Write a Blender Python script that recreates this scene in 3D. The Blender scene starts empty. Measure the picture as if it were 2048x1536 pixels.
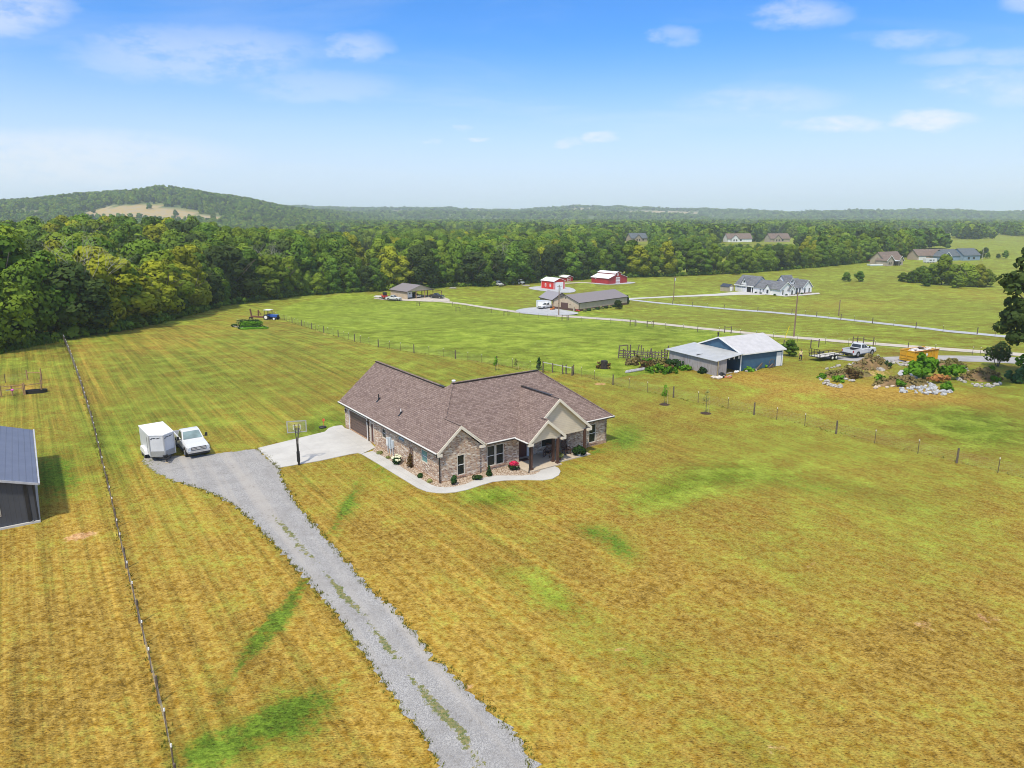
import bpy, math, random
import numpy as np
from mathutils import Vector, Matrix, noise as mnoise
from bpy_extras.node_shader_utils import PrincipledBSDFWrapper  # noqa
R = math.radians
rnd = random.Random(7)
scene = bpy.context.scene
COL = scene.collection

# ------------------------------------------------------------------ camera
CAM_H, FPX, PITCH = 21.5, 1420.0, math.atan((768 - 430) / 1420.0)
cd = bpy.data.cameras.new('camera')
cam = bpy.data.objects.new('camera', cd)
COL.objects.link(cam)
cam.location = (0, 0, CAM_H)
cam.rotation_euler = (math.pi / 2 - PITCH, 0, 0)
cd.sensor_width = 36
cd.lens = 36 * FPX / 2048
cd.clip_start, cd.clip_end = 0.5, 40000
scene.camera = cam

# ------------------------------------------------------------------ light
SUN_EL, SUN_DIR = R(58), (-0.38, -0.92)          # direction towards the sun on the ground plane
w = bpy.data.worlds.new('World')
scene.world = w
w.use_nodes = True
sd = bpy.data.lights.new('sun', 'SUN')
sd.energy, sd.angle, sd.color = 3.3, R(4), (1.0, 0.92, 0.76)
so = bpy.data.objects.new('sun', sd)
COL.objects.link(so)
hd = Vector((SUN_DIR[0], SUN_DIR[1], 0)).normalized() * math.cos(SUN_EL)
so.rotation_euler = Vector((hd.x, hd.y, math.sin(SUN_EL))).to_track_quat('Z', 'Y').to_euler()
scene.view_settings.view_transform = 'Standard'
scene.view_settings.look = 'None'
scene.view_settings.exposure = 0.36
scene.view_settings.gamma = 1.0
scene.render.engine = 'CYCLES'
scene.cycles.use_denoising = True
scene.cycles.filter_width = 1.0
scene.cycles.max_bounces = 6
scene.cycles.volume_bounces = 2
scene.cycles.transparent_max_bounces = 8


class NT:
    """small node-tree writer"""
    def __init__(s, tree):
        s.t = tree
        tree.nodes.clear()

    def n(s, typ, **kw):
        nd = s.t.nodes.new(typ)
        for k, v in kw.items():
            if k.startswith('i_'):
                nd.inputs[k[2:].replace('__', ' ')].default_value = v
            else:
                setattr(nd, k, v)
        return nd

    def l(s, a, b):
        s.t.links.new(a, b)

    def val(s, inp, v):
        if isinstance(v, (int, float)):
            inp.default_value = v
        elif isinstance(v, (tuple, list)):
            inp.default_value = tuple(v) + ((1,) if len(v) == 3 and len(inp.default_value) == 4 else ())
        else:
            s.l(v, inp)

    def math(s, op, a, b=0.0, clamp=False):
        m = s.n('ShaderNodeMath', operation=op, use_clamp=clamp)
        s.val(m.inputs[0], a)
        s.val(m.inputs[1], b)
        return m.outputs[0]

    def mix(s, f, a, b, mode='MIX'):
        m = s.n('ShaderNodeMix', data_type='RGBA', blend_type=mode)
        s.val(m.inputs[0], f)
        s.val(m.inputs[6], a)
        s.val(m.inputs[7], b)
        return m.outputs[2]

    def noise(s, vec, scale, detail=3, rough=0.55, out=0, dist=0.0):
        m = s.n('ShaderNodeTexNoise', i_Scale=scale, i_Detail=detail, i_Roughness=rough, i_Distortion=dist)
        s.l(vec, m.inputs['Vector'])
        return m.outputs[out]

    def ramp(s, f, lo, hi, a=0.0, b=1.0, smooth=True):
        m = s.n('ShaderNodeMapRange', interpolation_type='SMOOTHSTEP' if smooth else 'LINEAR')
        s.val(m.inputs[0], f)
        s.val(m.inputs[1], lo)
        s.val(m.inputs[2], hi)
        s.val(m.inputs[3], a)
        s.val(m.inputs[4], b)
        return m.outputs[0]

    def mapping(s, vec, scale=(1, 1, 1), rot=(0, 0, 0), loc=(0, 0, 0)):
        m = s.n('ShaderNodeMapping')
        m.inputs['Scale'].default_value = scale
        m.inputs['Rotation'].default_value = rot
        m.inputs['Location'].default_value = loc
        s.l(vec, m.inputs['Vector'])
        return m.outputs[0]


# sky: Nishita, a little clearer blue, with thin high clouds and a few small puffs
nt = NT(w.node_tree)
sky = nt.n('ShaderNodeTexSky', sky_type='NISHITA', sun_disc=False, sun_elevation=SUN_EL,
           sun_rotation=math.atan2(SUN_DIR[0], SUN_DIR[1]), altitude=300, air_density=1.0, dust_density=0.6, ozone_density=2.5)
tc = nt.n('ShaderNodeTexCoord')
sep = nt.n('ShaderNodeSeparateXYZ')
nt.l(tc.outputs['Generated'], sep.inputs[0])
X, Y, Z = sep.outputs
zc = nt.math('MAXIMUM', Z, 0.0)
zz = nt.math('ADD', zc, 0.12)
px = nt.math('DIVIDE', X, zz)
py = nt.math('DIVIDE', Y, zz)
cmb = nt.n('ShaderNodeCombineXYZ')
nt.l(px, cmb.inputs[0])
nt.l(py, cmb.inputs[1])
pv = cmb.outputs[0]
st = nt.mapping(pv, scale=(0.55, 0.9, 1), rot=(0, 0, R(-12)), loc=(3.1, 1.7, 0))
wisp = nt.noise(st, 1.1, 7, 0.62, dist=0.6)
big = nt.noise(nt.mapping(pv, scale=(.5, .35, 1), loc=(8.3, 2.2, 0)), 0.8, 2, 0.5)
cl = nt.math('MULTIPLY', nt.ramp(wisp, 0.47, 0.75), nt.ramp(big, 0.38, 0.58))
# low puffs near the horizon
pf = nt.mapping(tc.outputs['Generated'], scale=(7, 7, 24), loc=(1.35, 0, 0.4))
puff = nt.noise(pf, 1.0, 4, 0.5)
band = nt.math('MULTIPLY', nt.ramp(Z, 0.075, 0.10), nt.ramp(Z, 0.16, 0.12))
pm = nt.math('MULTIPLY', nt.ramp(puff, 0.60, 0.72), band)
# clouds that the day has: (azimuth tangent, height tangent, half width, half height, thickness)
wn = nt.noise(nt.mapping(tc.outputs['Generated'], scale=(9, 9, 26)), 1.0, 5, 0.62, out=0)
wn2 = nt.noise(nt.mapping(tc.outputs['Generated'], scale=(30, 30, 75), loc=(2, 5, 1)), 1.0, 4, 0.65, out=0)
yy = nt.math('MAXIMUM', Y, 0.05)
ca = nt.math('ADD', nt.math('DIVIDE', X, yy), nt.math('MULTIPLY', nt.math('SUBTRACT', wn2, .5), .06))
ce = nt.math('ADD', nt.math('DIVIDE', Z, yy), nt.math('MULTIPLY', nt.math('SUBTRACT', wn, .5), .035))
acc = None
for (a_, e_, w_, h_, k_) in ((.434, .116, .060, .010, .75), (.561, .124, .050, .011, .8), (.116, .102, .022, .007, .7), (.079, .094, .017, .004, .45), (-.047, .099, .017, .004, .5), (-.108, .094, .011, .004, .45),
                             (-.068, .114, .010, .003, .35), (-.203, .213, .040, .018, .4), (.373, .253, .055, .016, .42), (.211, .228, .028, .012, .3), (-.405, .206, .16, .035, .38), (-.655, .26, .085, .032, .55),
                             (-.66, .075, .26, .035, .6), (.333, .147, .10, .018, .32), (.655, .166, .11, .020, .42), (.68, .275, .05, .02, .4), (.515, .222, .07, .010, .32), (-.25, .165, .10, .02, .25), (.62, .20, .09, .012, .3)):
    du = nt.math('DIVIDE', nt.math('SUBTRACT', ca, a_), w_)
    dv = nt.math('DIVIDE', nt.math('SUBTRACT', ce, e_), h_)
    r2 = nt.math('ADD', nt.math('MULTIPLY', du, du), nt.math('MULTIPLY', dv, dv))
    q = nt.math('MULTIPLY', nt.ramp(r2, 1.9, 0.0), k_ * .85)
    acc = q if acc is None else nt.math('MAXIMUM', acc, q)
acc = nt.math('MULTIPLY', acc, nt.ramp(nt.math('ADD', wn, nt.math('MULTIPLY', nt.math('SUBTRACT', wn2, .5), .8)), .28, .62, .35, 1.15))
acc = nt.math('MULTIPLY', acc, nt.ramp(Y, .05, .2))
fill_veil = nt.math('MULTIPLY', nt.ramp(Z, .36, .62), nt.ramp(big, .2, .6, .55, .85))       # white overcast above the view, added as neutral fill light
cm = nt.math('MAXIMUM', nt.math('MAXIMUM', nt.math('ADD', nt.math('MULTIPLY', cl, 0.16), nt.math('MULTIPLY', pm, 0.0), clamp=True), acc), fill_veil)
skc = nt.mix(1.0, sky.outputs[0], (0.60, 0.80, 1.10), 'MULTIPLY')
hsv = nt.n('ShaderNodeHueSaturation', i_Saturation=1.15, i_Value=1.0)
nt.l(skc, hsv.inputs['Color'])
pale = nt.mix(nt.ramp(Z, .23, .0, 0.0, .88), hsv.outputs[0], (4.3, 4.85, 5.6))
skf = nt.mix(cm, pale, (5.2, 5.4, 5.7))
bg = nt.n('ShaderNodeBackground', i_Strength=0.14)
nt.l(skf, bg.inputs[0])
ow = nt.n('ShaderNodeOutputWorld')
nt.l(bg.outputs[0], ow.inputs[0])


# ------------------------------------------------------------------ terrain and photo-to-ground lookup
def sstep(a, b, x):
    t = np.clip((np.asarray(x, float) - a) / (b - a), 0, 1)
    return t * t * (3 - 2 * t)


def TZ(x, y):
    x = np.asarray(x, float)
    y = np.asarray(y, float)
    z = -10.0 * sstep(95, 275, y)
    z = z + 11.0 * np.exp(-(((x + 185) / 90) ** 2 + ((y - 330) / 120) ** 2)) * sstep(110, 200, y)
    for (cx, cy, r, zp_) in ((30, 232, 16, -8.3), (-37, 276, 14, -9.5)):
        w_ = 1 - sstep(r, r + 14, np.hypot(x - cx, y - cy))
        z = z * (1 - w_) + zp_ * w_
    return z


_cp, _sp = math.cos(PITCH), math.sin(PITCH)


def ray(px, py):
    a, b = (px - 1024) / FPX, (768 - py) / FPX
    return Vector((a, _cp + b * _sp, -_sp + b * _cp))


def at(px, py, dz=0.0):
    """the point of the terrain seen at a photograph pixel (2048 x 1536)"""
    d = ray(px, py)
    t0, t = 5.0, 5.0
    f = lambda t: CAM_H + d.z * t - float(TZ(d.x * t, d.y * t))
    while t < 30000:
        t = t0 * 1.04
        if f(t) < 0:
            break
        t0 = t
    for _ in range(30):
        m = (t0 + t) / 2
        if f(m) < 0:
            t = m
        else:
            t0 = m
    return Vector((d.x * t, d.y * t, float(TZ(d.x * t, d.y * t)) + dz))


def proj(x, y, z):
    x, y, z = np.asarray(x, float), np.asarray(y, float), np.asarray(z, float) - CAM_H
    d = y * _cp - z * _sp
    u = y * _sp + z * _cp
    return 1024 + FPX * x / np.maximum(d, 1e-3), 768 - FPX * u / np.maximum(d, 1e-3)


def depth(P):
    return P.y * _cp - (P.z - CAM_H) * _sp


def mpp(P):
    return depth(P) / FPX


# ------------------------------------------------------------------ mesh and object helpers
class MB:
    def __init__(s):
        s.v, s.f, s.m, s.sm = [], [], [], []
        s.M = Matrix()

    def face(s, pts, m=0, sm=False):
        i = len(s.v)
        s.v += [tuple(s.M @ Vector(p)) for p in pts]
        s.f.append(tuple(range(i, i + len(pts))))
        s.m.append(m)
        s.sm.append(sm)

    def mesh(s, vs, fs, m=0, sm=False):
        i = len(s.v)
        s.v += [tuple(s.M @ Vector(p)) for p in vs]
        for f in fs:
            s.f.append(tuple(i + k for k in f))
            s.m.append(m)
            s.sm.append(sm)

    def box(s, x0, x1, y0, y1, z0, z1, m=0):
        v = [(x0, y0, z0), (x1, y0, z0), (x1, y1, z0), (x0, y1, z0), (x0, y0, z1), (x1, y0, z1), (x1, y1, z1), (x0, y1, z1)]
        s.mesh(v, [(3, 2, 1, 0), (4, 5, 6, 7), (0, 1, 5, 4), (1, 2, 6, 5), (2, 3, 7, 6), (3, 0, 4, 7)], m)

    def cbox(s, c, sx, sy, sz, m=0):
        s.box(c[0] - sx / 2, c[0] + sx / 2, c[1] - sy / 2, c[1] + sy / 2, c[2] - sz / 2, c[2] + sz / 2, m)

    def beam(s, p, q, w, h=None, m=0, up=(0, 0, 1)):
        h = h or w
        p, q = Vector(p), Vector(q)
        d = (q - p).normalized()
        u = Vector(up)
        if abs(d.dot(u)) > .98:
            u = Vector((1, 0, 0))
        a = d.cross(u).normalized() * (w / 2)
        b = a.cross(d).normalized() * (h / 2)
        v = [p - a - b, p + a - b, p + a + b, p - a + b, q - a - b, q + a - b, q + a + b, q - a + b]
        s.mesh(v, [(0, 1, 2, 3), (7, 6, 5, 4), (4, 5, 1, 0), (5, 6, 2, 1), (6, 7, 3, 2), (7, 4, 0, 3)], m)

    def tube(s, p, q, r0, r1=None, n=8, m=0, caps=True):
        r1 = r0 if r1 is None else r1
        p, q = Vector(p), Vector(q)
        d = (q - p).normalized()
        u = Vector((1, 0, 0)) if abs(d.z) > .9 else Vector((0, 0, 1))
        a = d.cross(u).normalized()
        b = d.cross(a)
        vs = []
        for c, r in ((p, r0), (q, r1)):
            for k in range(n):
                t = 2 * math.pi * k / n
                vs.append(c + a * (r * math.cos(t)) + b * (r * math.sin(t)))
        s.mesh(vs, [(k, k + n, (k + 1) % n + n, (k + 1) % n) for k in range(n)], m, True)
        if caps:
            s.mesh(vs[:n], [tuple(range(n))], m)
            s.mesh(vs[n:], [tuple(range(n - 1, -1, -1))], m)

    def prism(s, poly, z0, z1, m=0):
        """vertical prism on a plan polygon (counter-clockwise)"""
        n = len(poly)
        vs = [(p[0], p[1], z0) for p in poly] + [(p[0], p[1], z1) for p in poly]
        s.mesh(vs, [tuple(range(n - 1, -1, -1)), tuple(range(n, 2 * n))] + [(k, (k + 1) % n, (k + 1) % n + n, k + n) for k in range(n)], m)

    def side(s, prof, y0, y1, m=0):
        """profile in x-z extruded along y"""
        n = len(prof)
        vs = [(p[0], y0, p[1]) for p in prof] + [(p[0], y1, p[1]) for p in prof]
        s.mesh(vs, [tuple(range(n)), tuple(range(2 * n - 1, n - 1, -1))] + [(k, k + n, (k + 1) % n + n, (k + 1) % n) for k in range(n)], m)

    def slab(s, pts, th, m=0, m2=None):
        """polygon given by its top points, thickness downwards"""
        n = len(pts)
        vs = [tuple(p) for p in pts] + [(p[0], p[1], p[2] - th) for p in pts]
        s.mesh(vs, [tuple(range(n))], m)
        s.mesh(vs, [tuple(range(2 * n - 1, n - 1, -1))] + [(k, k + n, (k + 1) % n + n, (k + 1) % n) for k in range(n)], m if m2 is None else m2)

    def ball(s, c, rx, ry=None, rz=None, n=10, rings=6, m=0, jit=0.0, seed=0):
        ry, rz = ry or rx, rz or rx
        rr = random.Random(seed)
        vs = [(c[0], c[1], c[2] - rz)]
        for i in range(1, rings):
            a = math.pi * i / rings
            for k in range(n):
                t = 2 * math.pi * k / n
                j = 1 + rr.uniform(-jit, jit)
                vs.append((c[0] + rx * j * math.sin(a) * math.cos(t), c[1] + ry * j * math.sin(a) * math.sin(t), c[2] - rz * j * math.cos(a)))
        vs.append((c[0], c[1], c[2] + rz))
        L = len(vs) - 1
        fs = [(0, 1 + (k + 1) % n, 1 + k) for k in range(n)]
        for i in range(rings - 2):
            for k in range(n):
                a, b = 1 + i * n + k, 1 + i * n + (k + 1) % n
                fs.append((a, b, b + n, a + n))
        o = 1 + (rings - 2) * n
        fs += [(o + k, o + (k + 1) % n, L) for k in range(n)]
        s.mesh(vs, fs, m, jit == 0.0)

    def build(s, name, mats, parent=None, loc=None, uv=True):
        me = bpy.data.meshes.new(name)
        me.from_pydata(s.v, [], s.f)
        for mt in (mats if isinstance(mats, (list, tuple)) else [mats]):
            me.materials.append(mt)
        me.polygons.foreach_set('material_index', s.m)
        me.polygons.foreach_set('use_smooth', s.sm)
        if uv:
            ul = me.uv_layers.new(name='UVMap')
            V = np.array(s.v, float)
            out = np.zeros((len(me.loops), 2))
            k = 0
            for f in s.f:
                P = V[list(f)]
                nrm = np.zeros(3)
                for i in range(1, len(f) - 1):
                    nrm += np.cross(P[i] - P[0], P[i + 1] - P[0])
                L = np.linalg.norm(nrm)
                nrm = nrm / L if L > 0 else np.array([0, 0, 1.])
                if abs(nrm[2]) > .985:
                    a, b = np.array([1., 0, 0]), np.array([0, 1., 0])
                else:
                    a = np.array([-nrm[1], nrm[0], 0])
                    a /= np.linalg.norm(a)
                    b = np.cross(nrm, a)
                out[k:k + len(f), 0] = P @ a
                out[k:k + len(f), 1] = P @ b
                k += len(f)
            ul.data.foreach_set('uv', out.ravel())
        me.update()
        o = bpy.data.objects.new(name, me)
        COL.objects.link(o)
        if parent is not None:
            o.parent = parent
        if loc is not None:
            o.location = loc
        return o


def tag(o, label=None, cat=None, group=None, kind=None):
    for k, v in (('label', label), ('category', cat), ('group', group), ('kind', kind)):
        if v:
            o[k] = v
    return o


def thing(name, label, cat, loc=(0, 0, 0), rz=0.0, group=None, scale=1.0):
    o = bpy.data.objects.new(name, None)
    COL.objects.link(o)
    o.empty_display_size = 0.3
    o.location = loc
    o.rotation_euler = (0, 0, rz)
    o.scale = (scale,) * 3
    return tag(o, label, cat, group)


KIDS = {}


def dup(root, loc, rz, label=None, group=None, scale=None):
    def cp(o, parent):
        c = o.copy()
        COL.objects.link(c)
        if parent is not None:
            c.parent = parent
        for ch in list(o.children):
            cp(ch, c)
        return c
    r = cp(root, None)
    r.location = loc
    r.rotation_euler = (0, 0, rz)
    if scale is not None:
        r.scale = scale if isinstance(scale, (tuple, list)) else (scale,) * 3
    return tag(r, label, None, group)


def heading(P, Q):
    return math.atan2(Q.y - P.y, Q.x - P.x)


# ------------------------------------------------------------------ materials
MATS = {}


def new_mat(name):
    m = bpy.data.materials.new(name)
    m.use_nodes = True
    t = NT(m.node_tree)
    b = t.n('ShaderNodeBsdfPrincipled')
    o = t.n('ShaderNodeOutputMaterial')
    t.l(b.outputs[0], o.inputs[0])
    MATS[name] = m
    return m, t, b


def mat(name, col, rough=.7, metal=0.0, var=.12, scale=3.0, bump=0.0, bscale=20.0, spec=.4, stretch=(1, 1, 1), hue=None, hf=.5):
    if name in MATS:
        return MATS[name]
    m, t, b = new_mat(name)
    tc = t.n('ShaderNodeTexCoord')
    v = t.mapping(tc.outputs['Object'], scale=stretch)
    n1 = t.noise(v, scale, 4, .6)
    c = t.mix(t.ramp(n1, .3, .7), tuple(x * (1 - var) for x in col), tuple(min(1, x * (1 + var)) for x in col))
    if hue:
        n2 = t.noise(v, scale * .37, 3, .6)
        c = t.mix(t.math('MULTIPLY', t.ramp(n2, .45, .7), hf), c, hue)
    t.l(c, b.inputs['Base Color'])
    b.inputs['Roughness'].default_value = rough
    b.inputs['Metallic'].default_value = metal
    b.inputs['Specular IOR Level'].default_value = spec
    if bump:
        bn = t.n('ShaderNodeBump', i_Strength=bump, i_Distance=.02)
        t.l(t.noise(v, bscale, 3, .6), bn.inputs['Height'])
        t.l(bn.outputs[0], b.inputs['Normal'])
    return m


def brick_mat(name, cols, mortar, bw, bh, msize=.012, off=.5, rough=.85, bump=.5, squash=1.0, nsc=.35):
    """courses laid in metres on the face's own UVs, every unit of its own tone"""
    m, t, b = new_mat(name)
    tc = t.n('ShaderNodeTexCoord')
    br = t.n('ShaderNodeTexBrick', offset=off, offset_frequency=2)
    t.l(tc.outputs['UV'], br.inputs['Vector'])
    br.inputs['Color1'].default_value = (0, 0, 0, 1)
    br.inputs['Color2'].default_value = (1, 1, 1, 1)
    br.inputs['Mortar'].default_value = (.5, .5, .5, 1)
    br.inputs['Scale'].default_value = 1.0
    br.inputs['Mortar Size'].default_value = msize
    br.inputs['Mortar Smooth'].default_value = .2
    br.inputs['Brick Width'].default_value = bw
    br.inputs['Row Height'].default_value = bh
    cr = t.n('ShaderNodeValToRGB')
    cr.color_ramp.interpolation = 'CONSTANT'
    e = cr.color_ramp.elements
    e[0].position, e[0].color = 0, tuple(cols[0]) + (1,)
    e[1].position, e[1].color = 1 / len(cols), tuple(cols[1]) + (1,)
    for i in range(2, len(cols)):
        x = e.new(i / len(cols))
        x.color = tuple(cols[i]) + (1,)
    sepc = t.n('ShaderNodeSeparateColor')
    t.l(br.outputs['Color'], sepc.inputs[0])
    n = t.noise(tc.outputs['Object'], nsc, 3, .6)
    t.l(t.math('ADD', sepc.outputs[0], t.math('MULTIPLY', t.math('SUBTRACT', n, .5), .5), clamp=True), cr.inputs[0])
    n2 = t.noise(tc.outputs['Object'], 14, 3, .6)
    c = t.mix(1.0, cr.outputs[0], t.mix(t.ramp(n2, .3, .7), (.82, .82, .82), (1.12, 1.1, 1.08)), 'MULTIPLY')
    c = t.mix(br.outputs['Fac'], c, mortar)
    t.l(c, b.inputs['Base Color'])
    b.inputs['Roughness'].default_value = rough
    b.inputs['Specular IOR Level'].default_value = .2
    if bump:
        bn = t.n('ShaderNodeBump', i_Strength=bump, i_Distance=.01)
        t.l(t.math('SUBTRACT', 1.0, br.outputs['Fac']), bn.inputs['Height'])
        t.l(bn.outputs[0], b.inputs['Normal'])
    return m


def band_mat(name, col, pitch, axis='v', depth=.35, rough=.6, metal=0.0, bump=.6, width=.12, var=.08, dark=.6, col2=None):
    """lap siding / ribbed metal: a thin line every pitch metres along the face's u or v"""
    m, t, b = new_mat(name)
    tc = t.n('ShaderNodeTexCoord')
    sp = t.n('ShaderNodeSeparateXYZ')
    t.l(tc.outputs['UV'], sp.inputs[0])
    s = sp.outputs[0 if axis == 'u' else 1]
    fr = t.math('FRACT', t.math('DIVIDE', s, pitch))
    line = t.ramp(fr, width, 0.0)
    n = t.noise(tc.outputs['Object'], .8, 4, .6)
    c = t.mix(t.ramp(n, .3, .7), tuple(x * (1 - var) for x in col), tuple(min(1, x * (1 + var)) for x in col))
    if col2:
        st = t.noise(t.mapping(tc.outputs['UV'], scale=(6, .5, 1)), 1.0, 5, .65)
        c = t.mix(t.ramp(st, .5, .68), c, col2)
    c = t.mix(t.math('MULTIPLY', line, dark), c, tuple(x * .45 for x in col))
    t.l(c, b.inputs['Base Color'])
    b.inputs['Roughness'].default_value = rough
    b.inputs['Metallic'].default_value = metal
    bn = t.n('ShaderNodeBump', i_Strength=bump, i_Distance=.02)
    t.l(t.math('SUBTRACT', 1.0, line), bn.inputs['Height'])
    t.l(bn.outputs[0], b.inputs['Normal'])
    return m


def leaf_mat(name, a, bcol, c3, hue=.5, trans=.25):
    m, t, b = new_mat(name)
    at_ = t.n('ShaderNodeAttribute', attribute_name='tone')
    oi = t.n('ShaderNodeObjectInfo')
    c = t.mix(t.ramp(at_.outputs['Fac'], 0.0, 1.0, smooth=False), a, bcol)
    c = t.mix(t.math('MULTIPLY', t.ramp(oi.outputs['Random'], .35, 1.0, smooth=False), hue), c, c3)
    v = t.math('ADD', .72, t.math('MULTIPLY', t.math('FRACT', t.math('MULTIPLY', oi.outputs['Random'], 7.31)), .5))
    hs = t.n('ShaderNodeHueSaturation')
    t.l(v, hs.inputs['Value'])
    t.l(c, hs.inputs['Color'])
    t.l(hs.outputs[0], b.inputs['Base Color'])
    b.inputs['Roughness'].default_value = .6
    b.inputs['Specular IOR Level'].default_value = .05
    tr = t.n('ShaderNodeBsdfTranslucent')
    t.l(t.mix(1.0, hs.outputs[0], (1.2, 1.25, .6), 'MULTIPLY'), tr.inputs[0])
    mx = t.n('ShaderNodeMixShader', i_Fac=trans)
    t.l(b.outputs[0], mx.inputs[1])
    t.l(tr.outputs[0], mx.inputs[2])
    o = [n for n in t.t.nodes if n.type == 'OUTPUT_MATERIAL'][0]
    t.l(mx.outputs[0], o.inputs[0])
    return m

# ------------------------------------------------------------------ ground sheet
def in_poly(px, py, poly):
    ins = np.zeros(np.shape(px), bool)
    n = len(poly)
    for i in range(n):
        x0, y0 = poly[i]
        x1, y1 = poly[(i + 1) % n]
        if y0 == y1:
            continue
        c = ((y0 > py) != (y1 > py)) & (px < (x1 - x0) * (py - y0) / (y1 - y0) + x0)
        ins ^= c
    return ins


def blob(px, py, cx, cy, rx, ry, ang=0.0):
    c, s = math.cos(R(ang)), math.sin(R(ang))
    u = ((px - cx) * c + (py - cy) * s) / rx
    v = (-(px - cx) * s + (py - cy) * c) / ry
    return np.exp(-(u * u + v * v) * 1.1)


def axis(lo, hi, step, far, g):
    a = list(np.arange(lo, hi + step / 2, step))
    s = step
    while a[-1] < far:
        s *= g
        a.append(a[-1] + s)
    return a


ys = axis(8, 128, .6, 14000, 1.05)
ys = [8 - 2.0 * 1.6 ** k for k in range(9, -1, -1)] + ys
xp = axis(0, 84, .7, 12000, 1.06)
xs = [-x for x in xp[:0:-1]] + xp
GX, GY = np.meshgrid(xs, ys)
GZ = TZ(GX, GY)
PX, PY = proj(GX, GY, GZ)
front = GY > 14
PX = np.where(front, PX, 1024)
PY = np.where(front, PY, 1700)

PASTURE = [(545, 630), (640, 664), (760, 694), (890, 713), (1010, 731), (1090, 742), (1150, 747), (1230, 757), (1300, 745), (1340, 735),
           (1350, 715), (1560, 690), (1500, 664), (1350, 650), (1180, 624), (1000, 612), (860, 597), (690, 589), (590, 606)]
FENCE_MID = [(545, 633), (600, 651), (640, 664), (700, 681), (760, 695), (830, 706), (890, 714), (960, 726), (1010, 733), (1090, 745), (1145, 747),
             (1200, 762), (1265, 779), (1340, 793), (1455, 816), (1600, 848), (1770, 890), (1980, 940), (2060, 958)]
fy = np.interp(PX, [p[0] for p in FENCE_MID], [p[1] for p in FENCE_MID])
beyond = (PX > 545) & (PY < fy)
# how green (0 straw, 1 green): straw near the camera, greener with distance
G = np.interp(PY, [560, 640, 700, 760, 850, 1000, 1200, 1536], [.78, .74, .76, .74, .56, .22, .12, .14])
G = np.where(beyond, np.interp(PY, [560, 700, 780, 860, 960], [.8, .72, .72, .66, .55]), G)
G = np.where((PX > 1180) & (PY > 800) & ~beyond, G + .12 * sstep(1180, 1500, PX), G)
L = np.where(in_poly(PX, PY, PASTURE), .9, 0.0)
S = np.zeros_like(G)
W = np.ones_like(G) * .5       # mowing-stripe strength
for (cx, cy, rx, ry, an, k) in [(985, 995, 75, 24, 0, .75), (1250, 875, 38, 26, 0, .75), (1340, 985, 110, 45, -12, .42), (1470, 950, 110, 26, 0, .4),
                                (1000, 1145, 30, 16, 20, .3), (1110, 1195, 110, 32, 35, .45), (1240, 1300, 90, 45, 30, .3), (1560, 1095, 90, 60, 0, .12),
                                (560, 1440, 130, 48, -25, .8), (420, 1500, 90, 45, -10, .55), (600, 1470, 60, 60, 0, .35), (545, 1250, 120, 17, -50, .75), (440, 1390, 60, 20, -60, .4), (700, 1010, 55, 15, -62, .5),
                                (650, 850, 55, 22, -10, .55), (600, 870, 60, 14, -12, .4), (200, 870, 60, 60, 0, .3), (110, 950, 60, 60, 0, .7), (240, 900, 40, 80, 0, .3),
                                (1185, 1065, 50, 18, 10, .5), (1240, 1090, 60, 24, 30, .5), (1620, 970, 130, 22, 5, .25), (1800, 1000, 200, 40, 0, .2), (1890, 1080, 200, 100, 0, .15),
                                (1000, 810, 60, 20, 0, .2), (760, 940, 70, 10, 40, .5), (1960, 850, 130, 40, 12, .5), (1330, 1310, 50, 30, 0, .35),
                                (1590, 1170, 40, 20, 0, .2), (1500, 1500, 120, 30, 35, .3), (420, 770, 160, 40, 0, .12), (330, 830, 60, 25, 0, .25), (870, 960, 30, 12, 0, .5)]:
    G = G + k * blob(PX, PY, cx, cy, rx, ry, an)
for (cx, cy, rx, ry, an, k) in [(1600, 790, 200, 40, 8, -.6), (1820, 790, 160, 20, 5, -.9), (1500, 750, 60, 14, 0, -.35), (880, 1200, 130, 60, 40, -.2), (700, 1450, 90, 90, 0, -.2),
                                (250, 1300, 140, 200, 0, -.15), (200, 1180, 120, 50, 0, .0), (1750, 1390, 250, 150, 0, -.1), (1320, 1170, 160, 30, 0, -.15),
                                (1800, 1300, 120, 40, 0, -.12), (1960, 590, 120, 12, 5, -.35), (1700, 610, 120, 12, 0, -.4), (1160, 770, 60, 20, 15, -.15), (1390, 830, 140, 18, 10, -.2),
                                (520, 640, 90, 14, 0, -.3), (330, 680, 120, 22, -12, -.35), (165, 740, 14, 60, 0, -.3), (185, 780, 20, 70, -10, -.35), (60, 770, 60, 20, 0, -.1), (50, 775, 36, 8, 0, -.6), (1080, 690, 60, 10, 0, 0)]:
    G = G + k * blob(PX, PY, cx, cy, rx, ry, an)
for (cx, cy, rx, ry, an, k) in [(985, 995, 60, 22, 0, .85), (1250, 875, 34, 22, 0, .55), (1340, 985, 120, 34, -12, .85), (1480, 945, 120, 24, 0, .6), (1110, 1195, 100, 26, 35, .75), (1000, 1140, 26, 12, 0, .3), (1250, 1325, 70, 22, 20, .3),
                                (650, 852, 45, 14, -8, .55), (540, 1455, 110, 30, -25, .35), (1960, 860, 120, 45, 12, .85), (1780, 830, 160, 28, 10, .45), (1640, 800, 60, 16, 10, .35), (1460, 775, 130, 14, 8, .5), (1240, 740, 90, 12, 5, .7),
                                (40, 720, 60, 14, 0, .5), (1560, 640, 300, 25, 6, .4), (1300, 655, 200, 14, 0, .35), (1350, 575, 160, 12, 0, .15), (1900, 640, 160, 26, 5, .45), (1440, 690, 60, 22, 5, .5), (1600, 950, 60, 10, 0, .2)]:
    L = L + k * blob(PX, PY, cx, cy, rx, ry, an)
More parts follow.
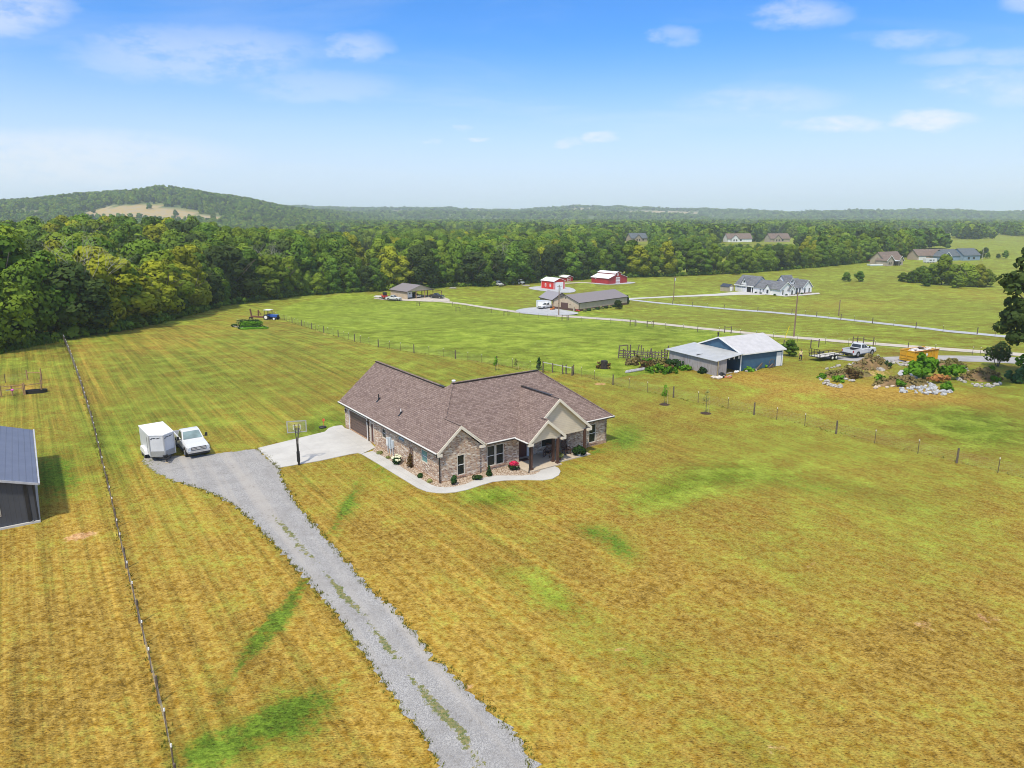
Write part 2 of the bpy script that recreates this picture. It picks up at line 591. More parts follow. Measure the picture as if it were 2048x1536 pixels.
for (cx, cy, rx, ry, an, k) in [(160, 1072, 38, 9, -12, .95), (185, 1466, 12, 8, 0, .5), (936, 1373, 16, 9, 15, .8), (945, 1398, 20, 8, 20, .4), (1022, 1457, 10, 10, 0, .7), (676, 1297, 6, 6, 0, .7),
                                (1250, 1300, 30, 10, 0, .55), (1165, 1082, 22, 7, 15, .5), (1620, 1130, 35, 9, -15, .5), (1590, 1165, 12, 5, 0, .5), (1845, 1250, 30, 22, 0, .6), (1900, 1150, 14, 8, 0, .5),
                                (1975, 1235, 34, 12, 15, .55), (1980, 1260, 30, 16, 30, .45), (1550, 1500, 34, 24, 40, .6), (1410, 1160, 20, 12, 0, .45), (1930, 1400, 40, 12, 20, .35), (1840, 1220, 40, 10, 0, .3),
                                (1200, 768, 16, 3, 0, .9), (400, 910, 30, 8, 0, .4), (325, 928, 50, 10, 0, .45), (640, 665, 40, 4, 20, .5), (1800, 770, 150, 12, 5, .35), (1600, 770, 60, 8, 5, .35), (1750, 745, 70, 12, 0, .5),
                                (1760, 810, 90, 4, 0, .35), (1440, 745, 30, 4, 0, .3), (780, 1440, 10, 12, 0, .4), (1090, 1380, 60, 30, 30, .15), (1060, 1330, 60, 20, 30, .2), (300, 1200, 30, 8, 0, .15)]:
    S = S + k * blob(PX, PY, cx, cy, rx, ry, an)
L = np.where((GY > 118) & (GX > 20) & beyond, np.maximum(L, .50), L)
L = np.where(GY > 160, np.maximum(L, .42), L)
W = np.where(beyond, .35, W)
W = np.where(in_poly(PX, PY, PASTURE), .1, W)
W = W * np.interp(PX, [0, 1000, 1300, 2048], [1.2, 1.0, .5, .4])
FL = np.zeros_like(G)            # white clover / flower drifts
for (cx, cy, rx, ry, k) in [(1110, 690, 70, 12, .6), (1030, 660, 90, 8, .5), (720, 640, 90, 8, .45), (1600, 665, 160, 10, .7), (1400, 660, 120, 6, .4), (650, 610, 80, 4, .6), (800, 625, 70, 5, .5), (1900, 670, 60, 5, .4), (1300, 610, 60, 4, .4)]:
    FL = FL + k * blob(PX, PY, cx, cy, rx, ry)
far = GY > 600
G = np.where(far, .8, G)
DG = np.zeros_like(G)            # deep green patches
for (cx, cy, rx, ry, an, k) in [(560, 1440, 130, 44, -25, 1.0), (420, 1500, 90, 45, -10, .8), (610, 1450, 50, 50, 0, .6), (545, 1250, 165, 19, -53, 1.0), (440, 1390, 60, 18, -60, .6), (650, 850, 60, 18, -10, .7), (110, 950, 55, 55, 0, .75),
                                (1185, 1065, 46, 14, 10, .65), (1235, 1090, 55, 22, 35, .65), (985, 990, 62, 20, 0, .6), (1250, 878, 34, 24, 0, .75), (1960, 855, 120, 34, 12, .5), (692, 1015, 75, 16, -58, .75), (760, 935, 60, 8, 40, .5),
                                (230, 880, 26, 70, 0, .35), (1240, 1330, 60, 20, 0, .35), (1110, 1200, 90, 20, 35, .3), (1490, 1180, 40, 14, 0, .3), (1570, 1500, 90, 20, 40, .35), (600, 1115, 30, 10, 50, .4), (1650, 980, 110, 14, 8, .35), (1190, 905, 40, 8, -12, .6)]:
    DG = np.maximum(DG, k * blob(PX, PY, cx, cy, rx, ry, an))
ny, nx = GX.shape
me = bpy.data.meshes.new('ground')
V = np.stack([GX, GY, GZ], -1).reshape(-1, 3)
idx = np.arange(ny * nx).reshape(ny, nx)
F = np.stack([idx[:-1, :-1], idx[:-1, 1:], idx[1:, 1:], idx[1:, :-1]], -1).reshape(-1, 4)
me.from_pydata(V.tolist(), [], F.tolist())
for nm, arr in (('gmask', (G, L, S, W)), ('gmask2', (FL, DG, FL * 0, FL * 0))):
    a = me.attributes.new(nm, 'FLOAT_COLOR', 'POINT')
    a.data.foreach_set('color', np.clip(np.stack(arr, -1), -1, 2).reshape(-1).astype(np.float32))
me.polygons.foreach_set('use_smooth', [True] * len(me.polygons))
gm, t, b = new_mat('meadow')
geo = t.n('ShaderNodeNewGeometry')
P = geo.outputs['Position']
ga = t.n('ShaderNodeAttribute', attribute_name='gmask')
gs = t.n('ShaderNodeSeparateColor')
t.l(ga.outputs['Color'], gs.inputs[0])
gb = t.n('ShaderNodeAttribute', attribute_name='gmask2')
gs2 = t.n('ShaderNodeSeparateColor')
t.l(gb.outputs['Color'], gs2.inputs[0])
FANG = math.atan2(.825, -.565)
n0 = t.noise(P, .05, 3, .6)
n1 = t.noise(P, .35, 4, .6)
n2 = t.noise(P, 2.2, 4, .65)
flat = t.mapping(P, scale=(.6, 1.3, 1))
n3 = t.noise(flat, 3.6, 4, .75)
n4 = t.noise(flat, 10.5, 3, .8)
mow = t.noise(t.mapping(t.mapping(P, rot=(0, 0, -FANG)), scale=(.022, 1.35, 1)), 1.0, 3, .6)
mow2 = t.noise(t.mapping(t.mapping(P, rot=(0, 0, -FANG)), scale=(.10, 5.5, 1)), 1.0, 3, .6)
mws = t.math('MULTIPLY', t.math('SUBTRACT', t.math('ADD', mow, t.math('MULTIPLY', mow2, .6)), .80), ga.outputs['Alpha'])
g = t.math('ADD', gs.outputs[0], t.math('MULTIPLY', t.math('SUBTRACT', n1, .5), 1.5))
g = t.math('ADD', g, t.math('MULTIPLY', t.math('SUBTRACT', n2, .5), 1.5))
g = t.math('ADD', g, t.math('MULTIPLY', t.math('SUBTRACT', n3, .5), 1.0))
g = t.math('ADD', g, t.math('MULTIPLY', t.math('SUBTRACT', n0, .5), 1.1))
g = t.math('SUBTRACT', g, t.math('MULTIPLY', mws, 1.5), clamp=True)
straw = t.mix(t.ramp(n2, .3, .7), (.265, .155, .016), (.425, .290, .066))
green = t.mix(t.ramp(n1, .3, .7), (.108, .152, .014), (.205, .240, .032))
c = t.mix(g, straw, green)
dg = t.math('ADD', gs2.outputs[1], t.math('MULTIPLY', t.math('SUBTRACT', n2, .5), 1.5))
dg = t.math('ADD', dg, t.math('MULTIPLY', t.math('SUBTRACT', n1, .5), .9))
c = t.mix(t.math('MULTIPLY', t.math('MULTIPLY', t.ramp(dg, .30, .72), t.ramp(gs2.outputs[1], .04, .2)), .85), c, t.mix(t.ramp(n3, .35, .65), (.060, .120, .010), (.115, .20, .018)))
lu = t.math('ADD', gs.outputs[1], t.math('MULTIPLY', t.math('SUBTRACT', n1, .5), 1.3))
lu = t.math('ADD', lu, t.math('MULTIPLY', t.math('SUBTRACT', n2, .5), 1.3))
lu = t.math('MULTIPLY', t.ramp(lu, .1, 1.0), .92)
c = t.mix(lu, c, t.mix(t.ramp(n1, .35, .65), (.150, .225, .016), (.240, .300, .036)))
so_ = t.ramp(t.math('ADD', gs.outputs[2], t.math('MULTIPLY', t.math('SUBTRACT', n2, .5), 1.1)), .38, .62)
so_ = t.math('MULTIPLY', so_, t.ramp(gs.outputs[2], .05, .2))
c = t.mix(t.math('MULTIPLY', so_, .85), c, t.mix(t.ramp(n3, .35, .65), (.42, .19, .075), (.50, .33, .18)))
flw = t.math('MULTIPLY', t.ramp(t.noise(P, 1.6, 4, .75), .60, .68), t.ramp(gs2.outputs[0], .1, .7))
c = t.mix(t.math('MULTIPLY', flw, .6), c, (.62, .66, .50))
fine = t.math('ADD', t.math('ADD', 1.0, t.math('MULTIPLY', t.math('SUBTRACT', n4, .5), 2.8)), t.math('MULTIPLY', t.math('SUBTRACT', n3, .5), 1.25))
fine = t.math('SUBTRACT', fine, t.ramp(n4, .42, .30, 0.0, .45))
fine = t.math('ADD', fine, t.math('MULTIPLY', t.math('SUBTRACT', n2, .5), .8))
fine = t.math('ADD', fine, t.math('MULTIPLY', t.math('SUBTRACT', n1, .5), .9))
fine = t.math('ADD', fine, t.math('MULTIPLY', t.math('SUBTRACT', n0, .5), 1.0))
fine = t.math('MAXIMUM', t.math('ADD', fine, t.math('MULTIPLY', mws, 2.0)), .22)
fv = t.n('ShaderNodeCombineColor')
for i in range(3):
    t.l(fine, fv.inputs[i])
c = t.mix(1.0, c, fv.outputs[0], 'MULTIPLY')
t.l(c, b.inputs['Base Color'])
b.inputs['Roughness'].default_value = .9
b.inputs['Specular IOR Level'].default_value = .1
bn = t.n('ShaderNodeBump', i_Strength=.75, i_Distance=.09)
t.l(t.math('ADD', n3, t.math('MULTIPLY', n4, .6)), bn.inputs['Height'])
t.l(bn.outputs[0], b.inputs['Normal'])
me.materials.append(gm)
go = bpy.data.objects.new('ground', me)
COL.objects.link(go)
tag(go, kind='structure')

# ------------------------------------------------------------------ roads, drives and paths
M_gravel, t, b = new_mat('blue_grey_gravel')
geo = t.n('ShaderNodeNewGeometry')
P = geo.outputs['Position']
v1 = t.n('ShaderNodeTexVoronoi', i_Scale=24.0)
t.l(P, v1.inputs['Vector'])
nb = t.noise(P, .5, 4, .65)
n2 = t.noise(P, 6, 4, .7)
trk = t.noise(t.mapping(t.mapping(P, rot=(0, 0, -R(121))), scale=(.03, .9, 1)), 1.0, 2, .5)
c = t.mix(t.ramp(v1.outputs['Color'], .2, .8), (.25, .245, .245), (.42, .41, .40))
c = t.mix(t.math('MULTIPLY', t.ramp(nb, .4, .62), .5), c, (.27, .26, .255))
c = t.mix(t.math('MULTIPLY', t.ramp(trk, .45, .65), .6), c, (.42, .39, .355))
ga = t.n('ShaderNodeAttribute', attribute_name='grass')
gr = t.ramp(t.math('ADD', ga.outputs['Fac'], t.math('MULTIPLY', t.math('SUBTRACT', t.noise(P, 2.6, 5, .75), .5), 2.4)), .60, .74)
c = t.mix(t.math('MULTIPLY', gr, .9), c, t.mix(t.ramp(n2, .35, .65), (.075, .12, .02), (.26, .22, .08)))
rt = t.math('MULTIPLY', t.ramp(t.noise(P, 3.5, 5, .7), .52, .62), t.ramp(nb, .48, .6))
c = t.mix(t.math('MULTIPLY', rt, .5), c, (.20, .185, .17))
t.l(c, b.inputs['Base Color'])
b.inputs['Roughness'].default_value = .95
b.inputs['Specular IOR Level'].default_value = .1
bn = t.n('ShaderNodeBump', i_Strength=.6, i_Distance=.04)
t.l(v1.outputs['Distance'], bn.inputs['Height'])
t.l(bn.outputs[0], b.inputs['Normal'])

M_conc = mat('pale_concrete', (.48, .47, .45), .85, var=.06, scale=.6, bump=.1, bscale=30, spec=.2, hue=(.50, .48, .45), hf=.6)
M_lane = mat('lane_gravel', (.46, .42, .36), .95, var=.15, scale=.8, spec=.1, hue=(.52, .46, .38))
M_lane2 = mat('grey_lane_gravel', (.40, .41, .43), .95, var=.12, scale=.8, spec=.1)
M_asph = mat('asphalt_drive', (.34, .33, .33), .9, var=.1, scale=.5, spec=.2)


def smooth_poly(pts, it=2):
    for _ in range(it):
        q = []
        for i in range(len(pts)):
            a, b_ = pts[i], pts[(i + 1) % len(pts)]
            q += [(a[0] * .75 + b_[0] * .25, a[1] * .75 + b_[1] * .25), (a[0] * .25 + b_[0] * .75, a[1] * .25 + b_[1] * .75)]
        pts = q
    return pts


def sheet(name, left, right, m, dz, n=80, jit=0.0, grass=None, across=10):
    """strip between two photograph edge lines laid on the terrain"""
    def res(line):
        W_ = [at(*p) for p in line]
        d = [0]
        for i in range(1, len(W_)):
            d.append(d[-1] + (W_[i] - W_[i - 1]).length)
        s = np.linspace(0, d[-1], n)
        return [Vector((np.interp(k, d, [q.x for q in W_]), np.interp(k, d, [q.y for q in W_]), 0)) for k in s]
    A, B = res(left), res(right)
    me = bpy.data.meshes.new(name)
    vs, gv = [], []
    for i in range(n):
        ja = jit * (mnoise.noise(Vector((i * .3, 3.1, 0))) + .6 * mnoise.noise(Vector((i * .8, 9.1, 0))))
        jb = jit * (mnoise.noise(Vector((i * .3, 13.7, 0))) + .6 * mnoise.noise(Vector((i * .8, 5.1, 0))))
        d = (B[i] - A[i]).normalized()
        a, b_ = A[i] + d * ja, B[i] + d * jb
        for k in range(across + 1):
            q = a.lerp(b_, k / across)
            vs.append((q.x, q.y, float(TZ(q.x, q.y)) + dz))
            gv.append(grass(i / (n - 1), k / across) if grass else 0.0)
    fs = [(i * (across + 1) + k, (i + 1) * (across + 1) + k, (i + 1) * (across + 1) + k + 1, i * (across + 1) + k + 1) for i in range(n - 1) for k in range(across)]
    me.from_pydata(vs, [], fs)
    a = me.attributes.new('grass', 'FLOAT', 'POINT')
    a.data.foreach_set('value', gv)
    me.materials.append(m)
    me.update()
    if me.polygons[0].normal.z < 0:
        me.flip_normals()
    o = bpy.data.objects.new(name, me)
    COL.objects.link(o)
    return tag(o, kind='structure')


LE = [(900, 1610), (874, 1540), (868, 1507), (833, 1456), (794, 1406), (755, 1347), (716, 1289), (678, 1235), (639, 1188), (605, 1150), (570, 1112), (540, 1080), (505, 1043), (470, 1012), (430, 990), (395, 976), (345, 962), (308, 944), (288, 930), (284, 918)]
RE = [(1120, 1610), (1068, 1540), (1058, 1499), (1019, 1464), (988, 1421), (949, 1390), (918, 1367), (896, 1336), (868, 1318), (852, 1293), (825, 1266), (786, 1219), (747, 1188), (701, 1134), (658, 1083), (631, 1052), (600, 1018), (575, 980), (560, 948), (557, 936), (515, 897), (440, 906), (380, 912), (300, 908)]


def drive_grass(s, k):
    vary = .45 + 1.15 * (mnoise.noise(Vector((s * 14, 2.2, 0))) + .5)
    mid = .66 * vary * math.exp(-((k - .42) / .11) ** 2) * (1 if .03 < s < .62 else .2)
    edge = .62 * (math.exp(-(k / .05) ** 2) + math.exp(-((1 - k) / .05) ** 2))
    end = .75 * float(sstep(.84, 1.0, s)) * (1 - k * .8)
    return mid + edge + end


sheet('gravel_driveway', LE, RE, M_gravel, .012, n=320, jit=.42, grass=drive_grass, across=24)


def plan_slab(name, pix, m, z0, z1, it=0, parent=None, kind='structure'):
    pts = [at(*p) for p in (smooth_poly(pix, it) if it else pix)]
    P2 = [(p.x, p.y) for p in pts]
    ar = sum(P2[i][0] * P2[(i + 1) % len(P2)][1] - P2[(i + 1) % len(P2)][0] * P2[i][1] for i in range(len(P2)))
    if ar < 0:
        P2.reverse()
    mb = MB()
    mb.prism(P2, z0, z1)
    o = mb.build(name, m, parent)
    if kind:
        tag(o, kind=kind)
    return o


Z1 = lambda x, y: (660 + x / 3.4133, 700 + y / 3.4133)
WALK_OUT = [Z1(*p) for p in [(215, 712), (330, 780), (480, 872), (600, 945), (660, 968), (730, 978), (790, 979), (860, 972), (940, 955), (1030, 925), (1110, 902), (1200, 891), (1330, 888), (1450, 891), (1520, 880), (1562, 856), (1574, 830), (1560, 808), (1535, 797)]]
WALK_IN = [Z1(*p) for p in [(1440, 822), (1425, 838), (1395, 852), (1320, 860), (1220, 860), (1130, 860), (1060, 872), (985, 892), (920, 920), (850, 936), (790, 941), (730, 936), (690, 922), (600, 872), (480, 797), (360, 728), (290, 692)]]
M_conc2, t, b = new_mat('broom_concrete')
tc = t.n('ShaderNodeTexCoord')
geo = t.n('ShaderNodeNewGeometry')
P = geo.outputs['Position']
hr = t.mapping(P, rot=(0, 0, -R(35.6)))
br = t.n('ShaderNodeTexBrick', offset=0.0)
t.l(hr, br.inputs['Vector'])
br.inputs['Scale'].default_value = 1.0
br.inputs['Brick Width'].default_value = 4.3
br.inputs['Row Height'].default_value = 3.6
br.inputs['Mortar Size'].default_value = .02
br.inputs['Mortar Smooth'].default_value = .3
n1 = t.noise(P, .5, 5, .65)
n2 = t.noise(P, 9, 4, .7)
c = t.mix(t.ramp(n1, .35, .65), (.44, .425, .40), (.51, .495, .465))
c = t.mix(t.math('MULTIPLY', t.ramp(n2, .3, .75), .25), c, (.52, .505, .475))
c = t.mix(t.math('MULTIPLY', br.outputs['Fac'], .45), c, (.30, .29, .28))
t.l(c, b.inputs['Base Color'])
b.inputs['Roughness'].default_value = .88
plan_slab('concrete_driveway', [(515, 897), (557, 936)] + [(640, 922), (700, 909), (716, 906.5)] + WALK_OUT[:0] + [Z1(215, 712), Z1(310, 668)] + [(748, 893), (734, 878), (700, 860), (690, 857), (684, 851), (668, 853), (657, 857), (650, 864)], M_conc2, -.05, .05)
plan_slab('concrete_walk', WALK_OUT + WALK_IN, M_conc2, -.05, .046)
# asphalt drive, gravel lanes
sheet('asphalt_drive', [(1640, 712), (1740, 715), (1870, 711), (1960, 712), (2060, 716), (2200, 724)], [(1640, 716), (1740, 726), (1870, 722), (1960, 724), (2060, 729), (2200, 740)], M_asph, .03, n=40)
sheet('gravel_lane', [(872, 599), (930, 607), (990, 616), (1050, 624), (1120, 630), (1250, 639), (1400, 655), (1550, 670), (1700, 682), (1860, 694), (2060, 708)],
      [(872, 603), (930, 610), (990, 619.5), (1050, 628), (1120, 634), (1250, 643), (1400, 659), (1550, 674.5), (1700, 687), (1860, 699.5), (2060, 714)], M_lane, .06, n=120, jit=.25)
sheet('farm_lane', [(1245, 596.5), (1300, 603), (1400, 612), (1540, 623), (1640, 632), (1760, 645), (1900, 661), (2060, 676)],
      [(1245, 598.5), (1300, 605.5), (1400, 614.5), (1540, 626), (1640, 635.5), (1760, 648.5), (1900, 665), (2060, 680.5)], M_lane2, .06, n=100, jit=.2)
sheet('farmhouse_drive', [(1245, 597), (1350, 592), (1430, 588), (1480, 583), (1530, 586)], [(1245, 599.5), (1350, 594.5), (1430, 592), (1480, 590), (1530, 590)], M_conc, .07, n=40)
sheet('barn_path', [(1130, 566), (1165, 564.5), (1190, 566)], [(1130, 568), (1165, 566), (1190, 568)], M_lane, .1, n=16)

def ground_patch(name, pix, m, dz, kind='structure'):
    pts = [at(*p) for p in pix]
    if sum(pts[i].x * pts[(i + 1) % len(pts)].y - pts[(i + 1) % len(pts)].x * pts[i].y for i in range(len(pts))) < 0:
        pts.reverse()
    mb = MB()
    cx, cy = sum(p.x for p in pts) / len(pts), sum(p.y for p in pts) / len(pts)
    c = (cx, cy, float(TZ(cx, cy)) + dz)
    for i in range(len(pts)):
        a, b_ = pts[i], pts[(i + 1) % len(pts)]
        ma, mb_ = [(Vector(c) + p) / 2 for p in (a, b_)]
        q = [(p.x, p.y, float(TZ(p.x, p.y)) + dz) for p in (a, b_, mb_, ma)]
        mb.face(q)
        mb.face([q[3], q[2], c])
    o = mb.build(name, m)
    return tag(o, kind=kind)


ground_patch('farmhouse_walk', [(1500, 587), (1550, 591), (1570, 593.6), (1610, 591), (1640, 588.2), (1638, 586), (1560, 588)], M_conc, 0.12)
ground_patch('pavilion_yard', smooth_poly([(1020, 622), (1075, 613), (1140, 622), (1165, 628), (1120, 632), (1060, 630)], 2), M_lane2, 0.12)
ground_patch('red_barn_pad', smooth_poly([(1055, 575), (1085, 572), (1140, 574), (1155, 582), (1140, 587), (1090, 583), (1060, 579)], 2), M_lane2, 0.12)
ground_patch('big_barn_pad', smooth_poly([(1185, 566), (1250, 563), (1280, 566), (1230, 570), (1190, 569)], 2), M_lane2, 0.12)
ground_patch('carport_yard', smooth_poly([(740, 596), (800, 592), (870, 590), (905, 600), (890, 605), (810, 602), (760, 600)], 2), M_lane, 0.12)

# ------------------------------------------------------------------ trees
def leaf_mesh(name, lobes, nq, size, seed, mats, up=.35, bottom=None, soft=1.0):
    """leaf clumps spread over and inside a set of lobes (cx, cy, cz, r, squash)"""
    rr = np.random.RandomState(seed)
    L = np.array(lobes, float)
    wt = L[:, 3] ** 2
    pick = rr.choice(len(L), nq, p=wt / wt.sum())
    d = rr.normal(size=(nq, 3))
    d[:, 2] += up
    d /= np.linalg.norm(d, axis=1)[:, None]
    rad = L[pick, 3] * (1 - .42 * rr.rand(nq) ** 2.2)
    c = L[pick, :3] + d * rad[:, None] * np.stack([np.ones(nq), np.ones(nq), L[pick, 4]], -1)
    # drop clumps buried deep inside another lobe
    keep = np.ones(nq, bool)
    for k in range(len(L)):
        q = (c - L[k, :3]) / np.array([1, 1, L[k, 4]])
        keep &= ~((np.linalg.norm(q, axis=1) < .62 * L[k, 3]) & (pick != k))
    if bottom is not None:
        keep &= c[:, 2] > bottom
    c, d, pick = c[keep], d[keep], pick[keep]
    n = len(c)
    nrm = d + rr.normal(size=(n, 3)) * .45
    nrm[:, 2] += .25
    nrm /= np.linalg.norm(nrm, axis=1)[:, None]
    a = np.cross(nrm, rr.normal(size=(n, 3)))
    a /= np.linalg.norm(a, axis=1)[:, None] + 1e-9
    b_ = np.cross(nrm, a)
    s = size * (.55 + .8 * rr.rand(n))
    V = []
    for (u, v, h) in ((-1, -.25, 0), (0, -.75, .12), (1, -.1, 0), (.55, .7, -.12), (-.5, .8, -.1)):
        j = 1 + rr.uniform(-.3, .3, n)
        V.append(c + a * (u * s * j * .6)[:, None] + b_ * (v * s * j * .6)[:, None] + nrm * (h * s)[:, None])
    V = np.stack(V, 1).reshape(-1, 3)
    F = np.arange(n * 5).reshape(n, 5)
    lob_t = rr.rand(len(L))
    gc = np.average(L[:, :3], axis=0, weights=wt)
    gd_ = c - gc
    gd_ /= np.linalg.norm(gd_, axis=1)[:, None] + 1e-6
    vn = (d * .75 + gd_ * .35) * soft + nrm * (.35 if soft == 1.0 else 1.0)
    vn /= np.linalg.norm(vn, axis=1)[:, None] + 1e-9
    tone = np.clip(.55 * lob_t[pick] + .6 * rr.rand(n) - .1, 0, 1)
    me = bpy.data.meshes.new(name)
    me.vertices.add(n * 5)
    me.vertices.foreach_set('co', V.ravel())
    me.loops.add(n * 5)
    me.loops.foreach_set('vertex_index', F.ravel())
    me.polygons.add(n)
    me.polygons.foreach_set('loop_start', np.arange(n) * 5)
    me.update(calc_edges=True)
    at_ = me.attributes.new('tone', 'FLOAT', 'FACE')
    at_.data.foreach_set('value', tone.astype(np.float32))
    me.materials.append(mats)
    me.normals_split_custom_set_from_vertices(np.repeat(vn, 5, 0).tolist())
    return me


def crown_lobes(seed, h, r, base=.12, n=16):
    rr = random.Random(seed)
    out = []
    for i in range(n):
        f = (i + .5) / n
        z = h * (base + (1 - base) * (.12 + .80 * f))
        prof = math.sin(math.pi * min(1, .18 + .86 * (z / h - base) / (1 - base))) ** .65
        a = i * 2.4 + rr.uniform(-.5, .5)
        rd = r * prof * rr.uniform(.35, .78)
        lr = r * rr.uniform(.34, .60) * (1.05 - .3 * f)
        out.append((rd * math.cos(a), rd * math.sin(a), z, lr, rr.uniform(.7, .95)))
    out.append((0, 0, h - r * .38, r * .42, .9))
    out.append((0, 0, h * .55, r * .6, 1.0))
    return out


M_leaf = leaf_mat('woodland_leaves', (.062, .135, .017), (.160, .265, .030), (.25, .32, .030), .75)
M_leafy = leaf_mat('yellow_green_leaves', (.19, .23, .016), (.36, .37, .026), (.28, .32, .03), .3)
M_leafd = leaf_mat('dark_oak_leaves', (.028, .055, .016), (.075, .115, .026), (.09, .13, .03), .3)
M_leafb = leaf_mat('bright_bush_leaves', (.08, .21, .014), (.17, .36, .025), (.13, .30, .02), .3)
M_bark = mat('grey_bark', (.12, .10, .08), .95, var=.3, scale=6, bump=.5)
M_dead = mat('bleached_wood', (.40, .37, .32), .9, var=.2, scale=4)


def limb_mesh(mb, p, q, r0, r1, rr, depth_=2, m=0):
    p, q = Vector(p), Vector(q)
    mid = (p + q) / 2 + Vector((rr.uniform(-1, 1), rr.uniform(-1, 1), 0)) * (q - p).length * .07
    mb.tube(p, mid, r0, (r0 + r1) / 2, 6, m, False)
    mb.tube(mid, q, (r0 + r1) / 2, r1, 6, m, False)
    if depth_:
        for k in range(3):
            d = (q - p).normalized()
            side = Vector((rr.uniform(-1, 1), rr.uniform(-1, 1), rr.uniform(-.1, .6)))
            e = q + (d * .5 + side * .8).normalized() * (q - p).length * rr.uniform(.5, .8)
            limb_mesh(mb, q if k else mid, e, r1, r1 * .45, rr, depth_ - 1, m)


PROTO = []       # (crown mesh, trunk mesh, height)
for i in range(9):
    h, r = 15.0, [5.2, 4.4, 6.0, 4.8, 5.4, 4.0, 5.6, 4.6, 5.0][i]
    cm_ = leaf_mesh('tree_crown', crown_lobes(50 + i, h, r, [.05, .1, .08, .04, .12, .06, .1, .05, .08][i], 12 + i % 4), 4200, .62, 100 + i, M_leafy if i in (7, 8) else M_leafd if i == 6 else M_leaf, bottom=.3)
    mb = MB()
    rr = random.Random(i)
    limb_mesh(mb, (0, 0, -.3), (rr.uniform(-.4, .4), rr.uniform(-.4, .4), h * .38), .30, .2, rr, 2)
    tm_ = mb.build('trunk', M_bark, uv=False)
    PROTO.append((cm_, tm_.data, h))
    bpy.data.objects.remove(tm_)


def tree(P, h, proto, label, group, name='broadleaf_tree', cat='tree', wide=1.0, rz=None):
    t = thing(name, label, cat, (P.x, P.y, P.z), rnd.uniform(0, 6.28) if rz is None else rz, group)
    s = h / PROTO[proto][2]
    t.scale = (s * wide, s * wide, s)
    for nm, me in (('crown', PROTO[proto][0]), ('trunk', PROTO[proto][1])):
        o = bpy.data.objects.new(nm, me)
        COL.objects.link(o)
        o.parent = t
    return t


def along(pix, step):
    W_ = [at(*p) for p in pix]
    d = [0]
    for i in range(1, len(W_)):
        d.append(d[-1] + (W_[i] - W_[i - 1]).length)
    s, out = step / 2, []
    while s < d[-1]:
        x = float(np.interp(s, d, [q.x for q in W_]))
        y = float(np.interp(s, d, [q.y for q in W_]))
        out.append(Vector((x, y, float(TZ(x, y)))))
        s += step * rnd.uniform(.8, 1.2)
    return out


EDGE_A = [(-60, 712), (0, 702), (60, 690), (120, 680), (200, 668), (300, 650), (380, 628), (440, 612)]
EDGE_B = [(440, 612), (520, 600), (600, 592), (700, 585), (740, 583)]
EDGE_C = [(740, 583), (800, 579), (900, 574), (1000, 571), (1100, 563), (1190, 557)]
EDGE_D = [(1190, 557), (1250, 555), (1340, 553), (1438, 549)]
EDGE_E = [(1462, 548), (1520, 544), (1577, 539), (1634, 535), (1678, 530)]
EDGE_F = [(1678, 530), (1735, 525), (1790, 517), (1820, 512)]
for pix, lab, grp, h0, h1, step in (
        (EDGE_A, 'green broadleaf tree crowding the woodland edge beyond the left wire fence', 'trees along the left woodland edge', 11.5, 15.5, 5.6),
        (EDGE_B, 'leafy tree in the woodland edge behind the garden plot and tractor', 'trees behind the garden plot', 12, 16, 6.5),
        (EDGE_C, 'dark leafy tree in the tall row behind the carport and red barns', 'trees behind the carport and barns', 13, 18, 7.0),
        (EDGE_D, 'round green tree in the row right of the monitor barn', 'trees right of the red barn', 13, 18, 7.5),
        (EDGE_E, 'tall green tree in the row behind the white farmhouse', 'trees behind the white farmhouse', 13, 18, 8.0),
        (EDGE_F, 'dark green tree standing behind the beige hill house', 'trees behind the beige house', 13, 18, 9.0)):
    for row in range(2):
        for p in along(pix, step * (1 + .15 * row)):
            dirn = Vector((p.x, p.y, 0)).normalized()
            q = p + dirn * (row * 8.5 + 3.5 + rnd.uniform(-2, 2)) + Vector((rnd.uniform(-1.5, 1.5), 0, 0))
            q.z = float(TZ(q.x, q.y))
            X_, _ = proj(q.x, q.y, q.z)
            k = rnd.choice([0, 1, 2, 3, 4, 5, 6])
            if row == 0 and 205 < X_ < 400 and rnd.random() < .75:
                k = rnd.choice([7, 8])
            elif rnd.random() < .08:
                k = rnd.choice([7, 8])
            tree(q, rnd.uniform(h0, h1) * (1.08 if row else .95) * rnd.uniform(.85, 1.18) * (.78 if 1455 < X_ < 1600 else .62 if 712 < X_ < 760 or 612 < X_ < 648 else 1), k, lab, grp, wide=rnd.uniform(.82, 1.4))

